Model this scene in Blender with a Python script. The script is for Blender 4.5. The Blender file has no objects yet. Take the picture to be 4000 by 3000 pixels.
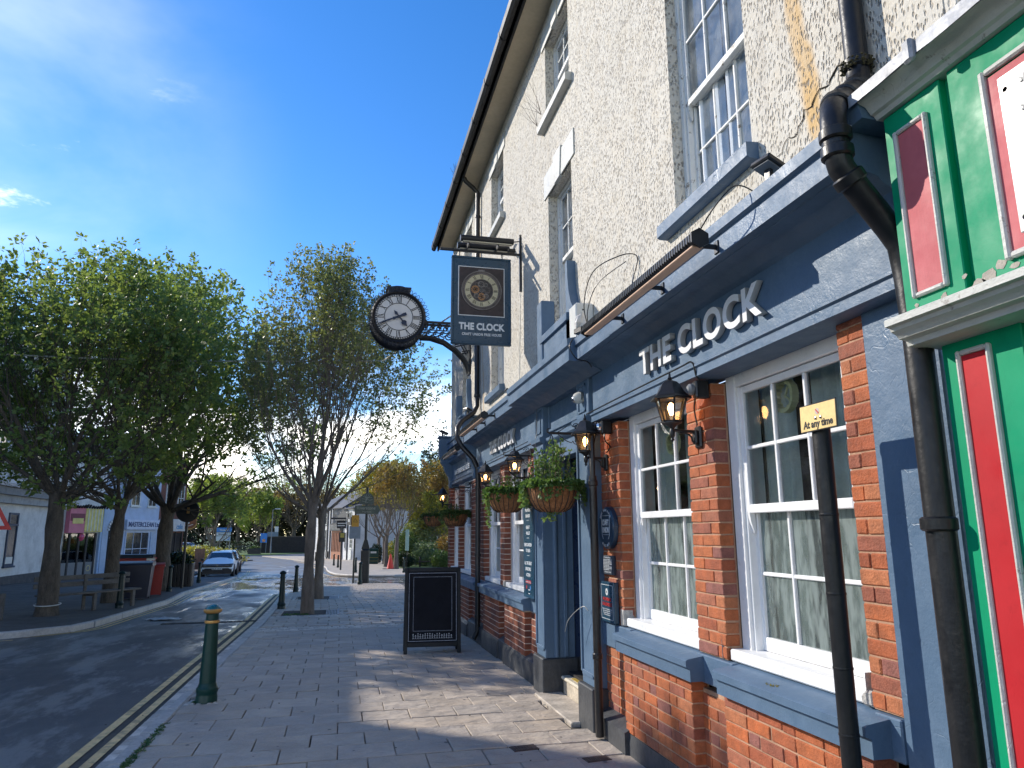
import bpy, bmesh, math, random
from mathutils import Vector, Matrix, Euler
from math import sin, cos, pi, radians, atan2, sqrt
RND = random.Random(7)
S = bpy.context.scene
COL = S.collection
# ---------------------------------------------------------------- camera
cam_data = bpy.data.cameras.new('camera'); cam = bpy.data.objects.new('camera', cam_data); COL.objects.link(cam); S.camera = cam
cam_data.sensor_width = 36; cam_data.lens = 25.335; cam_data.clip_start = .05; cam_data.clip_end = 2000
RM = Matrix(((0.97388079, -0.04057268, -0.22340562), (-0.22699675, -0.19718225, -0.95372514), (-0.00535643, 0.97952694, -0.20124187)))
cam.matrix_world = Matrix.Translation((0, 0, 1.6)) @ RM.to_4x4()
# ---------------------------------------------------------------- light
SUN = Vector((-1, .88, .745)).normalized()
EXPOSURE = 1.32
sd = bpy.data.lights.new('sun', 'SUN'); sd.energy = 2.15; sd.angle = radians(.5); sd.color = (1, .93, .82)
sun = bpy.data.objects.new('sun', sd); COL.objects.link(sun); sun.rotation_euler = SUN.to_track_quat('Z', 'Y').to_euler(); sun.location = (-20, 20, 30)
W = bpy.data.worlds.new('World'); S.world = W; W.use_nodes = True
nt = W.node_tree; N = nt.nodes; L = nt.links; N.clear()
wo = N.new('ShaderNodeOutputWorld'); bg = N.new('ShaderNodeBackground'); bg.inputs[1].default_value = .15
sky = N.new('ShaderNodeTexSky'); sky.sky_type = 'NISHITA'; sky.sun_disc = False
sky.sun_elevation = math.asin(SUN.z); sky.sun_rotation = atan2(SUN.x, SUN.y); sky.air_density = 1.0; sky.dust_density = .12; sky.ozone_density = 1.6; sky.altitude = 800
hs = N.new('ShaderNodeHueSaturation'); hs.inputs['Hue'].default_value = .508; hs.inputs['Saturation'].default_value = 1.36; hs.inputs['Value'].default_value = .66
L.new(sky.outputs[0], hs.inputs['Color'])
tc = N.new('ShaderNodeTexCoord')
def wmath(op, a, b=None, c=None, clamp=False):
    m = N.new('ShaderNodeMath'); m.operation = op; m.use_clamp = clamp
    for i, x in enumerate((a, b, c)):
        if x is None: continue
        if isinstance(x, (int, float)): m.inputs[i].default_value = x
        else: L.new(x, m.inputs[i])
    return m.outputs[0]
sx = N.new('ShaderNodeSeparateXYZ'); L.new(tc.outputs['Generated'], sx.inputs[0])
def wnoise(scale, detail, stretch, rough=.6, dist=0):
    mp = N.new('ShaderNodeMapping'); mp.inputs['Scale'].default_value = stretch; L.new(tc.outputs['Generated'], mp.inputs[0])
    n = N.new('ShaderNodeTexNoise'); n.inputs['Scale'].default_value = scale; n.inputs['Detail'].default_value = detail; n.inputs['Roughness'].default_value = rough; n.inputs['Distortion'].default_value = dist
    L.new(mp.outputs[0], n.inputs[0]); return n.outputs[0]
def wramp(x, a, b):
    m = N.new('ShaderNodeMapRange'); m.clamp = True; m.interpolation_type = 'SMOOTHSTEP'
    m.inputs[1].default_value = a; m.inputs[2].default_value = b; L.new(x, m.inputs[0]); return m.outputs[0]
low = wmath('SUBTRACT', 1, wramp(sx.outputs[2], .10, .25))
cum = wmath('MULTIPLY', wramp(wnoise(4, 7, (1, 1, 2.6)), .43, .60), low)          # cumulus low over the rooftops
wisp = wmath('MULTIPLY', wramp(wnoise(1.5, 6, (1, 1, 2.2), .55, .4), .40, .78), wramp(wmath('MULTIPLY', sx.outputs[0], -1), .05, .5))
puff = wmath('MULTIPLY', wramp(wnoise(7, 8, (1, 1, 3), .65), .62, .75), wmath('MULTIPLY', wramp(wmath('MULTIPLY', sx.outputs[0], -1), .15, .5), wramp(sx.outputs[2], .25, .4)))
cl = wmath('ADD', wmath('ADD', cum, wmath('MULTIPLY', wisp, .20)), wmath('MULTIPLY', puff, .4), clamp=True)
mix = N.new('ShaderNodeMix'); mix.data_type = 'RGBA'; L.new(cl, mix.inputs[0]); L.new(hs.outputs[0], mix.inputs[6]); mix.inputs[7].default_value = (10, 9.4, 8.6, 1)
L.new(mix.outputs[2], bg.inputs[0]); L.new(bg.outputs[0], wo.inputs[0])
S.render.engine = 'CYCLES'
S.view_settings.view_transform = 'Standard'; S.view_settings.look = 'None'; S.view_settings.gamma = 1; S.view_settings.exposure = EXPOSURE
S.view_settings.use_curve_mapping = False
# ---------------------------------------------------------------- helpers
GP = [(-400, 0), (6, 0), (11, -.065), (19.6, -.24), (27, -.42), (45, -.80), (79, -1.3), (130, -1.6), (900, -1.6)]
def Z(y):
    for (a, za), (b, zb) in zip(GP, GP[1:]):
        if y <= b: return za + (zb - za) * (y - a) / (b - a)
    return GP[-1][1]
def tag(o, label=None, cat=None, group=None, kind=None):
    if label: o['label'] = label
    if cat: o['category'] = cat
    if group: o['group'] = group
    if kind: o['kind'] = kind
    return o
def empty(name, loc=(0, 0, 0), rz=0, label=None, cat=None, group=None, parent=None):
    o = bpy.data.objects.new(name, None); COL.objects.link(o); o.location = loc; o.rotation_euler = (0, 0, rz); o.empty_display_size = .1
    if parent: o.parent = parent
    return tag(o, label, cat, group)
class MB:
    def __init__(s): s.v = []; s.f = []; s.m = []; s.c = []
    def add(s, vs, fs, mi=0, c=0.0):
        n = len(s.v); s.v += [tuple(v) for v in vs]; s.f += [tuple(n + i for i in f) for f in fs]; s.m += [mi] * len(fs); s.c += [c] * len(fs)
        return s
    def box(s, x0, x1, y0, y1, z0, z1, b=0, mi=0, c=0.0, M=None):
        if x0 > x1: x0, x1 = x1, x0
        if y0 > y1: y0, y1 = y1, y0
        if z0 > z1: z0, z1 = z1, z0
        if b <= 0:
            vs = [(x, y, z) for x in (x0, x1) for y in (y0, y1) for z in (z0, z1)]
            fs = [(0, 1, 3, 2), (4, 6, 7, 5), (0, 4, 5, 1), (2, 3, 7, 6), (0, 2, 6, 4), (1, 5, 7, 3)]
        else:
            b = min(b, (x1 - x0) * .45, (y1 - y0) * .45, (z1 - z0) * .45)
            vs = []; ix = {}
            for i, (X, sx_) in enumerate(((x0, 1), (x1, -1))):
                for j, (Y, sy_) in enumerate(((y0, 1), (y1, -1))):
                    for k, (Z_, sz_) in enumerate(((z0, 1), (z1, -1))):
                        for a in range(3):
                            ix[i, j, k, a] = len(vs)
                            vs.append((X + (0 if a == 0 else b * sx_), Y + (0 if a == 1 else b * sy_), Z_ + (0 if a == 2 else b * sz_)))
            fs = []
            q = [(0, 0), (1, 0), (1, 1), (0, 1)]
            for t in (0, 1):
                fs.append([ix[t, j, k, 0] for j, k in (q if t else q[::-1])])
                fs.append([ix[i, t, k, 1] for i, k in (q[::-1] if t else q)])
                fs.append([ix[i, j, t, 2] for i, j in (q if t else q[::-1])])
            for j in (0, 1):
                for k in (0, 1): fs.append([ix[0, j, k, 1], ix[1, j, k, 1], ix[1, j, k, 2], ix[0, j, k, 2]][::(1 if j ^ k else -1)])
            for i in (0, 1):
                for k in (0, 1): fs.append([ix[i, 0, k, 0], ix[i, 1, k, 0], ix[i, 1, k, 2], ix[i, 0, k, 2]][::(-1 if i ^ k else 1)])
            for i in (0, 1):
                for j in (0, 1): fs.append([ix[i, j, 0, 0], ix[i, j, 1, 0], ix[i, j, 1, 1], ix[i, j, 0, 1]][::(1 if i ^ j else -1)])
            for i in (0, 1):
                for j in (0, 1):
                    for k in (0, 1): fs.append([ix[i, j, k, 0], ix[i, j, k, 1], ix[i, j, k, 2]][::(1 if (i + j + k) % 2 else -1)])
        if M: vs = [M @ Vector(v) for v in vs]
        return s.add(vs, fs, mi, c)
    def quad(s, *p, mi=0, c=0.0): return s.add(p, [tuple(range(len(p)))], mi, c)
    def prism(s, poly, ax, a, b, mi=0):
        """extrude a 2-D polygon along an axis: ax 'y' takes (x,z) points, 'x' takes (y,z), 'z' takes (x,y)"""
        f = {'y': lambda p, t: (p[0], t, p[1]), 'x': lambda p, t: (t, p[0], p[1]), 'z': lambda p, t: (p[0], p[1], t)}[ax]
        n = len(poly); vs = [f(p, a) for p in poly] + [f(p, b) for p in poly]
        fs = [(i, (i + 1) % n, n + (i + 1) % n, n + i) for i in range(n)] + [tuple(range(n))[::-1], tuple(range(n, 2 * n))]
        return s.add(vs, fs, mi)
    def tube(s, pts, r, n=8, cap=True, mi=0, c=0.0, closed=False):
        pts = [Vector(p) for p in pts]; m = len(pts)
        rs = r if isinstance(r, (list, tuple)) else [r] * m
        vs = []; u = None
        for i, p in enumerate(pts):
            if closed: d = pts[(i + 1) % m] - pts[i - 1]
            else: d = (pts[min(i + 1, m - 1)] - pts[max(i - 1, 0)])
            d = d.normalized() if d.length > 1e-9 else Vector((0, 0, 1))
            if u is None: u = d.orthogonal().normalized()
            else:
                u = (u - d * u.dot(d)); u = u.normalized() if u.length > 1e-6 else d.orthogonal().normalized()
            w = d.cross(u)
            for k in range(n):
                a = 2 * pi * k / n; vs.append(p + (u * cos(a) + w * sin(a)) * rs[i])
        fs = [(i * n + k, i * n + (k + 1) % n, (i + 1) * n + (k + 1) % n, (i + 1) * n + k) for i in range(m - 1) for k in range(n)]
        if closed: fs += [((m - 1) * n + k, (m - 1) * n + (k + 1) % n, (k + 1) % n, k) for k in range(n)]
        elif cap: fs += [tuple(range(n))[::-1], tuple((m - 1) * n + k for k in range(n))]
        return s.add(vs, fs, mi, c)
    def lathe(s, prof, c=(0, 0, 0), n=20, axis='z', mi=0, a0=0, flat=1, phase=0):
        vs = []; c = Vector(c)
        for r, h in prof:
            for k in range(n):
                a = a0 + 2 * pi * (k + phase) / n
                p = {'z': (r * cos(a), r * sin(a) * flat, h), 'y': (r * cos(a), h, r * sin(a)), 'x': (h, r * cos(a), r * sin(a))}[axis]
                vs.append(c + Vector(p))
        m = len(prof)
        fs = [(i * n + k, i * n + (k + 1) % n, (i + 1) * n + (k + 1) % n, (i + 1) * n + k) for i in range(m - 1) for k in range(n)]
        if prof[0] == prof[-1]: return s.add(vs, fs, mi)
        if prof[0][0] > 1e-5: fs.append(tuple(range(n))[::-1])
        if prof[-1][0] > 1e-5: fs.append(tuple((m - 1) * n + k for k in range(n)))
        return s.add(vs, fs, mi)
    def ob(s, name, mat, parent=None, smooth=True, kind=None, ang=35, label=None, cat=None, group=None, attr=False):
        me = bpy.data.meshes.new(name); me.from_pydata(s.v, [], s.f)
        for m in (mat if isinstance(mat, (list, tuple)) else [mat]): me.materials.append(m)
        if any(s.m): me.polygons.foreach_set('material_index', s.m)
        if attr:
            a = me.attributes.new('rnd', 'FLOAT', 'FACE'); a.data.foreach_set('value', s.c)
        bm = None
        if smooth and len(s.f) < 60000:
            me.polygons.foreach_set('use_smooth', [True] * len(me.polygons))
            me.update(); me.set_sharp_from_angle(angle=radians(ang))
        me.update()
        o = bpy.data.objects.new(name, me); COL.objects.link(o)
        if parent: o.parent = parent
        return tag(o, label, cat, group, kind)
def fixn(o):
    bm = bmesh.new(); bm.from_mesh(o.data); bmesh.ops.recalc_face_normals(bm, faces=bm.faces); bm.to_mesh(o.data); bm.free(); return o
def inst(o, parent=None, loc=None, rot=None, scale=None, label=None, group=None):
    """copy of a thing with all it is made of; the copies share their mesh data"""
    c = o.copy(); COL.objects.link(c)
    if parent: c.parent = parent
    if loc is not None: c.location = loc
    if rot is not None: c.rotation_euler = rot
    if scale is not None: c.scale = scale if not isinstance(scale, (int, float)) else (scale,) * 3
    if label: c['label'] = label
    if group: c['group'] = group
    for ch in list(o.children): inst(ch, c)
    return c
# ---------------------------------------------------------------- materials
def M(name, col, rough=.6, var=.12, vs=6, bump=0, bs=40, metal=0, spec=.5, rnd=None, dirt=0, dirtcol=(.05, .045, .04), ds=2, coat=0, trans=0, emis=None, es=0, attr=False, bdist=.01, obj=False, bdet=3, stretch=None):
    m = bpy.data.materials.new(name); m.use_nodes = True; t = m.node_tree; n = t.nodes; l = t.links
    b = n['Principled BSDF']; b.inputs['Roughness'].default_value = rough; b.inputs['Metallic'].default_value = metal; b.inputs['Specular IOR Level'].default_value = spec
    if coat: b.inputs['Coat Weight'].default_value = coat; b.inputs['Coat Roughness'].default_value = .08
    g = n.new('ShaderNodeNewGeometry'); pos = g.outputs['Position']
    if obj: tcn = n.new('ShaderNodeTexCoord'); pos = tcn.outputs['Object']
    if stretch:
        mp = n.new('ShaderNodeMapping'); mp.inputs['Scale'].default_value = stretch; l.new(pos, mp.inputs[0]); pos = mp.outputs[0]
    def noise(sc, det=4, ro=.6):
        x = n.new('ShaderNodeTexNoise'); x.inputs['Scale'].default_value = sc; x.inputs['Detail'].default_value = det; x.inputs['Roughness'].default_value = ro; l.new(pos, x.inputs[0]); return x.outputs[0]
    def mr(x, a, b_, c, d):
        q = n.new('ShaderNodeMapRange'); q.inputs[1].default_value = a; q.inputs[2].default_value = b_; q.inputs[3].default_value = c; q.inputs[4].default_value = d; l.new(x, q.inputs[0]); return q.outputs[0]
    def mul(a, bb):
        q = n.new('ShaderNodeMath'); q.operation = 'MULTIPLY'; l.new(a, q.inputs[0])
        if isinstance(bb, float): q.inputs[1].default_value = bb
        else: l.new(bb, q.inputs[1])
        return q.outputs[0]
    c_out = None
    if rnd:
        cr = n.new('ShaderNodeValToRGB'); cr.color_ramp.interpolation = 'CONSTANT' if len(rnd) > 3 else 'LINEAR'
        e = cr.color_ramp.elements
        while len(e) < len(rnd): e.new(.5)
        for i, cc in enumerate(rnd): e[i].position = i / (len(rnd) if len(rnd) > 3 else len(rnd) - 1); e[i].color = (*cc, 1)
        if attr: a = n.new('ShaderNodeAttribute'); a.attribute_name = 'rnd'; l.new(a.outputs['Fac'], cr.inputs[0])
        else: a = n.new('ShaderNodeObjectInfo'); l.new(a.outputs['Random'], cr.inputs[0])
        c_out = cr.outputs[0]
    val = mr(noise(vs), .3, .7, 1 - var, 1 + var)
    val = mul(val, mr(noise(vs * 9, 3), .3, .7, 1 - var * .6, 1 + var * .6))
    vm = n.new('ShaderNodeVectorMath'); vm.operation = 'SCALE'
    if c_out is not None: l.new(c_out, vm.inputs[0])
    else: vm.inputs[0].default_value = col
    l.new(val, vm.inputs['Scale']); out = vm.outputs[0]
    if dirt:
        mx = n.new('ShaderNodeMix'); mx.data_type = 'RGBA'; l.new(mr(noise(ds, 8, .7), .5, .72, 0, dirt), mx.inputs[0]); l.new(out, mx.inputs[6]); mx.inputs[7].default_value = (*dirtcol, 1); out = mx.outputs[2]
    l.new(out, b.inputs['Base Color'])
    rr = mr(noise(vs * 2.3), .3, .7, max(0.03, rough - .09), min(1, rough + .09)); l.new(rr, b.inputs['Roughness'])
    if bump:
        bp = n.new('ShaderNodeBump'); bp.inputs['Strength'].default_value = bump; bp.inputs['Distance'].default_value = bdist; l.new(noise(bs, bdet, .6), bp.inputs['Height']); l.new(bp.outputs[0], b.inputs['Normal'])
    if emis: b.inputs['Emission Color'].default_value = (*emis, 1); b.inputs['Emission Strength'].default_value = es
    m['n'] = 1
    return m
def node_kit(m):
    t = m.node_tree; n = t.nodes; l = t.links
    def nz(vec, sc, det=4, ro=.6, st=None):
        if st: mp = n.new('ShaderNodeMapping'); mp.inputs['Scale'].default_value = st; l.new(vec, mp.inputs[0]); vec = mp.outputs[0]
        x = n.new('ShaderNodeTexNoise'); x.inputs['Scale'].default_value = sc; x.inputs['Detail'].default_value = det; x.inputs['Roughness'].default_value = ro; l.new(vec, x.inputs[0]); return x.outputs[0]
    def mr(x, a, b_, c=0., d=1., smooth=False):
        q = n.new('ShaderNodeMapRange')
        if smooth: q.interpolation_type = 'SMOOTHSTEP'
        q.inputs[1].default_value = a; q.inputs[2].default_value = b_; q.inputs[3].default_value = c; q.inputs[4].default_value = d; l.new(x, q.inputs[0]); return q.outputs[0]
    def ma(op, a, b_=None, cl_=False):
        q = n.new('ShaderNodeMath'); q.operation = op; q.use_clamp = cl_
        for i, x in enumerate((a, b_)):
            if x is None: continue
            if isinstance(x, (int, float)): q.inputs[i].default_value = x
            else: l.new(x, q.inputs[i])
        return q.outputs[0]
    def mx(f, a, b_):
        q = n.new('ShaderNodeMix'); q.data_type = 'RGBA'
        for s_, x in ((0, f), (6, a), (7, b_)):
            if isinstance(x, (tuple, list)): q.inputs[s_].default_value = (*x, 1)
            elif isinstance(x, (int, float)): q.inputs[s_].default_value = x
            else: l.new(x, q.inputs[s_])
        return q.outputs[2]
    return t, n, l, nz, mr, ma, mx
def newm(name):
    m = bpy.data.materials.new(name); m.use_nodes = True; return m
def mat_roughcast(name, base, pits, streaks=True):
    m = newm(name); t, n, l, nz, mr, ma, mx = node_kit(m); b = n['Principled BSDF']; b.inputs['Roughness'].default_value = .85; b.inputs['Specular IOR Level'].default_value = .25
    g = n.new('ShaderNodeNewGeometry'); P = g.outputs['Position']
    wob = n.new('ShaderNodeTexNoise'); wob.inputs['Scale'].default_value = 9; wob.inputs['Detail'].default_value = 2; l.new(P, wob.inputs[0])
    vadd = n.new('ShaderNodeVectorMath'); vadd.operation = 'MULTIPLY_ADD'; l.new(wob.outputs[1], vadd.inputs[0]); vadd.inputs[1].default_value = (.018, .018, .018); l.new(P, vadd.inputs[2])
    mp = n.new('ShaderNodeMapping'); mp.inputs['Scale'].default_value = (1, 1.35, .62); mp.inputs['Rotation'].default_value = (.35, 0, 0); l.new(vadd.outputs[0], mp.inputs[0])
    v = n.new('ShaderNodeTexVoronoi'); v.inputs['Scale'].default_value = 32; l.new(mp.outputs[0], v.inputs[0])
    v2 = n.new('ShaderNodeTexVoronoi'); v2.inputs['Scale'].default_value = 50; l.new(mp.outputs[0], v2.inputs[0])
    # rounded pits of uneven depth and size
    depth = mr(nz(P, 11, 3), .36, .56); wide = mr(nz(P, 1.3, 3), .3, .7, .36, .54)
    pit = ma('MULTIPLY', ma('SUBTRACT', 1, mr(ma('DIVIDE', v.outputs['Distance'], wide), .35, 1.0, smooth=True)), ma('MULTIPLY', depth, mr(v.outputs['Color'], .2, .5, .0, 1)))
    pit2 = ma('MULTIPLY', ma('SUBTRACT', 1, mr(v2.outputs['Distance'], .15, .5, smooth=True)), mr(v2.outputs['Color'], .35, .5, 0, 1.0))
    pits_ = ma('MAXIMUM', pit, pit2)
    col = mx(mr(nz(P, 1.1, 5, .65), .35, .7), base, tuple(c * .86 for c in base))
    col = mx(mr(nz(P, 7, 4, .7), .45, .75, 0, .5), col, tuple(c * k for c, k in zip(base, (.92, .84, .72))))
    if streaks:
        # rain dirt that runs down below sills and along the wall, and one ochre run beside the near window
        col = mx(mr(nz(P, 2.2, 5, .6, (1, 3.2, .25)), .56, .74, 0, .35), col, tuple(c * k for c, k in zip(base, (.62, .56, .5))))
        sp = n.new('ShaderNodeSeparateXYZ'); l.new(P, sp.inputs[0])
        yy = ma('ADD', sp.outputs[1], ma('MULTIPLY', ma('SUBTRACT', nz(P, 2.2, 4), .5), .16)); yy = ma('ADD', yy, ma('MULTIPLY', ma('SUBTRACT', sp.outputs[2], 4.2), -.13))
        run = ma('MULTIPLY', ma('SUBTRACT', 1, mr(ma('ABSOLUTE', ma('SUBTRACT', yy, 2.93)), .03, .09, smooth=True)), ma('MULTIPLY', mr(sp.outputs[2], 3.35, 3.6), mr(nz(P, 6, 4, .7, (1, 1, .3)), .3, .6, .45, 1)))
        col = mx(ma('MULTIPLY', run, .75), col, (.62, .36, .09))
        run2 = ma('MULTIPLY', ma('SUBTRACT', 1, mr(ma('ABSOLUTE', ma('SUBTRACT', yy, 11.75)), .02, .05, smooth=True)), .6)
        col = mx(run2, col, (.5, .3, .1))
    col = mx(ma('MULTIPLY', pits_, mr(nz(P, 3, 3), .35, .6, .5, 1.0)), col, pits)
    l.new(col, b.inputs['Base Color'])
    h = ma('ADD', ma('MULTIPLY', ma('SUBTRACT', 1, pits_), 1.0), ma('MULTIPLY', nz(P, 45, 4, .7), .5)); h = ma('ADD', h, ma('MULTIPLY', nz(P, 5, 3), 1.1))
    bp = n.new('ShaderNodeBump'); bp.inputs['Strength'].default_value = .9; bp.inputs['Distance'].default_value = .013; l.new(h, bp.inputs['Height']); l.new(bp.outputs[0], b.inputs['Normal'])
    return m
def mat_paint(name, col, rough=.38, wear=.0, wearcol=(.3, .28, .25), lump=.5, grain=None, chalk=0., spec=.35):
    """old gloss paint over plaster or timber: lumps, ridges and hairline cracks, dirt, chips"""
    m = newm(name); t, n, l, nz, mr, ma, mx = node_kit(m); b = n['Principled BSDF']; b.inputs['Specular IOR Level'].default_value = spec
    g = n.new('ShaderNodeNewGeometry'); P = g.outputs['Position']
    c = mx(mr(nz(P, 2.5, 5, .65), .35, .7), tuple(x * .93 for x in col), tuple(min(1, x * 1.1) for x in col))
    c = mx(mr(nz(P, 14, 5, .7), .55, .75, 0, .30), c, tuple(x * .55 for x in col))
    if chalk: c = mx(mr(nz(P, 5, 6, .75), .5, .75, 0, chalk), c, tuple(min(1, x * 1.3 + .12) for x in col))
    if wear:
        w = mr(nz(P, 11, 8, .78), .70 - wear * .2, .72 - wear * .2); c = mx(w, c, wearcol)
    l.new(c, b.inputs['Base Color'])
    l.new(mr(nz(P, 6, 4), .3, .7, max(.05, rough - .12), rough + .15), b.inputs['Roughness'])
    h = ma('ADD', ma('MULTIPLY', nz(P, 16, 6, .62), .8), ma('MULTIPLY', nz(P, 85, 3, .6), .22))
    if grain: h = ma('ADD', h, ma('MULTIPLY', nz(P, 40, 4, .7, grain), .6))
    cr = n.new('ShaderNodeTexVoronoi'); cr.feature = 'DISTANCE_TO_EDGE'; cr.inputs['Scale'].default_value = 5
    wv = n.new('ShaderNodeTexNoise'); wv.inputs['Scale'].default_value = 7; l.new(P, wv.inputs[0]); va = n.new('ShaderNodeVectorMath'); va.operation = 'MULTIPLY_ADD'; l.new(wv.outputs[1], va.inputs[0]); va.inputs[1].default_value = (.3, .3, .3); l.new(P, va.inputs[2]); l.new(va.outputs[0], cr.inputs[0])
    crk = ma('MULTIPLY', ma('SUBTRACT', 1, mr(cr.outputs['Distance'], 0, .025)), mr(nz(P, 1.7, 3), .52, .66))
    h = ma('SUBTRACT', h, ma('MULTIPLY', crk, .3))
    bp = n.new('ShaderNodeBump'); bp.inputs['Strength'].default_value = lump; bp.inputs['Distance'].default_value = .008; l.new(h, bp.inputs['Height']); l.new(bp.outputs[0], b.inputs['Normal'])
    return m
def mat_glass(name, tint=(.9, .95, .95), ripple=0, refl=1.0, rscale=30, smear=.0):
    m = newm(name); t, n, l, nz, mr, ma, mx = node_kit(m); out = n['Material Output']; n.remove(n['Principled BSDF'])
    g = n.new('ShaderNodeNewGeometry'); P = g.outputs['Position']
    tr = n.new('ShaderNodeBsdfTransparent'); tr.inputs[0].default_value = (*tint, 1)
    gl = n.new('ShaderNodeBsdfGlossy'); gl.inputs['Roughness'].default_value = .02 if not ripple else .08
    fr = n.new('ShaderNodeFresnel'); fr.inputs['IOR'].default_value = 1.6
    bp = n.new('ShaderNodeBump'); bp.inputs['Strength'].default_value = .12 + ripple; bp.inputs['Distance'].default_value = .01
    l.new(nz(P, rscale if ripple else 3, 2, .5, (1, 1.5, .45) if ripple else None), bp.inputs['Height']); l.new(bp.outputs[0], gl.inputs['Normal']); l.new(bp.outputs[0], fr.inputs['Normal'])
    a = n.new('ShaderNodeMixShader'); l.new(ma('MULTIPLY', fr.outputs[0], refl, True), a.inputs[0]); l.new(tr.outputs[0], a.inputs[1]); l.new(gl.outputs[0], a.inputs[2])
    last = a.outputs[0]
    if ripple:                                                     # obscured glass: scatters part of what is behind it
        d = n.new('ShaderNodeBsdfTranslucent'); d.inputs[0].default_value = (.65, .72, .7, 1); l.new(bp.outputs[0], d.inputs[1])
        df = n.new('ShaderNodeBsdfDiffuse'); df.inputs[0].default_value = (.42, .49, .47, 1); l.new(bp.outputs[0], df.inputs['Normal'])
        q0 = n.new('ShaderNodeMixShader'); q0.inputs[0].default_value = .55; l.new(d.outputs[0], q0.inputs[1]); l.new(df.outputs[0], q0.inputs[2])
        q = n.new('ShaderNodeMixShader'); l.new(mr(nz(P, rscale * .8, 3, .6, (1, 1.6, .4)), .40, .62, .25, .78), q.inputs[0]); l.new(last, q.inputs[1]); l.new(q0.outputs[0], q.inputs[2]); last = q.outputs[0]
    elif smear:
        df = n.new('ShaderNodeBsdfDiffuse'); df.inputs[0].default_value = (.5, .52, .52, 1)
        q = n.new('ShaderNodeMixShader'); l.new(mr(nz(P, 5, 5, .7), .4, .75, 0, smear), q.inputs[0]); l.new(last, q.inputs[1]); l.new(df.outputs[0], q.inputs[2]); last = q.outputs[0]
    l.new(last, out.inputs[0]); return m
def mat_leaf(name, c1, c2, trans=.35, scale=2.5, rough=.45):
    m = newm(name); t, n, l, nz, mr, ma, mx = node_kit(m); out = n['Material Output']; b = n['Principled BSDF']; b.inputs['Roughness'].default_value = rough; b.inputs['Specular IOR Level'].default_value = .35
    g = n.new('ShaderNodeNewGeometry'); P = g.outputs['Position']
    c = mx(mr(nz(P, scale, 3), .35, .65), c1, c2); c = mx(mr(nz(P, scale * 14, 2), .4, .6, 0, .6), c, tuple(x * .6 for x in c1))
    l.new(c, b.inputs['Base Color']); tl = n.new('ShaderNodeBsdfTranslucent')
    k = n.new('ShaderNodeVectorMath'); k.operation = 'MULTIPLY'; l.new(c, k.inputs[0]); k.inputs[1].default_value = (1.5, 1.5, .8); l.new(k.outputs[0], tl.inputs[0])
    s_ = n.new('ShaderNodeMixShader'); s_.inputs[0].default_value = trans; l.new(b.outputs[0], s_.inputs[1]); l.new(tl.outputs[0], s_.inputs[2]); l.new(s_.outputs[0], out.inputs[0]); return m
BLUE = (.092, .152, .232)
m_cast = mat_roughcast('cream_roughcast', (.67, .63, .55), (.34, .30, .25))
m_cast2 = mat_roughcast('white_roughcast', (.64, .62, .56), (.24, .22, .19), False)
m_blue = mat_paint('slate_blue_masonry_paint', BLUE, .45, 0, lump=.6, chalk=.12)
m_bluew = mat_paint('slate_blue_gloss_paint', (.075, .135, .215), .3, 0, lump=.3)
m_navy = M('navy_sign_paint', (.012, .035, .068), .35, .08, 3, .05, 80)
m_navy2 = M('teal_navy_board', (.016, .055, .095), .3, .06, 3, .04, 80)
m_white = mat_paint('white_joinery_paint', (.80, .80, .79), .35, .0, lump=.25)
m_whiteold = mat_paint('flaking_white_paint', (.68, .68, .65), .5, .55, (.22, .19, .15), lump=.5, grain=(1, 1, .15))
m_letter = M('white_acrylic_letters', (.80, .80, .80), .35, .03, 3)
m_letside = M('letter_returns', (.42, .42, .42), .45, .05, 3)
m_green = mat_paint('gloss_green_paint', (.0, .27, .125), .5, .0, spec=.18, lump=.05, grain=(1, 3, .12))
m_red = mat_paint('gloss_red_paint', (.45, .018, .024), .5, .0, spec=.2, lump=.07, grain=(1, 3, .12))
m_pink = mat_paint('sun_faded_red_paint', (.50, .12, .13), .55, .0, spec=.2, lump=.2, grain=(1, 3, .12), chalk=.2)
m_wtrim = mat_paint('weathered_white_trim', (.50, .50, .46), .5, .45, (.3, .28, .25), lump=.6, grain=(1, .3, 1))
m_lead = M('lead_flashing', (.30, .31, .33), .55, .25, 5, .5, 9, metal=.2, bdist=.02)
m_black = M('black_painted_metal', (.012, .0125, .014), .4, .25, 8, .12, 60)
m_pipe = M('black_cast_pipe_paint', (.010, .0105, .012), .4, .2, 5, .2, 26, spec=.4)
m_bpipe = M('brown_black_pipe_paint', (.02, .017, .016), .38, .3, 6, .25, 30)
m_plinth = M('dark_grey_plinth_paint', (.052, .056, .062), .5, .25, 3, .4, 30, dirt=.5, dirtcol=(.11, .105, .095), ds=3)
m_gutter = M('black_plastic_gutter', (.010, .010, .011), .5, .15, 5, spec=.25)
m_soffit = M('cream_soffit_paint', (.50, .42, .29), .6, .1, 2, .1, 20)
m_roof = M('roof_slates', (.055, .052, .052), .6, .3, 4, .3, 20)
BR = [tuple(a * b for a, b in zip(c_, (.86, .92, 1.1))) for c_ in [(.46, .120, .034), (.50, .135, .038), (.42, .105, .032), (.38, .092, .032), (.47, .150, .052), (.33, .095, .045), (.52, .128, .032), (.40, .125, .055), (.29, .10, .065), (.44, .108, .030)]]
m_brick = M('orange_red_brick', (.4, .12, .04), .82, .24, 16, .9, 85, rnd=BR, bdist=.006, dirt=.35, dirtcol=(.20, .085, .05), ds=9)
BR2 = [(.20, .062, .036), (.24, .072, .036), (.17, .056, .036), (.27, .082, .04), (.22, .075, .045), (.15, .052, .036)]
m_brick2 = M('brown_red_brick', (.2, .07, .04), .8, .2, 14, .6, 80, rnd=BR2, attr=True, bdist=.005)
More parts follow.
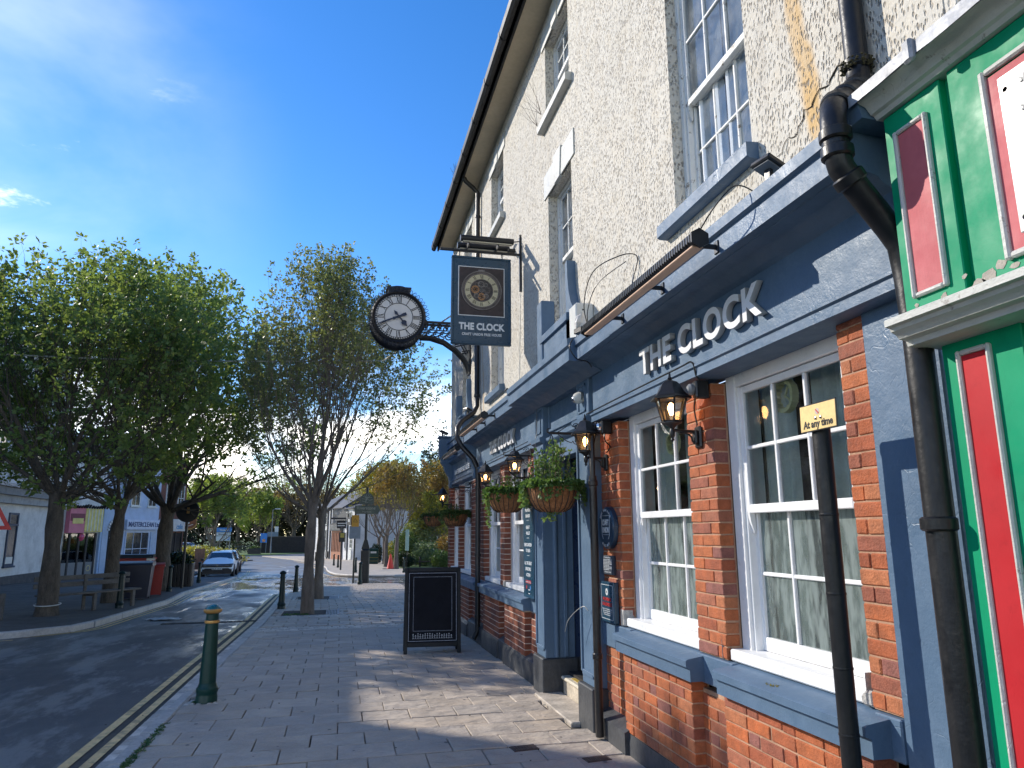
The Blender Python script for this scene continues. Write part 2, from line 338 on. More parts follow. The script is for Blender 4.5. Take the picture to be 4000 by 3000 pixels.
m_brick3 = M('orange_red_brick_pieces', (.4, .12, .04), .82, .22, 16, .8, 85, rnd=BR, attr=True, bdist=.006)
m_mortar = M('warm_mortar', (.42, .25, .16), .9, .2, 10, .5, 120, bdist=.004)
m_mortar2 = M('pale_mortar', (.60, .50, .42), .9, .15, 10, .4, 120, bdist=.004)
m_glass = mat_glass('window_glass', smear=.05, refl=1.0)
m_glassup = mat_glass('upper_window_glass', (.9, .94, .96), smear=.35, refl=1.0)
m_ripple = mat_glass('obscured_window_glass', (.75, .82, .8), ripple=.45, rscale=15)
m_lglass = mat_glass('lantern_glass', (.93, .93, .92), smear=.03, refl=1.2)
m_bulb = M('lit_lamp_bulb', (1, .6, .2), .4, 0, 5, emis=(1, .50, .16), es=10)
m_curtain = M('grey_green_curtain', (.62, .65, .58), .9, .1, 8, .2, 60)
m_net = M('pale_net_curtain', (.80, .83, .85), .9, .06, 8, .1, 60)
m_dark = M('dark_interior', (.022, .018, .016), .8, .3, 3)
m_oldgold = M('pale_yellow_plastic', (.80, .72, .36), .4, .08, 8)
m_gold = M('dull_gold_paint', (.56, .30, .09), .34, .2, 8, .1, 40, metal=.35)
m_bgreen = M('dark_green_bollard_paint', (.003, .042, .034), .36, .12, 6, .12, 35, spec=.4)
m_bdark = M('black_green_bollard_paint', (.004, .017, .016), .4, .12, 6, .12, 35, spec=.35)
m_teal = M('teal_bollard_cap_paint', (.01, .11, .12), .25, .12, 8, coat=.4)
m_chrome = M('polished_metal', (.6, .6, .6), .15, .05, 5, metal=1)
m_wplast = M('white_plastic', (.62, .62, .58), .4, .06, 8)
m_gplast = M('grey_plastic', (.16, .17, .18), .45, .06, 8)
m_lightstrip = M('frosted_light_strip', (.72, .48, .32), .35, .03, 5)
m_bark = M('grey_brown_bark', (.15, .12, .095), .9, .35, 9, 1, 26, bdist=.03, obj=False, stretch=(1, 1, .28))
m_bark2 = M('dark_ridged_bark', (.095, .075, .055), .92, .4, 8, 1, 18, bdist=.05, stretch=(1, 1, .35))
m_leafL = mat_leaf('fresh_green_leaves', (.155, .235, .085), (.25, .30, .09), .5)
m_leafR = mat_leaf('young_grey_green_leaves', (.18, .22, .11), (.26, .27, .11), .45)
m_willow = mat_leaf('yellow_green_foliage', (.30, .36, .09), (.22, .29, .07), .45, .6)
m_autumn = mat_leaf('bronze_leaves', (.27, .15, .05), (.25, .24, .07), .4, .5)
m_yelleaf = mat_leaf('yellow_leaves', (.32, .28, .04), (.2, .2, .04), .4, .5)
m_dkleaf = mat_leaf('dark_evergreen_leaves', (.016, .032, .014), (.03, .05, .018), .2, .8)
m_shrub = mat_leaf('shrub_leaves', (.06, .11, .03), (.12, .17, .05), .3, 1.5)
m_vari = mat_leaf('pale_variegated_leaves', (.22, .28, .16), (.12, .18, .07), .3, 3)
m_ivy = mat_leaf('ivy_leaves', (.05, .13, .03), (.16, .26, .07), .35, 9)
m_ivyv = mat_leaf('variegated_leaves', (.22, .32, .12), (.08, .17, .05), .35, 14)
m_coir = M('coir_liner', (.36, .165, .07), .95, .35, 30, 1, 130, bdist=.012)
m_grass = M('lawn_grass', (.10, .17, .04), .9, .3, 3, .6, 40)
m_soil = M('soil', (.05, .04, .03), .95, .3, 6, .6, 30)
def glyphs(s, size, depth, mats, name, parent, Mx, width=None, off=0, each=True, label=None, kind=None, bevel=0, space=1.0):
    """words set with Blender's own font as real meshes; each = one object per character"""
    def mk(body):
        cu = bpy.data.curves.new('t', 'FONT'); cu.body = body; cu.size = size; cu.extrude = depth / 2; cu.offset = off; cu.resolution_u = 3 if size < .1 else 6; cu.space_character = space
        if bevel: cu.bevel_depth = bevel; cu.bevel_resolution = 1
        o = bpy.data.objects.new('t', cu); COL.objects.link(o); bpy.context.view_layer.update()
        me = bpy.data.meshes.new_from_object(o.evaluated_get(bpy.context.evaluated_depsgraph_get())); bpy.data.objects.remove(o); bpy.data.curves.remove(cu); return me
    def ext(me):
        xs = [v.co.x for v in me.vertices]; return (min(xs), max(xs)) if xs else (0, 0)
    full = mk(s); a, b = ext(full); sc = (width / (b - a)) if width else 1
    outs = []
    def place(me, nm, dx):
        for v in me.vertices: v.co = Mx @ Vector(((v.co.x + dx - a) * sc, v.co.y, v.co.z + depth / 2))
        me.materials.clear()
        for m in (mats if isinstance(mats, (list, tuple)) else [mats]): me.materials.append(m)
        if isinstance(mats, (list, tuple)) and len(mats) > 1:
            nrm = (Mx.to_3x3() @ Vector((0, 0, 1))).normalized(); me.update()
            for p in me.polygons: p.material_index = 0 if p.normal.dot(nrm) > .5 else 1
        o = bpy.data.objects.new(nm, me); COL.objects.link(o); o.parent = parent
        if kind: o['kind'] = kind
        outs.append(o)
    if not each: place(full, name, 0); return outs
    for i, ch in enumerate(s):
        if ch == ' ': continue
        me = mk(ch); _, r = ext(me); _, rr = ext(mk(s[:i + 1])); place(me, name, rr - r)
    bpy.data.meshes.remove(full); return outs
def basis(o, x, y, z): return Matrix(((x[0], y[0], z[0], o[0]), (x[1], y[1], z[1], o[1]), (x[2], y[2], z[2], o[2]), (0, 0, 0, 1)))
def on_wall(x, y, z): return basis((x, y, z), (0, -1, 0), (0, 0, 1), (-1, 0, 0))     # on the pub front, reads from the far end towards the near end
def to_cam(x, y, z): return basis((x, y, z), (1, 0, 0), (0, 0, 1), (0, -1, 0))       # on a face that looks back down the street
# ================================================================ THE SETTING
def mat_road():
    m = newm('wet_and_dry_asphalt'); t, n, l, nz, mr, ma, mx = node_kit(m); b = n['Principled BSDF']
    g = n.new('ShaderNodeNewGeometry'); P = g.outputs['Position']; sp = n.new('ShaderNodeSeparateXYZ'); l.new(P, sp.inputs[0]); y = sp.outputs[1]; x = sp.outputs[0]
    base = mx(mr(nz(P, .5, 4, .6), .35, .65), (.066, .060, .056), (.10, .092, .084))
    base = mx(mr(nz(P, 1.3, 7, .72, (1.3, .4, 1)), .49, .56, 0, .95), base, (.22, .205, .185))          # drier, paler drag marks along the lane
    base = mx(mr(nz(P, 90, 2), .45, .65, 0, .35), base, (.14, .14, .14))
    patch = ma('MULTIPLY', mr(y, 20.6, 20.9), ma('SUBTRACT', 1, mr(ma('ADD', y, ma('MULTIPLY', nz(P, 1.2, 3), 3)), 29, 29.6)))
    base = mx(ma('MULTIPLY', patch, .8), base, (.022, .023, .027))                                     # newer black trench patch
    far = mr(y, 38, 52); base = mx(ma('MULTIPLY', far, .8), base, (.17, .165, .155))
    wet = ma('MULTIPLY', mr(y, 27.5, 31), ma('SUBTRACT', 1, mr(y, 44, 54)))
    wet = ma('MULTIPLY', wet, mr(nz(P, .9, 6, .7, (.9, .35, 1)), .40, .52))
    gut = ma('MULTIPLY', mr(x, -2.75, -2.0), mr(nz(P, 2.2, 5, .7, (1, .4, 1)), .47, .56)); gut = ma('MULTIPLY', gut, mr(y, 10, 14))
    streak = ma('MULTIPLY', mr(nz(P, .7, 5, .6, (2.2, .16, 1)), .555, .60), ma('MULTIPLY', mr(y, 17, 21), ma('SUBTRACT', 1, mr(y, 44, 54))))
    wet = ma('MAXIMUM', ma('MAXIMUM', wet, gut), ma('MULTIPLY', streak, .9)); wet = ma('MULTIPLY', wet, 1.0, True)
    base = mx(ma('MULTIPLY', wet, .6), base, (.03, .03, .033)); l.new(base, b.inputs['Base Color'])
    damp = mr(nz(P, .6, 4, .6, (1, .4, 1)), .4, .65, .42, .72)
    rg = n.new('ShaderNodeMix'); rg.data_type = 'FLOAT'; l.new(wet, rg.inputs[0]); l.new(damp, rg.inputs[2]); rg.inputs[3].default_value = .10; l.new(rg.outputs[0], b.inputs['Roughness'])
    bp = n.new('ShaderNodeBump'); bp.inputs['Distance'].default_value = .008; l.new(ma('SUBTRACT', .55, ma('MULTIPLY', wet, .46)), bp.inputs['Strength'])
    l.new(ma('ADD', nz(P, 110, 3, .7), ma('MULTIPLY', nz(P, 5, 3), 2)), bp.inputs['Height']); l.new(bp.outputs[0], b.inputs['Normal']); return m
m_road = mat_road()
SL = [(.48, .39, .30), (.53, .44, .345), (.44, .365, .29), (.49, .395, .30), (.55, .46, .37), (.45, .385, .32)]
def mat_slab(name, attr):
    m = newm(name); t, n, l, nz, mr, ma, mx = node_kit(m); b = n['Principled BSDF']; b.inputs['Specular IOR Level'].default_value = .4
    g = n.new('ShaderNodeNewGeometry'); P = g.outputs['Position']
    cr = n.new('ShaderNodeValToRGB'); cr.color_ramp.interpolation = 'CONSTANT'; e = cr.color_ramp.elements
    while len(e) < 6: e.new(.5)
    for i, c in enumerate(SL): e[i].position = i / 6; e[i].color = (*c, 1)
    if attr: a = n.new('ShaderNodeAttribute'); a.attribute_name = 'rnd'; r = a.outputs['Fac']
    else: a = n.new('ShaderNodeObjectInfo'); r = a.outputs['Random']
    l.new(r, cr.inputs[0]); off = n.new('ShaderNodeVectorMath'); off.operation = 'MULTIPLY_ADD'; cb = n.new('ShaderNodeCombineXYZ')
    for i in range(3): l.new(r, cb.inputs[i])
    l.new(cb.outputs[0], off.inputs[0]); off.inputs[1].default_value = (37, 53, 17); l.new(P, off.inputs[2]); Q = off.outputs[0]
    c = mx(mr(nz(Q, 2.5, 5, .65), .35, .7), cr.outputs[0], (.38, .325, .27)); c = mx(mr(nz(P, 1.1, 6, .7), .48, .7, 0, .5), c, (.34, .285, .225)); c = mx(mr(nz(P, 70, 3, .7), .5, .7, 0, .35), c, (.55, .49, .42))
    l.new(c, b.inputs['Base Color']); l.new(mr(nz(P, 3, 4), .3, .7, .5, .8), b.inputs['Roughness'])
    cleft = ma('ADD', ma('MULTIPLY', nz(Q, 3.2, 5, .55, (1, 1.6, 1)), 3.2), ma('MULTIPLY', nz(Q, 60, 3, .7), .16))
    st = ma('MULTIPLY', ma('FRACT', ma('MULTIPLY', nz(Q, 2.2, 2, .4), 6.0)), .28)
    bp = n.new('ShaderNodeBump'); bp.inputs['Strength'].default_value = .85; bp.inputs['Distance'].default_value = .022; l.new(ma('ADD', cleft, st), bp.inputs['Height']); l.new(bp.outputs[0], b.inputs['Normal']); return m
m_slab = mat_slab('riven_paving_slab', False); m_slab2 = mat_slab('riven_paving_slabs_far', True)
m_bed = M('paving_joint_mortar', (.085, .072, .058), .9, .25, 4, .6, 40, dirt=.4, dirtcol=(.05, .05, .03), ds=5)
m_tar = M('left_pavement_tarmac', (.10, .085, .072), .85, .3, 1.2, .5, 60)
m_kerb = M('granite_kerb', (.24, .235, .23), .7, .25, 3, .5, 60, rnd=[(.42, .39, .35), (.52, .48, .43), (.47, .43, .385)], dirt=.35, ds=3)
m_sett = M('granite_setts', (.2, .19, .18), .55, .25, 6, .6, 50, rnd=[(.48, .42, .35), (.60, .53, .45), (.53, .47, .40), (.40, .36, .31)], attr=True)
m_yellow = M('worn_yellow_road_paint', (.82, .56, .24), .6, .18, 5, .5, 80, dirt=.85, dirtcol=(.13, .11, .08), ds=7)
m_wline = M('worn_white_road_paint', (.55, .55, .52), .6, .2, 5, .3, 60, dirt=.6, dirtcol=(.15, .15, .14), ds=4)
m_ygap = M('gutter_grit', (.075, .066, .055), .8, .3, 8, .9, 60)
YS = [-14, -6, 0, 3, 6, 8.5, 11, 13.5, 15.2, 16.0, 16.6, 17.3, 19, 21, 23.6, 25.5, 28.4, 31.6, 36.4, 39.4, 43.4, 45, 50, 56, 62, 70, 79, 90, 105, 120, 130]
def interp(pts, y):
    if y <= pts[0][0]: return pts[0][1]
    for (a, va), (b, vb) in zip(pts, pts[1:]):
        if y <= b: return va + (vb - va) * (y - a) / (b - a)
    return pts[-1][1]
def strip(name, L_, R_, dz, mat, y0, y1, step=1.5, skirt=0, kind='structure', parent=None, extra=(), smooth=False, **kw):
    """a sheet between two edge lines x(y), laid on the slope of the street; skirt = depth of its edge faces"""
    ys = sorted(set([y0, y1] + [p[0] for p in L_ + R_ if y0 < p[0] < y1] + [a for a, _ in GP if y0 < a < y1] + list(extra)))
    q = []
    for a, b in zip(ys, ys[1:]):
        k = max(1, int((b - a) / step)); q += [a + (b - a) * i / k for i in range(k)]
    q.append(ys[-1]); mb = MB()
    l_ = [(interp(L_, y), y, Z(y) + dz) for y in q]; r_ = [(interp(R_, y), y, Z(y) + dz) for y in q]
    n_ = len(q); mb.add(l_ + r_, [(i, n_ + i, n_ + i + 1, i + 1) for i in range(n_ - 1)])
    if skirt:
        for e in (l_, r_): mb.add(e + [(p[0], p[1], p[2] - skirt) for p in e], [(i, i + 1, n_ + i + 1, n_ + i) for i in range(n_ - 1)])
        for i in (0, -1): mb.add([l_[i], r_[i], (r_[i][0], r_[i][1], r_[i][2] - skirt), (l_[i][0], l_[i][1], l_[i][2] - skirt)], [(0, 1, 2, 3)])
    return mb.ob(name, mat, parent, smooth, kind, **kw)
K0 = lambda *a: [(y, x) for y, x in a]
RD = -.075                                                          # road surface below the pavement
ground = MB().add([(-900, -300, -1.9), (900, -300, -1.9), (900, 900, -1.9), (-900, 900, -1.9)], [(0, 1, 2, 3)]).ob('ground', m_grass, kind='structure')
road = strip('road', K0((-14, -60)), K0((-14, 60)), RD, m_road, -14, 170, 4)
# near pavement, then the mouth of the side street, then the pavement beyond it
NK = K0((-14, -1.55), (6, -1.55), (16, -1.55), (20, -1.60), (25, -1.76), (27.5, -1.62), (29.5, -1.2), (31.5, -.55), (32.6, .3), (33, 1.9))
pav = strip('pavement', NK, K0((-14, 2.3), (33, 2.6)), -.030, m_bed, -14, 33, 2, skirt=.1)
pav_side = strip('side_pavement', K0((15.3, 2.3), (33, 2.3)), K0((15.3, 9), (33, 9)), -.004, m_tar, 15.5, 33, 2, skirt=.1)
FK = K0((41.2, 3.0), (42, 1.3), (43.2, .55), (45, -.12), (48, -.5), (52, -.75), (57.6, -.9), (65, -1.4), (72, -1.95), (78, -2.75), (90, -5.5), (110, -11))
fpav = strip('far_pavement', FK, K0((41.2, 14), (60, 14), (110, 14)), .03, M('far_pavement_paving', (.42, .36, .29), .8, .18, 2.5, .4, 30), 41.2, 108, 2, skirt=.12)
LK = K0((12.5, -12), (13.8, -8.4), (15.2, -5.95), (15.7, -5.4), (16.3, -4.98), (17.3, -4.86), (19, -4.85), (23.6, -4.86), (28.4, -5.3), (36.4, -5.4), (43.4, -5.55), (44.2, -6.2), (44.6, -8.4), (64, -9.4), (66, -8.2), (86, -10.2), (89, -9.6), (92, -12), (112, -16))
lpav = strip('left_pavement', K0((12.5, -30)), LK, .03, m_tar, 12.5, 112, 2, skirt=.12)
strip('grass_verge', K0((113, -40), (150, -60)), K0((113, -16), (116, -12), (120, -8.2), (128, -5), (150, -2)), .03, m_grass, 113, 168, 5, skirt=.1)
# kerb stones as parts of the pavements: shared meshes
def stone_mesh(name, w, l_, h, b, mat):
    me_o = MB().box(-w / 2, w / 2, -l_ / 2, l_ / 2, -h, 0, b).ob(name, mat); me = me_o.data; bpy.data.objects.remove(me_o); return me
def lay(me, name, parent, x, y, z, rz=0, kind=None):
    o = bpy.data.objects.new(name, me); COL.objects.link(o); o.parent = parent
    s = (Z(y + .1) - Z(y - .1)) / .2
    o.location = (x, y, z); o.rotation_euler = (math.atan(s), 0, rz); return o
ks = [stone_mesh('kerb_stone', .125, .9, .16, .012, m_kerb), stone_mesh('kerb_stone', .125, .9, .16, .02, m_kerb)]
y = 1.0
while y < 27:
    x = interp(NK, y) + .062; dx = (interp(NK, y + .45) - interp(NK, y - .45)) / .9
    lay(RND.choice(ks), 'kerb_stone', pav, x, y, Z(y) + .004 + RND.uniform(-.003, .003), -math.atan(dx)); y += .915
y = 15.3
while y < 44:
    x = interp(LK, y); dx = (interp(LK, y + .3) - interp(LK, y - .3)) / .6
    a = -math.atan(dx); lay(RND.choice(ks), 'kerb_stone', lpav, x - .02, y, Z(y) + .045, a); y += .93 * cos(a)
for a_, b_ in (((-12, 12.9), (-8.4, 13.95)), ((-8.4, 13.95), (-6.0, 15.3))):
    L0 = sqrt((b_[0] - a_[0]) ** 2 + (b_[1] - a_[1]) ** 2); k = int(L0 / .93)
    for i in range(k):
        t = (i + .5) / k; lay(ks[i % 2], 'kerb_stone', lpav, a_[0] + (b_[0] - a_[0]) * t, a_[1] + (b_[1] - a_[1]) * t, Z(a_[1]) + .045, atan2(b_[1] - a_[1], b_[0] - a_[0]) - pi / 2)
y = 42.0
kf = []
fk_mb = MB()
for (ya, xa), (yb, xb) in zip(FK[:7], FK[1:8]):
    fk_mb.tube([(xa, ya, Z(ya) + .0), (xb, yb, Z(yb) + .0)], .07, 6)
fk_mb.tube([(3, 41.25, Z(41.2)), (13, 41.0, Z(41))], .07, 6)
fk_mb.ob('kerb_line', m_kerb, fpav, kind='stuff')
# slabs
slab_me = []
for i in range(8):
    mb = MB(); w, l_ = .412 + RND.uniform(-.004, .003), .354 + RND.uniform(-.005, .004)
    mb.box(-w / 2, w / 2, -l_ / 2, l_ / 2, -.035, 0, .004)
    o = mb.ob('slab', m_slab); me = o.data; bpy.data.objects.remove(o)
    for v in me.vertices: v.co.x += RND.uniform(-.003, .003); v.co.y += RND.uniform(-.003, .003); v.co.z += RND.uniform(-.0015, .0015)
    slab_me.append(me)
PX, PY = .42, .372
rest = MB(); count = 0; row = 0; y = 2.42
pits_t = [(17.35, 18.75), (22.9, 24.4)]
while y < 32.6:
    band = (14.2 < y < 14.95) or (17.0 < y < 17.35)
    x = interp(NK, y) + .15 + (PX / 2 if row % 2 else 0) - .02
    xr = 2.12 if y < 15.3 else 2.55
    if row % 2: xs = [(interp(NK, y) + .14, x - .005)]
    else: xs = []
    while x < xr: xs.append((x, min(x + PX - .008, xr + .02))); x += PX
    for xa, xb in xs:
        if xb - xa < .05: continue
        xm = (xa + xb) / 2
        if band or any(a < y + PY / 2 < b and -1.3 < xm < .1 for a, b in pits_t) or abs(xm + 1.23) < .16 and any(abs(y + PY / 2 - q) < .2 for q in (8.13,)): continue
        if 6.28 < y + PY / 2 < 7.6 and xm > 1.95: continue
        zz = Z(y + PY / 2) + RND.uniform(-.0025, .0025); full = abs(xb - xa - PX + .008) < .01
        if count < 285 and y > 2.4:
            o = bpy.data.objects.new('slab', RND.choice(slab_me)); COL.objects.link(o); o.parent = pav; s = (Z(y + .3) - Z(y)) / .3
            o.location = (xm, y + PY / 2, zz); o.rotation_euler = (math.atan(s) + RND.uniform(-.004, .004), RND.uniform(-.004, .004), 0 if not full else RND.choice((0, pi)) + RND.uniform(-.004, .004))
            if not full: o.scale = ((xb - xa) / .412, 1, 1)
            count += 1
        else:
            s = Z(y + PY) - Z(y); c = RND.random(); g_ = .026
            rest.add([(xa, y, zz - s / 2 - .027), (xb, y, zz - s / 2 - .027), (xb, y + PY - .002, zz + s / 2 - .027), (xa, y + PY - .002, zz + s / 2 - .027),
                      (xa + g_ / 2, y + g_ / 2, zz - s / 2), (xb - g_ / 2, y + g_ / 2, zz - s / 2), (xb - g_ / 2, y + PY - g_ / 2, zz + s / 2), (xa + g_ / 2, y + PY - g_ / 2, zz + s / 2)],
                     [(4, 5, 6, 7), (0, 1, 5, 4), (1, 2, 6, 5), (2, 3, 7, 6), (3, 0, 4, 7)], 0, c)
    y += PY; row += 1
rest.ob('far_slabs', m_slab2, pav, False, kind='stuff', attr=True)
# bands and gutter course of granite setts
st = MB()
def sett(x, y, w, l_, dz=0):
    st.box(x + .006, x + w - .006, y + .006, y + l_ - .006, Z(y) - .04, Z(y) + dz + RND.uniform(-.006, .004), .012, c=RND.random())
for y0, n_ in ((14.22, 7), (17.0, 4)):
    for j in range(n_):
        x = interp(NK, y0) + .14 - (.05 if j % 2 else 0)
        while x < 2.1: w = RND.uniform(.1, .17); sett(x, y0 + j * .105, w, .105); x += w
y = 1.0
while y < 27:
    l_ = RND.uniform(.11, .2)
    x = interp(NK, y) - .11; sett(x, y, .105, l_, -.055 + .002); y += l_
for yb in (8.13,):
    for k in range(26):
        a = k * 2.4; r = .03 * sqrt(k) + .03; sett(-1.23 + r * cos(a) - .04, yb + r * sin(a) - .03, .07, .06)
for a, b in pits_t:
    for k in range(18):
        for (x0_, y0_, w_, h_) in ((-1.33, a + k * .085, .09, .085), (.06, a + k * .085, .09, .085)):
            if y0_ < b: sett(x0_, y0_, w_, h_)
st.ob('granite_sett', m_sett, pav, kind='stuff', attr=True)
for i, (a, b) in enumerate(pits_t):
    mb = MB(); za = Z((a + b) / 2)
    mb.box(-1.24, .05, a + .02, b - .02, za - .05, za - .012)
    mb.ob('tree_pit_soil', m_soil, pav)
    mb = MB()
    for k in range(14): mb.box(-.42 + k * .034, -.40 + k * .034, a + .05, b - .1, Z(a) - .012, Z(b) + .004) if k > 4 else None
    mb.box(.01, .05, a + .02, b - .02, Z(b) - .01, Z(a) + .006); mb.box(-1.24, .05, a + .0, a + .035, Z(a) - .02, Z(a) + .006)
    mb.ob('tree_grille', M('grey_iron_grille', (.22, .23, .24), .5, .2, 5), pav)
# painted lines
yl = [(0, -1.945), (6, -1.945), (12, -1.955), (16.5, -1.96), (22, -2.08), (27.5, -2.2)]
strip('gutter_channel', [(p[0], p[1] - .01) for p in yl], [(p[0], interp(NK, p[0]) + .01) for p in yl], RD + .004, m_ygap, -3, 27.5, 1.5)
for k in (0, 1):
    for a, b in ((-3, 17.0), (17.35, 27.4)):
        strip('yellow_line', [(p[0], p[1] + .155 * k) for p in yl], [(p[0], p[1] + .155 * k + .078) for p in yl], RD + .008 + .004, m_yellow, a, b, 1.0)
yl2 = [(15.35, -5.45), (16.1, -4.85), (16.7, -4.68), (19.2, -4.66), (23.6, -4.68), (28.4, -5.1), (36.4, -5.2), (43.4, -5.35), (50, -5.7), (56, -6.3)]
for k in (0, 1):
    strip('yellow_line', [(p[0], p[1] + .14 * k - .07) for p in yl2], [(p[0], p[1] + .14 * k) for p in yl2], RD + .006, m_yellow, 15.35, 56, 1.0)
mb = MB()
for k in (0, 1):
    for a_, b_ in (((-12.6, 12.5), (-8.7, 13.6)), ((-8.7, 13.6), (-5.6, 15.2))):
        o_ = Vector((.25, -.97, 0)) * (.16 + k * .16); A = Vector((a_[0], a_[1], Z(a_[1]) + RD + .006)) + o_; B = Vector((b_[0], b_[1], Z(b_[1]) + RD + .006)) + o_; w = Vector((.25, -.97, 0)) * .075
        mb.quad(A, B, B + w, A + w)
mb.ob('yellow_line', m_yellow, kind='structure')
fy = [(43.6, .15), (45, -.5), (48, -.9), (52, -1.15), (57.6, -1.3), (65, -1.8), (72, -2.4), (78, -3.2), (84, -4.5)]
for k in (0, 1): strip('yellow_line', [(p[0], p[1] - .28 * k - .1) for p in fy], [(p[0], p[1] - .28 * k) for p in fy], RD + .006, m_yellow, 43.6, 84, 1.2)
mb = MB()
for (x0, y0, x1, y1, w) in ((-7.6, 73.5, -6.2, 71, .12), (-4.95, 66, -4.2, 62.5, .12), (-3.7, 57, -3.5, 53, .12), (-3.3, 50, -3.0, 47.5, .12), (.1, 38.6, .9, 38.6, .12), (-1.2, 36.2, -.3, 36.2, .12), (.3, 34.4, 1.1, 34.3, .12), (2.2, 35.6, 3.0, 35.6, .12), (-8, 48.0, -5.9, 48.0, .1), (-8, 44.9, -5.9, 44.9, .1)):
    d = Vector((x1 - x0, y1 - y0, 0)).normalized(); nrm = Vector((-d.y, d.x, 0)) * w * (1.6 if y0 < 45 else 1)
    mb.quad(*[(p[0], p[1], Z(p[1]) + RD + .009) for p in ((x0, y0), (x1, y1), (x1 + nrm.x, y1 + nrm.y), (x0 + nrm.x, y0 + nrm.y))])
mb.ob('road_marking', m_wline, kind='structure')
# drain covers, crossing gutter grate, weeds
for (x, y, w, h, lb) in ((1.42, 5.72, .20, .13, 'small cast iron drain cover in the pavement nearer the kerb of two'), (1.86, 5.33, .19, .11, 'small cast iron drain cover closest to the pub wall')):
    t = empty('drain_cover', (x, y, Z(y)), .1, lb, 'drain cover', 'iron drain covers in the paving')
    MB().box(-w / 2, w / 2, -h / 2, h / 2, -.01, .004, .003).ob('frame', M('rusty_cast_iron', (.07, .045, .035), .6, .3, 20, .4, 60), t)
    mb = MB()
    for i in range(7):
        for j in range(4): mb.box(-w / 2 + .018 + i * (w - .04) / 7, -w / 2 + .018 + (i + .55) * (w - .04) / 7, -h / 2 + .015 + j * (h - .03) / 4, -h / 2 + .015 + (j + .55) * (h - .03) / 4, .003, .007)
    mb.ob('lid', M('worn_cast_iron', (.12, .085, .07), .5, .3, 20), t)
t = empty('gully_grate', (-2.0, 17.18, Z(17.2) + RD), 0, 'black drain channel crossing the gutter beside the second bollard', 'drain')
mb = MB(); mb.box(-1.6, .45, -.09, .09, -.01, .012); mb.ob('frame', m_dark, t)
wd = MB()
for (x, y, s_) in [(-1.41 + RND.uniform(-.015, .02), 5.95 + RND.random() ** 1.6 * 1.3, .028) for _ in range(150)] + [(-1.33, 8.1, .03)] * 10 + [(-.95 + RND.uniform(-.2, .3), 17.6 + RND.uniform(-.2, .2), .07) for _ in range(40)]:
    x += RND.uniform(-.02, .02); y += RND.uniform(-.03, .03)
    for k in range(3):
        a = RND.random() * 6.3; d = Vector((cos(a), sin(a), 0)) * s_ * RND.uniform(.5, 1); b = Vector((x, y, Z(y) + .002)); u = Vector((-d.y, d.x, 0)) * .35
        wd.quad(b, b + d * .5 + u, b + d + Vector((0, 0, s_ * .4)), b + d * .5 - u)
wd.ob('kerbside_weeds', m_ivy, kind='stuff')
# dropped white litter in the road and by the far kerb
for (x, y, s_, lb) in ((-3.85, 18.2, .34, 'crumpled pale plastic sheet lying flat on the dark road'), (-5.15, 31.2, .12, 'small white litter scrap by the far kerb')):
    mb = MB(); n_ = 9
    vs = [(x + (i / n_ - .5) * s_ * 2.6 + RND.uniform(-.03, .03), y + (j / n_ - .5) * s_ * 1.6 + RND.uniform(-.03, .03), Z(y) + RD + .012 + RND.random() * .05 * (1 - abs(i / n_ - .5) * 1.6)) for i in range(n_ + 1) for j in range(n_ + 1)]
    fs = [(i * (n_ + 1) + j, i * (n_ + 1) + j + 1, (i + 1) * (n_ + 1) + j + 1, (i + 1) * (n_ + 1) + j) for i in range(n_) for j in range(n_) if (i / n_ - .5) ** 2 + (j / n_ - .5) ** 2 < RND.uniform(.08, .25)]
    mb.add(vs, fs).ob('plastic_litter', M('dirty_white_plastic', (.5, .5, .48), .5, .2, 20), label=lb, cat='litter')
# ================================================================ THE PUB
pub = empty('pub_building', (0, 0, 0), 0, 'cream roughcast pub with slate blue ground floor, orange brick piers and white sash windows', 'pub')
def wall_sheet(name, mat, X, T, y0, y1, z0, z1, holes, parent, back=True):
    """wall with real openings: outer face, reveals round each opening, inner face"""
    ys = sorted(set([y0, y1] + [h[0] for h in holes] + [h[1] for h in holes])); zs = sorted(set([z0, z1] + [h[2] for h in holes] + [h[3] for h in holes]))
    ys = [v for v in ys if y0 <= v <= y1]; zs = [v for v in zs if z0 <= v <= z1]
    mb = MB()
    solid = lambda a, b: not any(h[0] - 1e-6 <= a[0] and a[1] <= h[1] + 1e-6 and h[2] - 1e-6 <= b[0] and b[1] <= h[3] + 1e-6 for h in holes)
    for a in zip(ys, ys[1:]):
        for b in zip(zs, zs[1:]):
            if solid(a, b):
                mb.quad((X, a[1], b[0]), (X, a[0], b[0]), (X, a[0], b[1]), (X, a[1], b[1]))
                mb.quad((X + T, a[0], b[0]), (X + T, a[1], b[0]), (X + T, a[1], b[1]), (X + T, a[0], b[1]))
    for (a, b, c, d) in holes:
        a_, b_, c_, d_ = max(a, y0), min(b, y1), max(c, z0), min(d, z1)
        if a >= y0: mb.quad((X, a_, c_), (X + T, a_, c_), (X + T, a_, d_), (X, a_, d_))
        if b <= y1: mb.quad((X + T, b_, c_), (X, b_, c_), (X, b_, d_), (X + T, b_, d_))
        if c >= z0: mb.quad((X, a_, c_), (X, b_, c_), (X + T, b_, c_), (X + T, a_, c_))
        if d <= z1: mb.quad((X, a_, d_), (X + T, a_, d_), (X + T, b_, d_), (X, b_, d_))
    mb.quad((X, y1, z0), (X, y1, z1), (X + T, y1, z1), (X + T, y1, z0)); mb.quad((X, y0, z0), (X + T, y0, z0), (X + T, y0, z1), (X, y0, z1))
    return mb.ob(name, mat, parent, False)
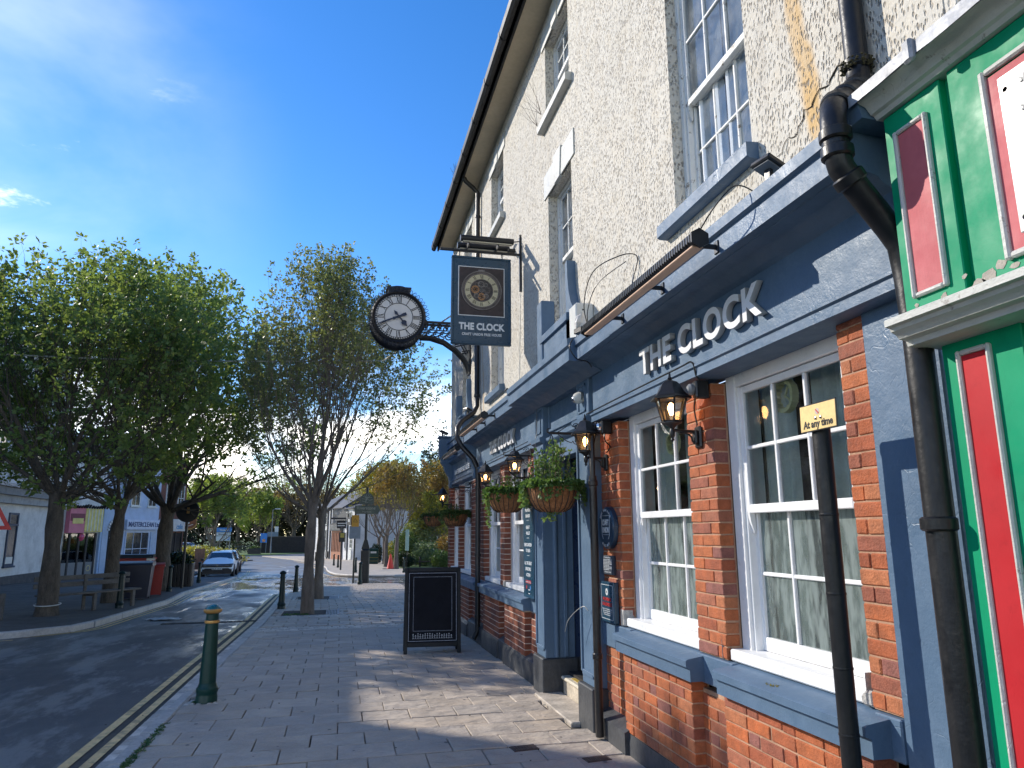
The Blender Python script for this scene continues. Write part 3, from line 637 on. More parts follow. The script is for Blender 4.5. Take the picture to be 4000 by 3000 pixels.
UP = [(3.42, 4.42, 3.80, 5.72), (3.42, 4.42, 6.5, 7.6), (6.77, 7.66, 3.80, 5.52), (6.77, 7.70, 6.52, 7.56), (10.12, 11.06, 3.74, 5.45), (10.12, 11.06, 6.42, 7.5), (12.95, 13.9, 3.8, 5.45), (12.95, 13.85, 6.42, 7.5), (.2, 1.2, 3.8, 5.7)]
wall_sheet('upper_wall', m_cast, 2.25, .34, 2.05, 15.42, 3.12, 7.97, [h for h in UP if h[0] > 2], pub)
MB().quad((2.25, 15.42, -.3), (6.5, 15.42, -.3), (6.5, 15.42, 8), (2.25, 15.42, 8)).ob('gable_wall', m_cast, pub)
MB().box(2.60, 2.64, 2.3, 15.3, 3.0, 7.9).ob('room_back', M('dim_room', (.10, .095, .085), .9), pub)
# eaves, gutter, roof
mb = MB(); mb.box(1.93, 2.26, 2.3, 15.5, 7.93, 7.955); mb.ob('soffit', m_soffit, pub)
mb = MB(); mb.box(1.895, 1.93, 2.3, 15.52, 7.90, 8.06, .004); mb.ob('fascia_board', m_gutter, pub)
prof = [(1.89, 8.045), (1.885, 7.99), (1.86, 7.94), (1.81, 7.935), (1.775, 7.97), (1.765, 8.05), (1.778, 8.05), (1.8, 7.995), (1.82, 7.967), (1.855, 7.967), (1.873, 7.995), (1.878, 8.045)]
MB().prism(prof, 'y', 2.3, 15.62).ob('gutter', m_gutter, pub)
for i in range(13):
    y = 3.1 + i * 1.02
    o = MB().prism([(x + (-.006 if x < 1.85 else .004), z - .006 if z < 8 else z + .005) for x, z in prof[:6]] + [(1.84, 8.0)], 'y', y - .03, y + .03); o.ob('gutter_clip', m_gutter, pub)
rb = MB()
for i in range(16):
    x0 = 1.88 + i * .22; z0 = 8.07 + i * .15; rb.box(x0, x0 + .26, 2.2, 15.5, z0, z0 + .018)
rb.ob('roof', m_roof, pub)
# ---- sash windows
def sash(name, parent, y0, y1, z0, z1, X, cols, ru, rl, zm, mat, gu, gl_, frame=.07, deep=.10, sill=True, curtain=None, cm=None, side=0.0, drop=0.0, bar=.022, cx=.20):
    """box frame, upper sash in front of the lower one, glazing bars, one pane per light"""
    fr = MB()
    fr.box(X, X + deep, y0, y0 + frame, z0, z1, .005); fr.box(X, X + deep, y1 - frame, y1, z0, z1, .005); fr.box(X + .002, X + deep, y0 + frame, y1 - frame, z1 - frame, z1, .005)
    fr.box(X + .018, X + deep + .01, y0 + frame, y0 + frame + .02, z0, z1 - frame, .003); fr.box(X + .018, X + deep + .01, y1 - frame - .02, y1 - frame, z0, z1 - frame, .003)
    if sill: fr.box(X - .085, X + deep, y0 + .004, y1 - .004, z0 - .055, z0 + .01, .008)
    w = fr.ob('window', mat, parent)
    a, b = y0 + frame + .012, y1 - frame - .012
    def leaf(x, za, zb, rows, gm, rail_lo, nm):
        s = MB(); st = .038
        s.box(x, x + .038, a, a + st, za, zb, .004); s.box(x, x + .038, b - st, b, za, zb, .004)
        s.box(x - .002, x + .04, a + st, b - st, za, za + rail_lo, .004); s.box(x, x + .038, a + st, b - st, zb - .04, zb, .004)
        s.ob(nm, mat, w)
        ya, yb, z_a, z_b = a + st, b - st, za + rail_lo, zb - .04
        for i in range(1, cols): q = ya + (yb - ya) * i / cols; MB().box(x + .004, x + .032, q - bar / 2, q + bar / 2, z_a, z_b, .004).ob('glazing_bar', mat, w)
        for j in range(1, rows): q = z_a + (z_b - z_a) * j / rows; MB().box(x + .006, x + .030, ya, yb, q - bar / 2, q + bar / 2, .004).ob('glazing_bar', mat, w)
        for i in range(cols):
            for j in range(rows):
                MB().quad((x + .02, ya + (yb - ya) * (i + 1) / cols, z_a + (z_b - z_a) * j / rows), (x + .02, ya + (yb - ya) * i / cols, z_a + (z_b - z_a) * j / rows), (x + .02, ya + (yb - ya) * i / cols, z_a + (z_b - z_a) * (j + 1) / rows), (x + .02, ya + (yb - ya) * (i + 1) / cols, z_a + (z_b - z_a) * (j + 1) / rows)).ob('pane', gm, w, False)
    leaf(X + .02, zm + drop, z1 - frame - .005, ru, gu, .05, 'upper_sash'); leaf(X + .062, z0 + .012, zm + .045 + drop, rl, gl_, .075, 'lower_sash')
    for e in (a + .012, b - .03): MB().prism([(X + .02, zm + drop), (X + .055, zm + drop), (X + .055, zm - .10 + drop), (X + .045, zm - .115 + drop), (X + .026, zm - .05 + drop)], 'y', e, e + .02).ob('sash_horn', mat, w)
    if curtain:
        for k, (ca, cb) in enumerate(curtain):
            n_ = max(6, int(abs(cb - ca) * 60)); c = MB(); xb = X + cx
            vs = []
            for i in range(n_ + 1):
                t = i / n_; yy = ca + (cb - ca) * t; f = .022 * sin(t * n_ * .95 + k) + .012 * sin(t * n_ * .37 + 2)
                vs += [(xb + f, yy, z0 + .02), (xb + f * 1.1 + .004 * sin(i * 3.1), yy + .006 * sin(i), (z0 + z1) / 2), (xb + f * .9, yy, z1)]
            c.add(vs, [(3 * i + j, 3 * i + 3 + j, 3 * i + 4 + j, 3 * i + 1 + j) for i in range(n_) for j in (0, 1)]).ob('curtain', cm or m_curtain, w)
    return w
# ground-floor windows (frames stand in the brick openings)
G1 = dict(z0=.925, z1=2.555, X=2.3, cols=3, ru=2, rl=2, zm=1.70, mat=m_white, gu=m_glass, gl_=m_ripple, frame=.10, deep=.14)
sash('window', pub, 4.335, 5.56, curtain=[(5.5, 5.12), (4.98, 4.36)], **G1)
sash('window', pub, 2.80, 3.985, curtain=[(3.95, 3.60), (3.46, 3.14)], **G1)
G2 = dict(G1); G2['frame'] = .09; G2['gl_'] = m_glass
sash('window', pub, 8.56, 9.90, curtain=[(9.85, 9.0), (8.95, 8.6)], cm=m_net, **G2)
sash('window', pub, 10.17, 11.40, curtain=[(11.35, 10.8), (10.75, 10.2)], cm=m_net, **G2)
G3 = dict(G2); G3['z1'] = 2.46; G3['cols'] = 2
sash('window', pub, 12.55, 13.80, curtain=[(13.75, 12.6)], cm=m_net, **G3)
sash('window', pub, 13.98, 15.05, curtain=[(15.0, 14.0)], cm=m_net, **G3)
# upper windows
for i, h in enumerate(UP[:8]):
    near = i < 2; tall_ = h[3] - h[2] > 1.3
    sash('window', pub, h[0], h[1], h[2], h[3], 2.36 if not near else 2.33, 3 if True else 2, 2, 2, (h[2] + h[3]) / 2 - (.12 if i == 0 else 0), m_whiteold, m_glassup, m_glassup, frame=.045, deep=.09, curtain=[(h[1] + .25, h[0] + (h[1] - h[0]) * .53), (h[0] + (h[1] - h[0]) * .55, h[0] - .1)], cx=.10, cm=m_net, drop=0, bar=.02)
def sill_stone(y0, y1, z, mat, X=2.17, h=.10):
    MB().prism([(2.36, z), (X, z - .015), (X, z - h), (X + .02, z - h - .012), (2.36, z - h - .012)], 'y', y0, y1).ob('sill', mat, pub)
sill_stone(3.36, 4.58, 3.80, m_blue); sill_stone(10.08, 11.24, 3.74, m_blue)
for h in (UP[3], UP[5], UP[7]): sill_stone(h[0] - .1, h[1] + .13, h[2], m_wtrim)
for h, k in ((UP[2], .34), (UP[3], .30), (UP[5], .26), (UP[6], .3), (UP[7], .26)):
    yc = (h[0] + h[1]) / 2; z = h[3]
    for a, b in ((h[0] - .13, yc - .10), (yc + .10, h[1] + .13)):
        s_ = 1 if a < yc - .2 else -1
        MB().prism([(a, z), (b, z), (b, z + k - .04), (a, z + k - .04)], 'x', 2.235, 2.262).ob('lintel_stone', m_wtrim, pub)
    MB().prism([(yc - .10, z - .012), (yc + .10, z - .012), (yc + .15, z + k), (yc - .15, z + k)], 'x', 2.222, 2.262).ob('keystone', m_wtrim, pub)
# ---- ground-floor backing, rooms
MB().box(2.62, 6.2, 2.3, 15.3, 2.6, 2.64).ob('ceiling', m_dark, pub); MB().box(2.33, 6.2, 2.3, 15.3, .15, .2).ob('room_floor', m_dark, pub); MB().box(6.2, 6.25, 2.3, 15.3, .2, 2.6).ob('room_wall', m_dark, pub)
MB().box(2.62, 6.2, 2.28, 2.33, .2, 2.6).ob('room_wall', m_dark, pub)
# ---- brickwork
CO = .0709
near_n = [0]; far_b = MB(); bcache = {}
def brick_ob(y0, y1, z0, x0, x1):
    k = (round(y1 - y0, 2), round(x1 - x0, 2), RND.randint(0, 1))
    if k not in bcache:
        o = MB().box(0, k[1], 0, k[0], 0, CO - .0085, .0045).ob('brick', m_brick); bcache[k] = o.data
        for v in o.data.vertices: v.co += Vector((RND.uniform(-.0012, .0012), RND.uniform(-.002, .002), RND.uniform(-.0015, .0015)))
        bpy.data.objects.remove(o)
    o = bpy.data.objects.new('brick', bcache[k]); COL.objects.link(o); o.parent = pub; o.location = (x0 + RND.uniform(-.003, .0008), y0, z0 + RND.uniform(-.0012, .0012)); near_n[0] += 1
def brickwork(X, T, y0, y1, z0, z1, near, mort, mi=0, toothed=True):
    """bonded courses between y0 and y1; each brick its own box standing proud of the mortar"""
    n_ = int(round((z1 - z0) / CO)); mb = MB(); mb.box(X + .0055, X + T, y0 + .004, y1 - .004, z0, z1, c=0); mb.ob('mortar', mort, pub, False)
    for j in range(n_):
        z = z0 + j * CO + .004; y = y0
        lens = [.205, .098] if j % 2 else [.098, .205]
        i = 0; first = True
        if j % 2 == 0 and y1 - y0 > .45: lens = [.205]; y_first = .098
        else: y_first = None
        while y < y1 - .02:
            l_ = y_first if (first and y_first) else lens[i % len(lens)] + RND.uniform(-.003, .003); first = False; i += 1
            if y + l_ > y1 - .045: l_ = y1 - y
            l_ = min(l_, y1 - y)
            if near and near_n[0] < 296: brick_ob(y, y + l_, z, X, X + T * .9)
            else:
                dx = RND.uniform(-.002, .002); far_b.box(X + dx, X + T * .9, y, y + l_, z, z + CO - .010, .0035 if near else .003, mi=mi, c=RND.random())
            y += l_ + .008
z_lo, z_hi = .93, 2.56
brickwork(2.2, .10, 3.985, 4.335, z_lo - .06, 2.50, True, m_mortar)
brickwork(2.2, .10, 2.62, 2.80, z_lo - .06, 2.57, True, m_mortar)
brickwork(2.2, .10, 5.56, 6.0, z_lo - .06, 2.50, True, m_mortar)
P0 = .145
brickwork(2.13, .12, 4.32, 5.42, P0, .71, True, m_mortar, 1)
brickwork(2.13, .12, 2.74, 3.93, P0, .71, True, m_mortar, 1)
brickwork(2.2, .10, 3.93, 4.32, P0, .66, False, m_mortar, 1); brickwork(2.2, .10, 5.42, 6.0, P0 + .03, .68, False, m_mortar, 1)
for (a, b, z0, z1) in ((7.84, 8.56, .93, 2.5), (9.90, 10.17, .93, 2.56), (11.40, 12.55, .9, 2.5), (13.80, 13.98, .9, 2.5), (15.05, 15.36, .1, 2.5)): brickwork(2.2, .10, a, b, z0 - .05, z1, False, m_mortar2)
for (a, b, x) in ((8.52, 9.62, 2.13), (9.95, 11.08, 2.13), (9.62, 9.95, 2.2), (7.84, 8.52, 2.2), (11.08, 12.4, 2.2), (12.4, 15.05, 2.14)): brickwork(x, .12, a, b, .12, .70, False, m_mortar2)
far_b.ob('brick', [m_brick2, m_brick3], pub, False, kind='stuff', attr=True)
# broken and packed mortar at pier feet
mb = MB()
for y in (4.0, 5.57, 2.81, 9.92):
    for k in range(7): mb.box(2.185 + RND.uniform(0, .06), 2.28, y + RND.uniform(-.03, .05), y + RND.uniform(.02, .07), .87, .87 + RND.uniform(.03, .14), .01)
mb.ob('mortar_patch', M('pale_render_filler', (.4, .38, .35), .9, .3, 20, .8, 60), pub, kind='stuff')
# plinth
def plinth(y0, y1, x, z1, x_top=None, name='plinth'):
    zb = Z((y0 + y1) / 2) - .12; xt = x_top if x_top else x + .05
    MB().prism([(x, zb), (x, z1 - .05), (xt, z1), (2.32, z1), (2.32, zb)], 'y', y0, y1).ob(name, m_plinth, pub)
plinth(5.36, 5.95, 2.09, .20, 2.2); plinth(2.7, 5.36, 2.118, .145, 2.128); plinth(2.25, 2.7, 2.16, .16)
plinth(8.46, 9.58, 2.1, .19, 2.128); plinth(9.58, 9.97, 2.12, .24, 2.2); plinth(9.97, 11.06, 2.1, .18, 2.128); plinth(11.06, 12.4, 2.12, .22, 2.2); plinth(12.4, 15.38, 2.1, .14, 2.138); plinth(7.84, 8.46, 2.1, .24, 2.2)
# blue string band and window sills
def band(y0, y1, z0=.70, z1=.865, x=2.178): MB().box(x, 2.3, y0, y1, z0, z1, .006).ob('string_band', m_blue, pub)
band(2.62, 2.77); band(3.9, 4.33); band(5.4, 6.0, .68); band(7.84, 8.45); band(9.6, 9.98); band(11.1, 12.56); band(2.77, 3.9, .70, .80, 2.2); band(4.33, 5.4, .7, .8, 2.2)
def blue_sill(y0, y1, z=.87):
    MB().prism([(2.31, z + .005), (2.075, z - .03), (2.06, z - .04), (2.06, z - .075), (2.085, z - .085), (2.085, z - .16), (2.31, z - .16)], 'y', y0, y1).ob('sill', m_bluew if False else m_blue, pub)
blue_sill(4.24, 5.47); blue_sill(2.68, 3.92); blue_sill(8.40, 9.70); blue_sill(9.78, 11.20); blue_sill(11.56, 15.1, .86)
# right-hand pilaster and strips
MB().box(2.19, 2.35, 2.22, 2.62, -.1, 2.56, .006).ob('pilaster', m_blue, pub)
# fascia, architrave and cornice
def fascia(y0, y1, x, xl, zl=3.02, zf=2.60, zb=2.53):
    MB().box(x, 2.34, y0, y1, zf, zl, .004).ob('fascia', m_blue, pub)
    MB().prism([(x, zb), (x - .018, zb + .008), (x - .018, zf - .012), (x - .032, zf - .004), (x - .032, zf + .010), (x - .012, zf + .022), (x, zf + .024), (2.33, zf), (2.33, zb)], 'y', y0, y1).ob('architrave', m_blue, pub)
    MB().prism([(x, zl - .075), (x - .02, zl - .06), (x - .045, zl - .05), (x - .07, zl - .022), (x - .10, zl - .012), (xl + .06, zl - .006), (xl + .055, zl), (xl, zl), (xl, zl + .095), (xl + .012, zl + .105), (xl + .012, zl + .118), (xl - .012, zl + .125), (xl - .012, zl + .185), (2.26, zl + .27), (2.30, zl + .27), (2.30, zl - .07)], 'y', y0, y1).ob('cornice', m_blue, pub)
fascia(2.27, 5.93, 2.12, 1.88)
fascia(7.88, 11.62, 2.12, 1.88)
fascia(12.1, 15.0, 2.2, 2.08, 3.26, 2.62, 2.55)
MB().box(2.16, 2.3, 12.1, 14.9, 3.03, 3.26, .005).ob('panel_rail', m_blue, pub); MB().prism([(2.2, 2.96), (2.12, 3.0), (2.12, 3.05), (2.2, 3.08)], 'y', 12.1, 14.9).ob('cornice_ledge', m_blue, pub)
for y in (12.4, 13.3, 14.2): MB().box(2.145, 2.17, y, y + .5, 3.07, 3.22, .008).ob('panel', m_blue, pub)
# door bay
PZ = 3.02
fa = MB()
fa.box(2.175, 2.36, 6.3, 7.55, 2.36, PZ, .004); fa.ob('fascia', m_blue, pub)
for (a, b, c, d) in ((6.33, 7.49, 2.94, 2.97), (6.33, 7.49, 2.655, 2.685), (6.33, 6.36, 2.66, 2.96), (7.46, 7.49, 2.66, 2.96)): MB().box(2.155, 2.176, a, b, c, d, .004).ob('panel_moulding', m_blue, pub)
MB().prism([(2.175, 2.52), (2.14, 2.535), (2.12, 2.56), (2.12, 2.59), (2.175, 2.60)], 'y', 6.3, 7.55).ob('moulding', m_blue, pub)
MB().box(2.15, 2.176, 6.34, 7.5, 2.34, 2.38, .004).ob('door_head', m_blue, pub)
for (a, b) in ((5.99, 6.33), (7.51, 7.85)):
    z0 = Z(7) - .1
    MB().box(2.10, 2.42, a, b, .33, 2.56, .006).ob('pilaster', m_blue, pub)
    for (c, d) in ((a + .0, a + .035), (b - .035, b)): MB().box(2.085, 2.104, c, d, .42, 2.48, .004).ob('pilaster_edge', m_blue, pub)
    for zz in (.40, 2.46): MB().box(2.085, 2.104, a + .035, b - .035, zz, zz + .04, .004).ob('pilaster_edge', m_blue, pub)
    MB().box(2.06, 2.44, a - .02, b + .02, z0, .33, .008).ob('pilaster_base', m_plinth, pub)
    MB().box(2.10, 2.42, a, b, 2.6, PZ, .006).ob('pilaster_head', m_blue, pub)
    MB().prism([(2.10, 2.54), (2.06, 2.56), (2.055, 2.6), (2.10, 2.62), (2.3, 2.62), (2.3, 2.54)], 'y', a - .02, b + .02).ob('capital', m_blue, pub)
    for (c, d, e, f) in ((a + .07, b - .07, 2.90, 2.915), (a + .07, b - .07, 2.66, 2.675), (a + .07, a + .085, 2.66, 2.915), (b - .085, b - .07, 2.66, 2.915)): MB().box(2.088, 2.102, c, d, e, f, .002).ob('panel_moulding', m_blue, pub)
MB().prism([(2.1, PZ - .075), (2.08, PZ - .06), (2.055, PZ - .05), (2.02, PZ - .02), (1.97, PZ - .01), (1.88, PZ - .004), (1.82, PZ), (1.82, PZ + .10), (1.832, PZ + .11), (1.832, PZ + .122), (1.808, PZ + .13), (1.808, PZ + .19), (2.26, PZ + .30), (2.32, PZ + .30), (2.32, PZ - .07)], 'y', 5.66, 7.99).ob('cornice', m_blue, pub)
# jamb, half-round trim, dark doorway, step and threshold
MB().box(2.42, 2.9, 7.53, 7.6, .33, 2.4).ob('door_panel', M('dark_blue_door_paint', (.018, .04, .10), .3, .06, 3, .05, 40), pub)
MB().tube([(2.22, 7.515, .34), (2.22, 7.515, 2.38)], .028, 12).ob('jamb_bead', m_blue, pub); MB().box(2.3, 2.34, 7.49, 7.52, .34, 2.38, .006).ob('jamb_bead', m_blue, pub)
MB().box(2.42, 2.9, 7.52, 7.6, -.1, .33).ob('jamb_base', m_plinth, pub)
MB().box(2.75, 2.8, 6.33, 7.6, .17, 2.4).ob('doorway_black_sheet', M('black_doorway', (.006, .006, .007), .5, .1, 3), pub); MB().box(2.40, 2.8, 6.25, 6.33, .1, 2.4).ob('jamb', m_dark, pub); MB().box(2.35, 2.8, 6.3, 7.6, 2.37, 2.4).ob('door_soffit', m_dark, pub)  # black sheet standing in for the unlit interior beyond the open door
MB().box(2.26, 2.8, 6.33, 7.44, -.1, .135, .006).ob('doorstep', M('pale_worn_step', (.50, .43, .33), .8, .25, 6, .5, 30, dirt=.5), pub)
MB().box(2.24, 2.8, 6.33, 7.46, .135, .17, .012).ob('step_tread', M('cream_stone_nosing', (.55, .49, .38), .7, .2, 6, .4, 30), pub)
MB().box(2.29, 2.44, 6.33, 7.26, .171, .176).ob('step_strip', M('yellow_grip_strip', (.42, .28, .04), .8, .2, 10, .6, 90), pub)
MB().box(1.98, 2.26, 6.31, 7.53, -.10, .006, .008).ob('threshold_slab', M('pale_threshold_stone', (.46, .40, .33), .8, .3, 5, .6, 25, dirt=.4), pub)
# surround of the window over the door: apron, pillars and a scrolled wing
for X0, (ya, yb), zs, ztop in ((2.16, (6.52, 7.86), 3.25, 4.25), (2.17, (12.75, 14.15), 3.3, 4.3)):
    MB().box(X0, 2.3, ya, yb, zs, 3.74, .008).ob('apron', m_blue, pub)
    MB().prism([(2.36, 3.80), (X0 - .03, 3.775), (X0 - .03, 3.70), (2.36, 3.70)], 'y', ya + .16, yb - .16).ob('sill', m_blue, pub)
    MB().box(X0 - .01, X0 + .02, ya + .03, yb - .03, 3.40, 3.43, .004).ob('panel_moulding', m_blue, pub)
    MB().box(X0 - .02, 2.3, yb - .22, yb - .02, 3.5, ztop - .04, .008).ob('side_pillar', m_blue, pub)
    sc = [(ya + .26, 3.5), (ya + .26, ztop + .08), (ya + .20, ztop + .10), (ya + .19, ztop - .08), (ya + .16, ztop - .25), (ya + .10, ztop - .38), (ya + .02, ztop - .46), (ya - .01, ztop - .52), (ya, 3.5)]
    MB().prism(sc, 'x', X0, 2.3).ob('scroll_wing', m_blue, pub)
# consoles of the far bay
for y in (12.13, 14.92):
    MB().box(1.93, 2.34, y - .13, y + .13, 3.10, 3.52, .012).ob('console_block', m_blue, pub); MB().box(1.90, 2.34, y - .15, y + .15, 3.52, 3.56, .012).ob('console_cap', m_blue, pub)
    pr = [(2.34, 3.10), (1.97, 3.10), (1.965, 3.03), (1.99, 2.98), (2.03, 2.95), (2.04, 2.88), (2.08, 2.80), (2.13, 2.72), (2.15, 2.62), (2.14, 2.55), (2.16, 2.5), (2.34, 2.5)]
    MB().prism(pr, 'y', y - .085, y + .085).ob('console_scroll', m_blue, pub)
    MB().box(1.92, 1.935, y - .07, y + .07, 3.16, 3.46, .004).ob('panel_moulding', m_blue, pub)
# downpipes of the pub
def pipe(name, pts, r, mat, parent, collars=(), n=12, **kw):
    o = MB().tube(pts, r, n).ob(name, mat, parent, **kw)
    for (p, d) in collars:
        d = Vector(d).normalized(); p = Vector(p); MB().tube([p - d * .025, p - d * .018, p + d * .018, p + d * .025], [r * 1.05, r * 1.22, r * 1.22, r * 1.05], n).ob('collar', mat, o)
    return o
pipe('downpipe', [(2.05, 5.79, 2.06), (2.05, 5.79, .02)], .033, m_bpipe, pub, [((2.05, 5.79, 2.0), (0, 0, 1)), ((2.05, 5.79, .62), (0, 0, 1))])
MB().tube([(2.05, 5.79, 2.06), (2.05, 5.79, 2.42), (2.1, 5.80, 2.5), (2.2, 5.8, 2.52)], .024, 8).ob('downpipe', m_bpipe, pub)
pipe('downpipe', [(1.92, 11.98, 7.95), (1.96, 11.98, 7.86), (2.1, 12.0, 7.76), (2.19, 12.0, 7.66), (2.19, 12.0, 3.72), (2.13, 11.96, 3.6), (1.9, 11.78, 3.42), (1.80, 11.62, 3.28), (1.79, 11.56, 3.1), (1.86, 11.52, 2.96), (2.04, 11.46, 2.76), (2.10, 11.42, 2.6), (2.11, 11.42, 2.4), (2.11, 11.42, .12), (2.04, 11.40, .0)], .042, m_bpipe, pub, [((2.19, 12, z), (0, 0, 1)) for z in (7.2, 5.6, 3.9)] + [((2.11, 11.42, z), (0, 0, 1)) for z in (2.3, 1.25, .33)])
pipe('downpipe', [(2.19, 2.47, 7.9), (2.19, 2.47, 3.62), (2.18, 2.46, 3.56), (2.10, 2.41, 3.47), (1.92, 2.30, 3.32), (1.84, 2.23, 3.24), (1.81, 2.20, 3.16), (1.81, 2.20, 3.04), (1.83, 2.205, 2.97), (1.90, 2.21, 2.89), (2.03, 2.215, 2.74), (2.07, 2.215, 2.68), (2.08, 2.21, 2.55), (2.07, 2.19, 2.3), (2.07, 2.19, -.05)], .05, m_pipe, pub,
     [((2.19, 2.47, 3.66), (0, 0, 1)), ((2.19, 2.47, 5.6), (0, 0, 1)), ((2.13, 2.43, 3.50), (-.3, -.2, -.35)), ((2.01, 2.355, 3.395), (-.5, -.3, -.45)), ((1.815, 2.2, 3.03), (0, 0, 1)), ((1.865, 2.208, 2.93), (.5, 0, -.7)), ((1.88, 2.26, 3.28), (-.2, -.2, -.3)), ((1.81, 2.195, 3.1), (0, 0, 1)), ((2.06, 2.185, 1.62), (0, 0, 1)), ((2.06, 2.185, .5), (0, 0, 1))], 18)
mb = MB()                                                            # moss round the leaking joint
for k in range(90):
    a = RND.random() * 6.3; r = .053 + RND.random() * .018; p = Vector((2.19 + r * cos(a), 2.47 + r * sin(a), 3.66 + RND.uniform(-.03, .02))); mb.lathe([(0, -.008), (.009, 0), (0, .009)], p, 5)
mb.ob('pipe_moss', M('dark_moss', (.045, .04, .015), .95, .3, 40, .5, 80), pub, kind='stuff')
# the crack with moss that runs down beside the pipe
cr = MB(); pts = []
for i in range(26):
    t = i / 25; pts.append((2.246, 2.56 + .62 * t + .012 * sin(i * 2.3), 3.80 - .13 * t - .02 * sin(i * 1.1) - (.05 if t > .6 else 0)))
cr.tube(pts, [.0015 + .004 * abs(sin(i * .9)) * (1 - i / 26) for i in range(26)], 5); cr.ob('wall_crack', M('dark_crack', (.035, .025, .012), .95, .3, 20), pub)
# the joint and the wall above the neighbour
nb = empty('neighbouring_building', (0, 0, 0), 0, 'white roughcast upper wall above the green shopfront', 'building')
wall_sheet('upper_wall', m_cast2, 2.27, .3, -3, 2.05, 3.1, 7.9, [(-1.2, .3, 4.4, 6)], nb)
MB().box(2.255, 2.3, 1.99, 2.06, 3.1, 7.9, .006).ob('joint_fillet', m_cast, nb)
MB().prism([(2.18, 8.0), (1.85, 8.1), (1.85, 8.2), (6, 10.5), (6, 8)], 'y', -3, 2.2).ob('roof', m_roof, nb)
MB().prism([(1.62 - .09 * cos(a), 3.34 + .5 - .5 * cos(a)) if False else (1.62 + .16 * (1 - cos(a)), 3.36 + .8 * sin(a)) for a in [i * pi / 20 for i in range(11)]] + [(-.5, 4.16), (-.5, 3.36)], 'x', 2.2, 2.28).ob('smooth_render_patch', M('smooth_grey_render', (.42, .42, .44), .6, .12, 1.5, .15, 20, dirt=.5, dirtcol=(.06, .06, .06), ds=3), nb)
# ================================================================ THE GREEN SHOPFRONT
shop = empty('green_shopfront', (2.1, 1.0, 0), 0, 'bright green timber shopfront with red panels and peeling white mouldings', 'shopfront')
shop.location = (0, 0, 0)
def mould(parent, X, y0, y1, z0, z1, w=.024, t=.022, mat=m_wtrim, name='moulding'):
    MB().box(X - t, X + .004, y0, y0 + w, z0, z1, .006).ob(name, mat, parent); MB().box(X - t, X + .004, y1 - w, y1, z0, z1, .006).ob(name, mat, parent)
    MB().box(X - t + .001, X + .003, y0 + w, y1 - w, z0, z0 + w, .006).ob(name, mat, parent); MB().box(X - t + .001, X + .003, y0 + w, y1 - w, z1 - w, z1, .006).ob(name, mat, parent)
MB().box(2.0, 2.16, 1.885, 2.155, 2.35, 3.17, .004).ob('corner_board', m_green, shop)
MB().box(2.03, 2.16, 1.85, 1.885, 2.35, 3.17).ob('groove', m_green, shop)
MB().box(2.0, 2.16, -3, 1.85, 2.35, 3.17, .004).ob('fascia_board', m_green, shop)
MB().box(1.994, 2.0, 1.965, 2.085, 2.44, 3.06).ob('red_panel', m_pink, shop); mould(shop, 2.0, 1.945, 2.105, 2.42, 3.08, .018, .018)
MB().box(1.994, 2.0, -2.6, 1.70, 2.44, 3.04).ob('red_panel', m_pink, shop); mould(shop, 2.0, -2.62, 1.72, 2.42, 3.07, .022, .02)
MB().box(1.984, 1.993, -2.56, 1.655, 2.485, 3.01, .003).ob('white_board', M('white_sign_board', (.62, .61, .58), .3, .06, 2), shop)
for z in (2.53, 2.96): MB().lathe([(.0, .0), (.009, .0), (.011, .003), (.0, .004)], (1.984, 1.632, z), 12, 'x').ob('screw_cap', m_wplast, shop)
for z in (2.955, 2.865, 2.775, 2.685, 2.59):
    for y in (1.585, 1.50, 1.415): glyphs('*', .075, .002, m_gplast, 'asterisk', shop, on_wall(1.983, y + RND.uniform(-.006, .006), z - .035), off=.0012)
# flaked paint
fl = MB()
for (y, z, s_) in ((2.10, 2.395, .013), (2.06, 2.365, .012), (1.975, 2.392, .018), (1.835, 2.385, .03), (1.79, 2.40, .034), (1.75, 2.42, .026), (1.885, 2.43, .014), (1.70, 2.40, .02), (1.64, 2.395, .018)):
    n_ = 9; ps = [(1.9985, y + s_ * RND.uniform(.5, 1.1) * cos(k * 2 * pi / n_), z + s_ * .7 * RND.uniform(.5, 1.1) * sin(k * 2 * pi / n_)) for k in range(n_)]; fl.quad(*ps)
fl.ob('bare_wood_patch', M('bare_grey_wood', (.36, .32, .27), .8, .2, 20, .5, 60), shop, kind='stuff')
# cornice gutter with lead
MB().prism([(2.17, 3.17), (1.98, 3.17), (1.97, 3.185), (1.955, 3.19), (1.935, 3.22), (1.90, 3.235), (1.895, 3.26), (1.93, 3.27), (2.25, 3.31), (2.25, 3.17)], 'y', -3, 2.165).ob('cornice', m_wtrim, shop)
ld = MB(); n_ = 60; vs = []
for i in range(n_ + 1):
    y = 2.2 - i * 5.2 / n_; w = .006 * sin(i * .7) + .005 * sin(i * 1.9 + 1)
    vs += [(2.25, y, 3.345 + w), (1.93 + w, y, 3.292 + w * .5), (1.885 + w, y, 3.278 + w), (1.882 + w * 1.4, y, 3.225 + w * 1.6)]
ld.add(vs, [(4 * i + j, 4 * i + 4 + j, 4 * i + 5 + j, 4 * i + 1 + j) for i in range(n_) for j in range(3)]); ld.ob('lead_flashing', m_lead, shop)
MB().box(1.87, 1.90, 1.855, 1.90, 3.21, 3.30, .01).ob('lead_clip', m_lead, shop)
MB().prism([(2.13, 3.17), (2.13, 3.33), (1.99, 3.31), (1.90, 3.25), (1.92, 3.18)], 'y', 2.17, 2.32).ob('blue_cornice_return', m_blue, pub)
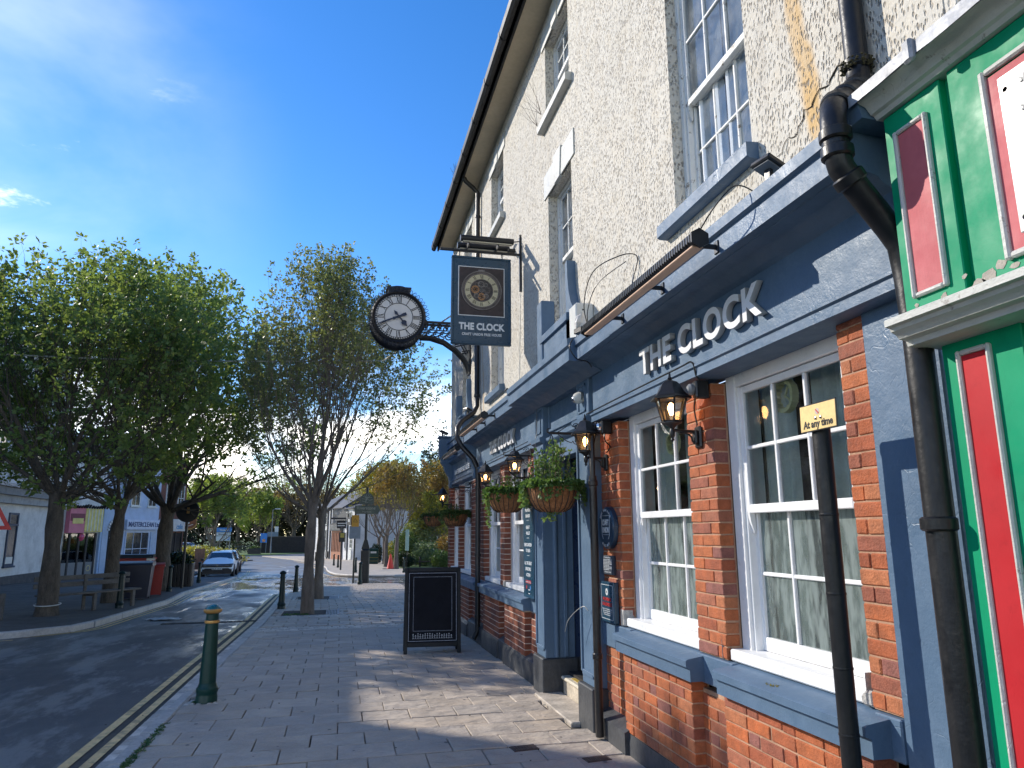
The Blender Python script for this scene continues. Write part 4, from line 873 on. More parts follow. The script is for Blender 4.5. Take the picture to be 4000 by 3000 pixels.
# lower white cornice
MB().prism([(2.16, 2.35), (1.905, 2.35), (1.90, 2.345), (1.90, 2.322), (1.92, 2.318), (1.925, 2.305), (1.945, 2.295), (1.955, 2.28), (1.985, 2.275), (1.99, 2.255), (2.16, 2.25)], 'y', -3, 2.155).ob('lower_cornice', m_wtrim, shop)
# pilaster with the long red panel, recessed front beyond it
MB().box(2.10, 2.28, 1.80, 2.12, -.05, 2.26, .004).ob('pilaster', m_green, shop)
MB().box(2.094, 2.10, 1.93, 2.035, .3, 2.195).ob('red_panel', m_red, shop); mould(shop, 2.10, 1.912, 2.052, .28, 2.215, .018, .018)
MB().box(2.06, 2.28, 1.78, 2.14, -.05, .2, .01).ob('pilaster_base', m_green, shop)
MB().box(2.30, 2.4, -3, 1.8, -.05, 2.3).ob('recessed_front', m_green, shop)
MB().box(2.12, 2.30, 1.70, 1.80, -.05, 2.26).ob('return_panel', m_green, shop)
# ================================================================ THINGS ON THE PUB FRONT
def fascia_words(name, s, y_l, y_r, z, h, label, X=2.12, depth=.034, off=.006):
    t = empty(name, (X, (y_l + y_r) / 2, z), 0, label, 'lettering'); t.location = (0, 0, 0)
    glyphs(s, h / .70, depth, [m_letter, m_letside], 'letter', t, on_wall(X - .008, y_l, z), width=y_l - y_r, off=off, bevel=.0015, space=1.08); return t
fascia_words('fascia_lettering', 'THE CLOCK', 4.78, 3.19, 2.712, .175, 'large white raised letters spelling the pub name over the two nearest ground-floor windows')
fascia_words('fascia_lettering', 'THE CLOCK', 10.36, 8.80, 2.712, .175, 'white raised letters spelling the pub name on the middle bay beyond the doorway')
fascia_words('fascia_lettering', 'CRAFT UNION FREE HOUSE', 14.35, 12.62, 2.72, .085, 'small white words along the fascia of the farthest bay', 2.2, .02, .003)
# ---- lanterns
def lantern(label):
    t = empty('wall_lantern', (0, 0, 0), 0, label, 'lantern', 'black coach lanterns along the pub front')
    MB().box(-.022, 0, -.04, .04, -.075, .065, .01).ob('back_plate', m_black, t)
    MB().box(-.045, -.02, -.025, .025, -.05, .04, .008).ob('back_plate', m_black, t)
    MB().tube([(-.04, 0, .03), (-.12, 0, .032), (-.19, 0, .036)], [.011, .009, .011], 8).ob('arm', m_black, t)
    MB().tube([(-.04, 0, -.045), (-.055, 0, -.03), (-.06, 0, -.005), (-.08, 0, .012), (-.11, 0, .02), (-.14, 0, .018)], .006, 6).ob('scroll', m_black, t)
    cx = -.19
    MB().lathe([(0, -.045), (.006, -.035), (.012, -.025), (.008, -.015), (.016, 0), (.018, .03), (.012, .045), (.03, .065), (.062, .08), (.062, .088), (.0, .088)], (cx, 0, 0), 16).ob('base_cup', m_black, t)
    n = 6
    def ring(r, z): return [Vector((cx + r * cos(2 * pi * k / n + .3), r * sin(2 * pi * k / n + .3), z)) for k in range(n)]
    lo, hi = ring(.062, .09), ring(.100, .232); fr = MB()
    for k in range(n): fr.tube([lo[k], hi[k]], .006, 5)
    for R_ in (lo, hi): fr.tube(R_, .006, 5, closed=True)
    fr.ob('cage', m_black, t)
    lo, hi = ring(.060, .09), ring(.098, .232)
    for k in range(n): MB().quad(lo[k], lo[(k + 1) % n], hi[(k + 1) % n], hi[k]).ob('pane', m_lglass, t, False)
    MB().lathe([(.118, .232), (.135, .228), (.136, .238), (.112, .252), (.085, .285), (.065, .325), (.045, .345), (.02, .355), (.012, .36), (.016, .368), (.008, .38), (.006, .405), (.0, .41)], (cx, 0, 0), 6, phase=.286).ob('roof', m_black, t, ang=20)
    MB().lathe([(0, .095), (.012, .097), (.012, .125), (.009, .13)], (cx, 0, 0), 10).ob('lamp_holder', m_wplast, t)
    MB().lathe([(.009, .13), (.014, .145), (.021, .17), (.020, .19), (.010, .207), (0, .212)], (cx, 0, 0), 12).ob('bulb', m_bulb, t)
    return t
LP = [((2.2, 4.16, 2.188), 'black lantern with a lit bulb on the brick pier between the two nearest windows'), ((2.2, 5.84, 2.185), 'black lit lantern on the brick pier beside the near jamb of the doorway'),
      ((2.2, 8.47, 2.21), 'black lit lantern just beyond the doorway above the tall navy notice board'), ((2.2, 10.30, 2.21), 'black lit lantern on the pier between the two middle bay windows'), ((2.2, 14.85, 2.13), 'black lit lantern at the far corner of the pub')]
lan0 = lantern(LP[0][1]); lan0.location = LP[0][0]
for p, lb in LP[1:]: inst(lan0, None, p, label=lb)
# ---- hanging baskets on scrolled brackets
def bracket(label, L_=.30):
    t = empty('basket_bracket', (0, 0, 0), 0, label, 'bracket', 'black scrolled basket brackets')
    MB().box(-.012, 0, -.016, .016, -.16, .10, .004).ob('wall_plate', m_black, t)
    MB().box(-L_ - .04, 0, -.009, .009, .0, .022, .003).ob('arm', m_black, t)
    MB().tube([(-L_ - .03, 0, .01), (-L_ - .055, 0, .02), (-L_ - .055, 0, .045), (-L_ - .035, 0, .05)], .006, 6).ob('hook', m_black, t)
    for s_, z in ((1, .075), (-1, -.055)):
        pts = []
        for i in range(28):
            a = i / 27 * 2 * pi * 1.35; r = .034 * (1 - i / 27 * .75); pts.append((-.05 - r * cos(a), 0, z + r * sin(a) * s_))
        MB().tube(pts[::-1] + [(-.12, 0, z * .75 + .0), (-.20, 0, .012 + .012 * s_)] if False else pts, .004, 5).ob('scroll', m_black, t)
        MB().tube([(-.085, 0, z), (-.10, 0, z + .018 * s_), (-.15, 0, z * .8 + .01 * s_), (-.23, 0, .012 + .006 * s_)], .004, 5).ob('scroll', m_black, t)
    return t
def basket(R_, H_, label, seed, bushy, trail, chainh, mat_a=m_ivy, mat_b=m_ivyv):
    r = random.Random(seed); t = empty('hanging_basket', (0, 0, 0), 0, label, 'hanging basket', 'hanging baskets along the pub front')
    prof = [(0, -H_), (R_ * .45, -H_ * .99), (R_ * .68, -H_ * .86), (R_ * .86, -H_ * .58), (R_ * .96, -H_ * .25), (R_, 0), (R_ * .93, -.006), (R_ * .6, -.03), (0, -.03)]
    o = MB().lathe(prof, n=40).ob('liner', m_coir, t)
    for v in o.data.vertices: v.co += Vector((r.uniform(-1, 1), r.uniform(-1, 1), r.uniform(-1, 1))) * .0035
    for k in range(22):
        a = 2 * pi * k / 22; MB().tube([((q + .006) * cos(a), (q + .006) * sin(a), z) for q, z in [(R_, .004), (R_ * .975, -H_ * .25), (R_ * .88, -H_ * .57), (R_ * .7, -H_ * .86), (R_ * .46, -H_ * 1.0)]], .0033, 5).ob('wire', m_black, t)
    MB().tube([((R_ + .006) * cos(2 * pi * k / 32), (R_ + .006) * sin(2 * pi * k / 32), .004) for k in range(32)], .006, 6, closed=True).ob('rim', m_black, t)
    fz = MB()                                                        # loose coir fibres
    for k in range(170):
        a = r.random() * 6.28; z = -H_ * r.random(); q = R_ * sqrt(max(.05, 1 - (z / H_) ** 2 * .8)); p = Vector((q * cos(a), q * sin(a), z)); d = Vector((cos(a), sin(a), r.uniform(-.8, .5))) * r.uniform(.01, .035)
        fz.tube([p, p + d * .6 + Vector((0, 0, -.003)), p + d + Vector((r.uniform(-.01, .01), r.uniform(-.01, .01), -.01))], .0009, 3, False)
    fz.ob('coir_fibres', m_coir, t, kind='stuff')
    top = Vector((0, 0, chainh))
    for k in range(4):
        a = pi / 4 + k * pi / 2; MB().tube([(R_ * cos(a), R_ * sin(a), 0), (0, 0, chainh)], .0025, 5).ob('chain', m_black, t)
    lf = [MB(), MB()]; stx = MB()
    def leaf(p, d, s_, w=.55, m=0):
        d = d.normalized(); u = d.cross(Vector((r.uniform(-1, 1), r.uniform(-1, 1), r.uniform(-.3, 1)))); u = (u.normalized() if u.length > 1e-4 else Vector((1, 0, 0))) * s_ * w; n_ = d.cross(u).normalized() * s_ * .14
        lf[m].add([p, p + d * s_ * .35 + u * .8 + n_, p + d * s_ * .7 + u * .55 + n_, p + d * s_, p + d * s_ * .7 - u * .55 + n_, p + d * s_ * .35 - u * .8 + n_], [(0, 1, 2, 3), (0, 3, 4, 5)])
    for k in range(int(bushy * 46)):                                 # upright shrubby sprigs in the middle
        a = r.random() * 6.28; q = R_ * .78 * sqrt(r.random()); p = Vector((q * cos(a), q * sin(a), -.02)); h = (.10 + .30 * bushy * (1 - (q / R_) ** 1.3)) * r.uniform(.55, 1.05); d = Vector((cos(a) * .22 * r.random(), sin(a) * .22 * r.random(), 1)); e = p + d * h
        stx.tube([p, p + d * h * .5, e], .002, 4, False)
        for i in range(int(h * 85)):
            tt = r.uniform(.15, 1); dd = Vector((r.uniform(-1, 1), r.uniform(-1, 1), r.uniform(.0, .9))); leaf(p + d * h * tt, dd, r.uniform(.022, .036), .5, 1 if q < R_ * .55 else r.randint(0, 1))
    for k in range(trail):                                           # ivy over the rim
        a = r.random() * 6.28; p = Vector((R_ * .85 * cos(a), R_ * .85 * sin(a), .015)); out = Vector((cos(a), sin(a), 0)); Ln = r.choice((.01, .02, .03, .05, .12)) * r.uniform(.7, 1.3); pts = [p]
        for i in range(1, 8): tt = i / 7; pts.append(p + out * min(.08, .035 + Ln * .5) * min(1, tt * 1.8) + Vector((r.uniform(-.01, .01), r.uniform(-.01, .01), .035 * sin(min(1, tt * 1.5) * 2.2) - Ln * tt ** 2)))
        stx.tube(pts, .0014, 3, False)
        for i in range(1, 8):
            for _ in range(3): leaf(pts[i] + Vector((r.uniform(-.012, .012),) * 3), Vector((r.uniform(-1, 1), r.uniform(-1, 1), r.uniform(-1, .6))) + out * .7, r.uniform(.022, .042), .6, r.random() < .35)
    stx.ob('stems', m_bark, t, kind='stuff'); lf[0].ob('ivy_foliage', mat_a, t, False, kind='stuff'); lf[1].ob('shrub_foliage', mat_b, t, False, kind='stuff')
    return t
br0 = bracket('black scrolled bracket on the near door pilaster carrying the largest looking basket', .27); br0.location = (2.088, 6.16, 2.455)
inst(br0, None, (2.10, 8.02, 2.445), label='black scrolled bracket by the far door pilaster carrying the second basket')
inst(br0, None, (2.2, 12.62, 2.36), label='black scrolled bracket on the farthest bay carrying the third basket'); inst(br0, None, (2.12, 15.1, 2.36), label='black scrolled bracket at the far corner carrying the last basket')
b1 = basket(.222, .215, 'coir hanging basket with a tall leafy shrub and ivy, hanging in front of the doorway', 3, 1.25, 120, .47); b1.location = (1.80, 6.15, 1.985)
b2 = basket(.215, .215, 'coir hanging basket with long ivy trails, just beyond the doorway', 5, .55, 130, .41, m_ivy, m_shrub); b2.location = (1.815, 8.02, 2.03)
b3 = basket(.222, .215, 'coir hanging basket with a low green mound at the farthest bay', 8, .45, 110, .44, m_shrub, m_shrub); b3.location = (1.93, 12.62, 1.915)
b4 = basket(.205, .20, 'smallest looking hanging basket at the far corner of the pub', 9, .4, 60, .43, m_shrub, m_shrub); b4.location = (1.86, 15.1, 1.925)
# one long ivy tail under the second basket and a sprig under the first
def ivy_tail(parent, p, L_, seed, spread=.03):
    r = random.Random(seed); a = MB(); s_ = MB(); q = Vector(p); pts = [q.copy()]
    for i in range(12): q = q + Vector((r.uniform(-spread, spread) * .4, r.uniform(-spread, spread) * .4, -L_ / 12)); pts.append(q.copy())
    s_.tube(pts, .0016, 3, False)
    for q in pts:
        for k in range(5):
            d = Vector((r.uniform(-1, 1), r.uniform(-1, 1), r.uniform(-1, .3))).normalized() * r.uniform(.025, .045); u = d.cross(Vector((r.random(), r.random(), 1))).normalized() * .014; o = q + Vector((r.uniform(-spread, spread), r.uniform(-spread, spread), 0)) * .8; a.quad(o, o + d * .5 + u, o + d, o + d * .5 - u)
    s_.ob('stem', m_bark, parent, kind='stuff'); a.ob('ivy_trail', m_ivyv if seed % 2 else m_ivy, parent, False, kind='stuff')
ivy_tail(b2, (-.225, -.05, .0), .36, 1); ivy_tail(b2, (-.20, .1, .0), .22, 3); ivy_tail(b2, (.20, -.12, .0), .16, 5); ivy_tail(b1, (.02, 0, -.2), .09, 7, .06); ivy_tail(b1, (.25, -.06, .0), .14, 2); ivy_tail(b3, (-.23, -.02, 0), .16, 11); ivy_tail(b1, (-.23, .03, 0), .17, 13)
# ---- long strip lights
def trough(label, x, y0, y1, z, arms, wallx, zr):
    t = empty('sign_light', (0, 0, 0), 0, label, 'strip light', 'long strip lights over the fascia')
    h = [(x + .052 * cos(a), z + .05 * sin(a)) for a in [pi / 6 + k * pi / 3 for k in range(6)]]
    MB().prism([h[0], h[1], h[2], (x - .045, z - .012), (x - .03, z - .030), (x + .03, z - .030), (x + .045, z - .012)], 'y', y0, y1).ob('housing', M('black_aluminium', (.016, .016, .017), .3, .1, 5), t, ang=20)
    MB().box(x - .032, x + .032, y0 + .02, y1 - .02, z - .044, z - .0305, .004).ob('light_strip', m_lightstrip, t)
    for e in (y0 - .012, y1): MB().prism([(x + .056 * cos(a), z + .054 * sin(a)) for a in [pi / 6 + k * pi / 3 for k in range(6)]], 'y', e, e + .012).ob('end_cap', m_black, t)
    fn = MB()
    for k in range(int((y1 - y0) / .028)): fn.box(x - .048, x - .044, y0 + .014 + k * .028, y0 + .020 + k * .028, z - .02, z + .022)
    fn.ob('cooling_fins', m_black, t, kind='stuff')
    for a in arms:
        MB().box(x + .03, wallx - .005, a - .008, a + .008, zr - .012, zr + .014, .003).ob('arm', m_black, t); MB().box(wallx - .008, wallx + .004, a - .022, a + .022, zr - .035, zr + .035, .003).ob('arm_plate', m_black, t)
    return t
trough('long black strip light over the nearest fascia, its pink strip facing down', 1.735, 3.17, 4.93, 3.075, (3.25, 3.92, 4.58), 1.88, 3.07)
trough('black strip light over the middle fascia with a shiny blue top', 1.735, 8.98, 10.80, 3.075, (9.0, 9.66, 10.3), 1.88, 3.07)
trough('shorter strip light on the farthest bay of the pub', 1.97, 12.7, 14.4, 3.075, (13.0, 14.0), 2.16, 3.1)
# ---- floodlights
def flood(p, rz, label):
    t = empty('floodlight', p, rz, label, 'floodlight', 'small black floodlights on top of the cornice')
    MB().box(-.09, .09, -.065, .065, .07, .10, .006, M=Matrix.Rotation(.35, 4, 'Y')).ob('housing', m_black, t); MB().box(-.075, .075, -.05, .05, .062, .071, M=Matrix.Rotation(.35, 4, 'Y')).ob('lens', m_gplast, t)
    MB().box(-.012, .012, -.02, .02, -.02, .07, .003).ob('foot', m_black, t); return t
flood((2.0, 2.92, 3.29), .2, 'small black floodlight on the cornice beneath the nearest big window'); flood((2.05, 8.9, 3.29), 0, 'small black floodlight on the cornice over the middle bay'); flood((2.05, 12.1, 3.58), .4, 'small black floodlight on top of the middle scroll console'); flood((2.0, 14.95, 3.58), .2, 'small black floodlight at the far end of the cornice')
# ---- meter boxes, cables, camera, sensors
t = empty('junction_box', (2.16, 6.30, 3.52), 0, 'cream metal junction box with knock-out holes standing on the cornice', 'junction box')
MB().box(-.09, .09, -.11, .10, -.16, .20, .012).ob('case', m_wplast, t)
for k in range(4): MB().lathe([(0, 0), (.008, 0), (.008, .003), (0, .003)], (-.02, -.1125, .13 - k * .075), 10, 'y').ob('knockout', m_dark, t)
t = empty('light_driver', (2.05, 6.0, 3.42), .3, 'small black driver wrapped in a white plastic bag beside the junction box', 'driver')
MB().box(-.04, .05, -.10, .06, -.06, -.01, .006).ob('case', m_black, t)
o = MB().lathe([(0, -.03), (.05, -.02), (.07, .04), (.055, .10), (.03, .13), (0, .14)], (.02, .02, .0), 9, flat=.8).ob('plastic_bag', M('crumpled_white_plastic', (.6, .58, .54), .35, .1, 20, .6, 30), t, False)
for v in o.data.vertices: v.co += Vector((RND.uniform(-.014, .014), RND.uniform(-.014, .014), RND.uniform(-.012, .012)))
def cable(pts, r, label, name='cable', mat=m_black):
    P = [Vector(p) for p in pts]; q = []
    for i in range(len(P) - 1):
        a, b, c, d = P[max(i - 1, 0)], P[i], P[i + 1], P[min(i + 2, len(P) - 1)]
        for k in range(6):
            u = k / 6; q.append(.5 * ((2 * b) + (c - a) * u + (2 * a - 5 * b + 4 * c - d) * u * u + (3 * b - a - 3 * c + d) * u ** 3))
    q.append(P[-1]); return MB().tube(q, r, 6).ob(name, mat, label=label, cat='cable')
cable([(2.1, 5.92, 3.38), (2.0, 5.75, 3.55), (1.98, 5.45, 3.74), (2.12, 5.2, 3.80), (2.24, 5.12, 3.78), (2.2, 5.1, 3.6), (2.1, 5.05, 3.35), (1.9, 4.95, 3.2)], .0045, 'thin black cable looping up the wall from the junction box to the near strip light')
cable([(2.1, 5.9, 3.36), (2.02, 5.72, 3.48), (2.04, 5.5, 3.66), (2.2, 5.25, 3.78)], .004, 'second thin black cable loop beside the junction box')
cable([(1.74, 3.16, 3.12), (1.74, 3.02, 3.17), (1.80, 2.95, 3.25), (1.9, 3.0, 3.3), (2.05, 3.1, 3.32)], .004, 'short black cable at the near end of the closest strip light')
cable([(1.85, 5.62, 3.2), (1.81, 5.60, 3.12), (1.86, 5.58, 3.02), (1.95, 5.56, 2.99), (2.04, 5.72, 2.985), (2.10, 5.9, 2.99)], .0055, 'black cable wrapped under the cornice corner near the doorway')
cable([(2.082, 6.0, 2.62), (2.083, 5.2, 2.628), (2.083, 4.2, 2.632), (2.086, 4.0, 2.63), (2.10, 3.98, 2.55), (2.14, 4.0, 2.5)], .006, 'black cable clipped along the fascia moulding between the door and the near windows')
cable([(2.082, 10.9, 2.62), (2.08, 9.6, 2.625), (2.08, 8.1, 2.63)], .005, 'black cable clipped along the middle fascia moulding')
cable([(2.09, 7.72, 2.95), (2.085, 7.7, 2.7), (2.06, 7.68, 2.55), (2.075, 7.69, 2.2), (2.08, 7.7, 1.7)], .0035, 'thin grey wire running down the far door pilaster', mat=m_gplast)
cable([(2.175, 4.1, 2.5), (2.15, 4.1, 2.42), (2.17, 4.16, 2.36), (2.185, 4.16, 2.26)], .005, 'short black lead above the nearest lantern')
cable([(2.17, 5.72, 2.42), (2.12, 5.66, 2.4), (2.12, 5.65, 2.34), (2.18, 5.7, 2.30), (2.185, 5.80, 2.26)], .006, 'short dark lead above the lantern at the doorway')
cable([(2.10, 14.9, 2.38), (2.06, 13.8, 2.2), (2.07, 12.6, 2.28), (2.12, 11.6, 2.42)], .006, 'sagging dark cable under the fascia of the farthest bay')
cable([(2.243, 9.06, 4.78), (2.243, 9.08, 4.4), (2.244, 9.12, 3.9), (2.243, 9.15, 3.35)], .004, 'thin pale wire running down the roughcast below the sign bracket', mat=m_wplast)
cable([(2.05, 6.0, .95), (2.03, 6.05, .98), (1.99, 6.15, .93), (1.96, 6.28, .84), (1.955, 6.36, .74)], .0035, 'loose stiff grey wire sticking out from the downpipe by the doorway', mat=M('grey_wire', (.3, .3, .28), .5, .1, 9))
t = empty('security_camera', (2.085, 6.13, 2.80), 0, 'white dome security camera on the near door pilaster head', 'security camera')
MB().lathe([(.0, .0), (.05, 0), (.052, -.02), (.0, -.02)], (0, 0, 0), 20, 'x').ob('mount', m_gplast, t)
dr = Vector((-.75, .35, -.25)).normalized(); mt = dr.to_track_quat('Z', 'Y').to_matrix().to_4x4()
o = MB().lathe([(0, -.02), (.048, -.015), (.054, .01), (.052, .045), (.043, .066), (.036, .07), (0, .07)], (0, 0, 0), 24).ob('housing', m_wplast, t); o.data.transform(mt)
o = MB().lathe([(.0, .098), (.018, .094), (.032, .08), (.036, .069), (0, .069)], (0, 0, 0), 20).ob('dome', m_chrome, t); o.data.transform(mt)
for (y, x, lb) in ((5.70, 2.10, 'round silver motion sensor with black body at the pier beside the doorway'), (4.02, 2.10, 'round silver motion sensor tucked under the beam above the nearest lantern')):
    t = empty('motion_sensor', (x, y, 2.455), 0, lb, 'sensor'); MB().box(.0, .09, -.035, .02, -.05, .06, .008).ob('body', m_black, t)
    MB().lathe([(0, .035), (.02, .033), (.035, .02), (.038, 0), (0, 0)], (-.0, .0, 0), 18).ob('lens', m_chrome if y > 5 else m_gplast, t).data.transform(Matrix.Translation((-.0, .02, .01)) @ Matrix.Rotation(-pi / 2, 4, 'Y'))
# ---- hanging pub sign and its bracket
t = empty('sign_bracket', (2.25, 9.01, 5.3), 0, 'black iron arm with a strip light that carries the pub sign', 'sign bracket'); t.location = (0, 0, 0); Y0 = 9.01
MB().box(2.222, 2.252, Y0 - .022, Y0 + .022, 4.78, 5.56, .004).ob('wall_plate', m_black, t); MB().lathe([(0, .02), (.016, 0), (.008, -.02), (0, -.03)], (2.236, Y0, 5.585), 8).ob('finial', m_black, t)
MB().box(1.14, 2.235, Y0 - .018, Y0 + .018, 5.285, 5.315, .003).ob('arm', m_black, t)
MB().tube([(2.235, Y0, 5.50), (2.0, Y0 - .06, 5.43)], .008, 6).ob('stay', m_black, t)
MB().prism([(2.235, 5.28), (2.19, 5.32), (2.16, 5.38), (2.20, 5.46), (2.16, 5.46), (2.13, 5.39), (2.16, 5.31), (2.20, 5.26)], 'y', Y0 - .01, Y0 + .01).ob('fish_tail_plate', M('pale_galvanised_plate', (.35, .38, .42), .4, .1, 6), t)
for s_ in (-1, 1):
    MB().lathe([(0, 0), (.043, 0), (.043, .72), (0, .72)], (0, 0, 0), 16).ob('strip_light', m_black, t).data.transform(Matrix.Translation((1.39, Y0 + s_ * .13, 5.425)) @ Matrix.Rotation(pi / 2, 4, 'Y'))
    MB().box(1.42, 2.09, Y0 + s_ * .13 - .026, Y0 + s_ * .13 + .026, 5.372, 5.385, .003).ob('light_strip', M('cream_diffuser', (.62, .55, .40), .4, .05, 5), t)
    for x in (1.5, 1.9): MB().box(x, x + .014, Y0 + min(0, s_ * .13), Y0 + max(0, s_ * .13), 5.33, 5.40, .002).ob('strut', m_black, t)
for x in (1.40, 1.98): MB().tube([(x, Y0, 5.29), (x, Y0, 5.215)], .009, 6).ob('hanger', m_black, t)
MB().box(2.06, 2.16, Y0 - .05, Y0 + .02, 5.325, 5.365, .004).ob('transformer', m_black, t)
sg = empty('hanging_sign', (0, 0, 0), 0, 'navy pub sign with a picture of an open-worked clock, hanging over the pavement', 'pub sign')
x0, x1, z0, z1, yf = 1.293, 2.099, 4.005, 5.217, Y0 - .028
MB().box(x0 + .03, x1 - .03, Y0 - .022, Y0 + .022, z0 + .03, z1 - .03).ob('board', m_navy2, sg)
for (a, b, c, d) in ((x0, x1, z0, z0 + .032), (x0, x1, z1 - .032, z1), (x0, x0 + .032, z0 + .032, z1 - .032), (x1 - .032, x1, z0 + .032, z1 - .032)): MB().box(a, b, Y0 - .034, Y0 + .034, c, d, .009).ob('frame', m_navy2, sg)
m_pale = M('pale_grey_print', (.72, .73, .74), .45, .03, 4); m_pic = M('dark_brown_picture', (.035, .022, .022), .45, .5, 3)
px0, px1, pz0, pz1 = 1.382, 2.008, 4.39, 5.075
MB().box(px0, px1, yf + .001, yf + .006, pz0, pz1).ob('picture_border', m_pale, sg); MB().box(px0 + .011, px1 - .011, yf - .002, yf + .001, pz0 + .011, pz1 - .011).ob('picture', m_pic, sg)
C = Vector((1.695, yf - .003, 4.745))
def ringy(name, r0, r1, dy, th, mat, n=48, c=C, par=sg): return MB().lathe([(r1, dy), (r1, dy - th), (r0, dy - th), (r0, dy), (r1, dy)], c, n, 'y').ob(name, mat, par)
m_dial = M('cream_dial_print', (.52, .46, .30), .5, .2, 4); m_bz = M('grey_bronze_print', (.09, .07, .062), .45, .5, 14, .3, 40); m_gear = M('steel_grey_print', (.16, .14, .125), .4, .4, 16); m_gearb = M('copper_print', (.36, .17, .06), .4, .3, 16)
ringy('bezel', .228, .272, 0, .006, m_bz); ringy('bezel', .262, .272, -.006, .004, m_gear); ringy('bezel', .226, .236, -.006, .004, m_gear); ringy('dial_ring', .155, .224, -.001, .003, m_dial); ringy('inner_ring', .145, .157, -.003, .004, m_bz)
MB().lathe([(0, -.002), (.146, -.002), (.146, .0)], C, 40, 'y').ob('works', M('dark_clockwork', (.045, .036, .032), .5, .5, 30), sg)
MB().box(C.x - .045, C.x + .045, yf - .009, yf - .001, C.z + .255, C.z + .29, .006).ob('bezel_crest', m_gear, sg)
def gear(cx, cz, r, n, mat, dy, par=sg, sp=5):
    pts = []
    for k in range(n * 2): a = pi * k / n; q = r * (1 if k % 2 else .86); pts += [(cx + q * cos(a), cz + q * sin(a)), (cx + q * cos(a + pi / n * .8), cz + q * sin(a + pi / n * .8))]
    mb = MB(); m_ = len(pts); inn = [(cx + (x - cx) * .66, cz + (z - cz) * .66) for x, z in pts]
    vs = [(x, dy, z) for x, z in pts] + [(x, dy, z) for x, z in inn]; mb.add(vs, [(i, (i + 1) % m_, m_ + (i + 1) % m_, m_ + i) for i in range(m_)])
    for k in range(sp): a = 2 * pi * k / sp; mb.quad(*[(cx + u * cos(a) - w * sin(a), dy - .0003, cz + u * sin(a) + w * cos(a)) for u, w in ((0, -.08 * r), (r * .7, -.07 * r), (r * .7, .07 * r), (0, .08 * r))])
    mb.lathe([(r * .2, dy - .0006), (0, dy - .0006)], (cx, 0, cz), 12, 'y'); return mb.ob('gear', mat, par)
for (dx, dz, r, n, m_) in ((-.085, .01, .058, 12, m_gearb), (-.005, .085, .05, 14, m_gear), (.075, .008, .05, 12, m_bz), (.0, -.085, .055, 14, m_gearb), (.055, .08, .032, 10, m_gear), (.06, -.075, .038, 10, m_gear), (-.065, .085, .03, 9, m_bz), (-.07, -.075, .036, 10, m_gear), (.0, .0, .03, 9, m_gear)): gear(C.x + dx, C.z + dz, r, n, m_, yf - .0065 - RND.random() * .001)
RN = ['XII', 'I', 'II', 'III', 'IIII', 'V', 'VI', 'VII', 'VIII', 'IX', 'X', 'XI']
def numeral(s, c, ang, r0, r1, w, dy, mat, par, th=.003, name='numeral'):
    """roman figure of straight strokes standing on the dial, its foot towards the centre"""
    wd = {'I': .55, 'V': 1.25, 'X': 1.25}; tot = sum(wd[ch] for ch in s); k = w; x = -tot * k / 2; mb = MB(); H = r1 - r0
    def bar_(xa, xb, t_):
        rot = Matrix.Rotation(-ang, 4, Vector((0, -1, 0)).normalized()) if False else None
        q = []
        for (u, v) in ((xa - t_, r0), (xa + t_, r0), (xb + t_, r1), (xb - t_, r1)):
            q.append((c[0] + u * cos(ang) + v * sin(ang), c[2] - u * sin(ang) + v * cos(ang)))
        mb.prism(q, 'y', dy, dy - th)
    for ch in s:
        b = wd[ch] * k; m_ = x + b / 2
        if ch == 'I': bar_(m_, m_, k * .14)
        elif ch == 'V': bar_(m_, x + b * .12, k * .16); bar_(m_, x + b * .88, k * .06)
        else: bar_(x + b * .9, x + b * .1, k * .16); bar_(x + b * .1, x + b * .9, k * .06)
        x += b
    return mb.ob(name, mat, par)
for k, s in enumerate(RN): numeral(s, C, k * pi / 6, .165, .215, .020, yf - .0075, m_dark, sg, .001)
hd = MB()
for a, L_ in ((radians(232), .16), (radians(90), .12)): hd.prism([(C.x + u * cos(a) + v * sin(a), C.z - u * sin(a) + v * cos(a)) for u, v in ((-.004, 0), (.004, 0), (.001, L_), (-.001, L_))], 'y', yf - .009, yf - .0105)
hd.ob('clock_hand', m_gear, sg)
glyphs('THE CLOCK', .125, .004, m_pale, 'letter', sg, to_cam(1.395, yf + .004, 4.205), width=.615, off=.0055, space=1.05)
glyphs('CRAFT UNION FREE HOUSE', .048, .003, m_pale, 'small_lettering', sg, to_cam(1.437, yf + .004, 4.125), width=.53, off=.0014, each=False, space=1.1)
# ---- the clock
ck = empty('street_clock', (0, 0, 0), 0, 'round white-faced clock in a black frilled drum on an iron arm, reading twenty to five', 'clock'); cc = Vector((.876, 12.79, 5.47))
m_cw = M('white_opal_dial', (.66, .64, .62), .4, .04, 3); m_hand = M('dark_blue_black_hands', (.012, .018, .045), .35, .1, 5); m_ci = M('black_cast_iron_clock', (.010, .010, .013), .4, .3, 10, .4, 40)
MB().lathe([(0, .03), (.44, .03), (.455, .0), (.475, -.01), (.50, .02), (.47, .05), (.455, .10), (.455, .52), (.47, .56), (.50, .59), (.475, .62), (.44, .6), (0, .6)], cc, 64, 'y').ob('drum', m_ci, ck)
MB().lathe([(0, .012), (.43, .012), (.43, .03), (0, .03)], cc, 64, 'y').ob('dial', m_cw, ck); MB().lathe([(0, .588), (.43, .588), (.43, .6)], cc, 64, 'y').ob('dial', m_cw, ck)
def cring(r0, r1, dy=.0, th=.008, name='dial_ring', mat=m_ci): return MB().lathe([(r1, dy + .012), (r1, dy + .012 - th), (r0, dy + .012 - th), (r0, dy + .012), (r1, dy + .012)], cc, 64, 'y').ob(name, mat, ck)
cring(.418, .436); cring(.390, .397); cring(.252, .262)
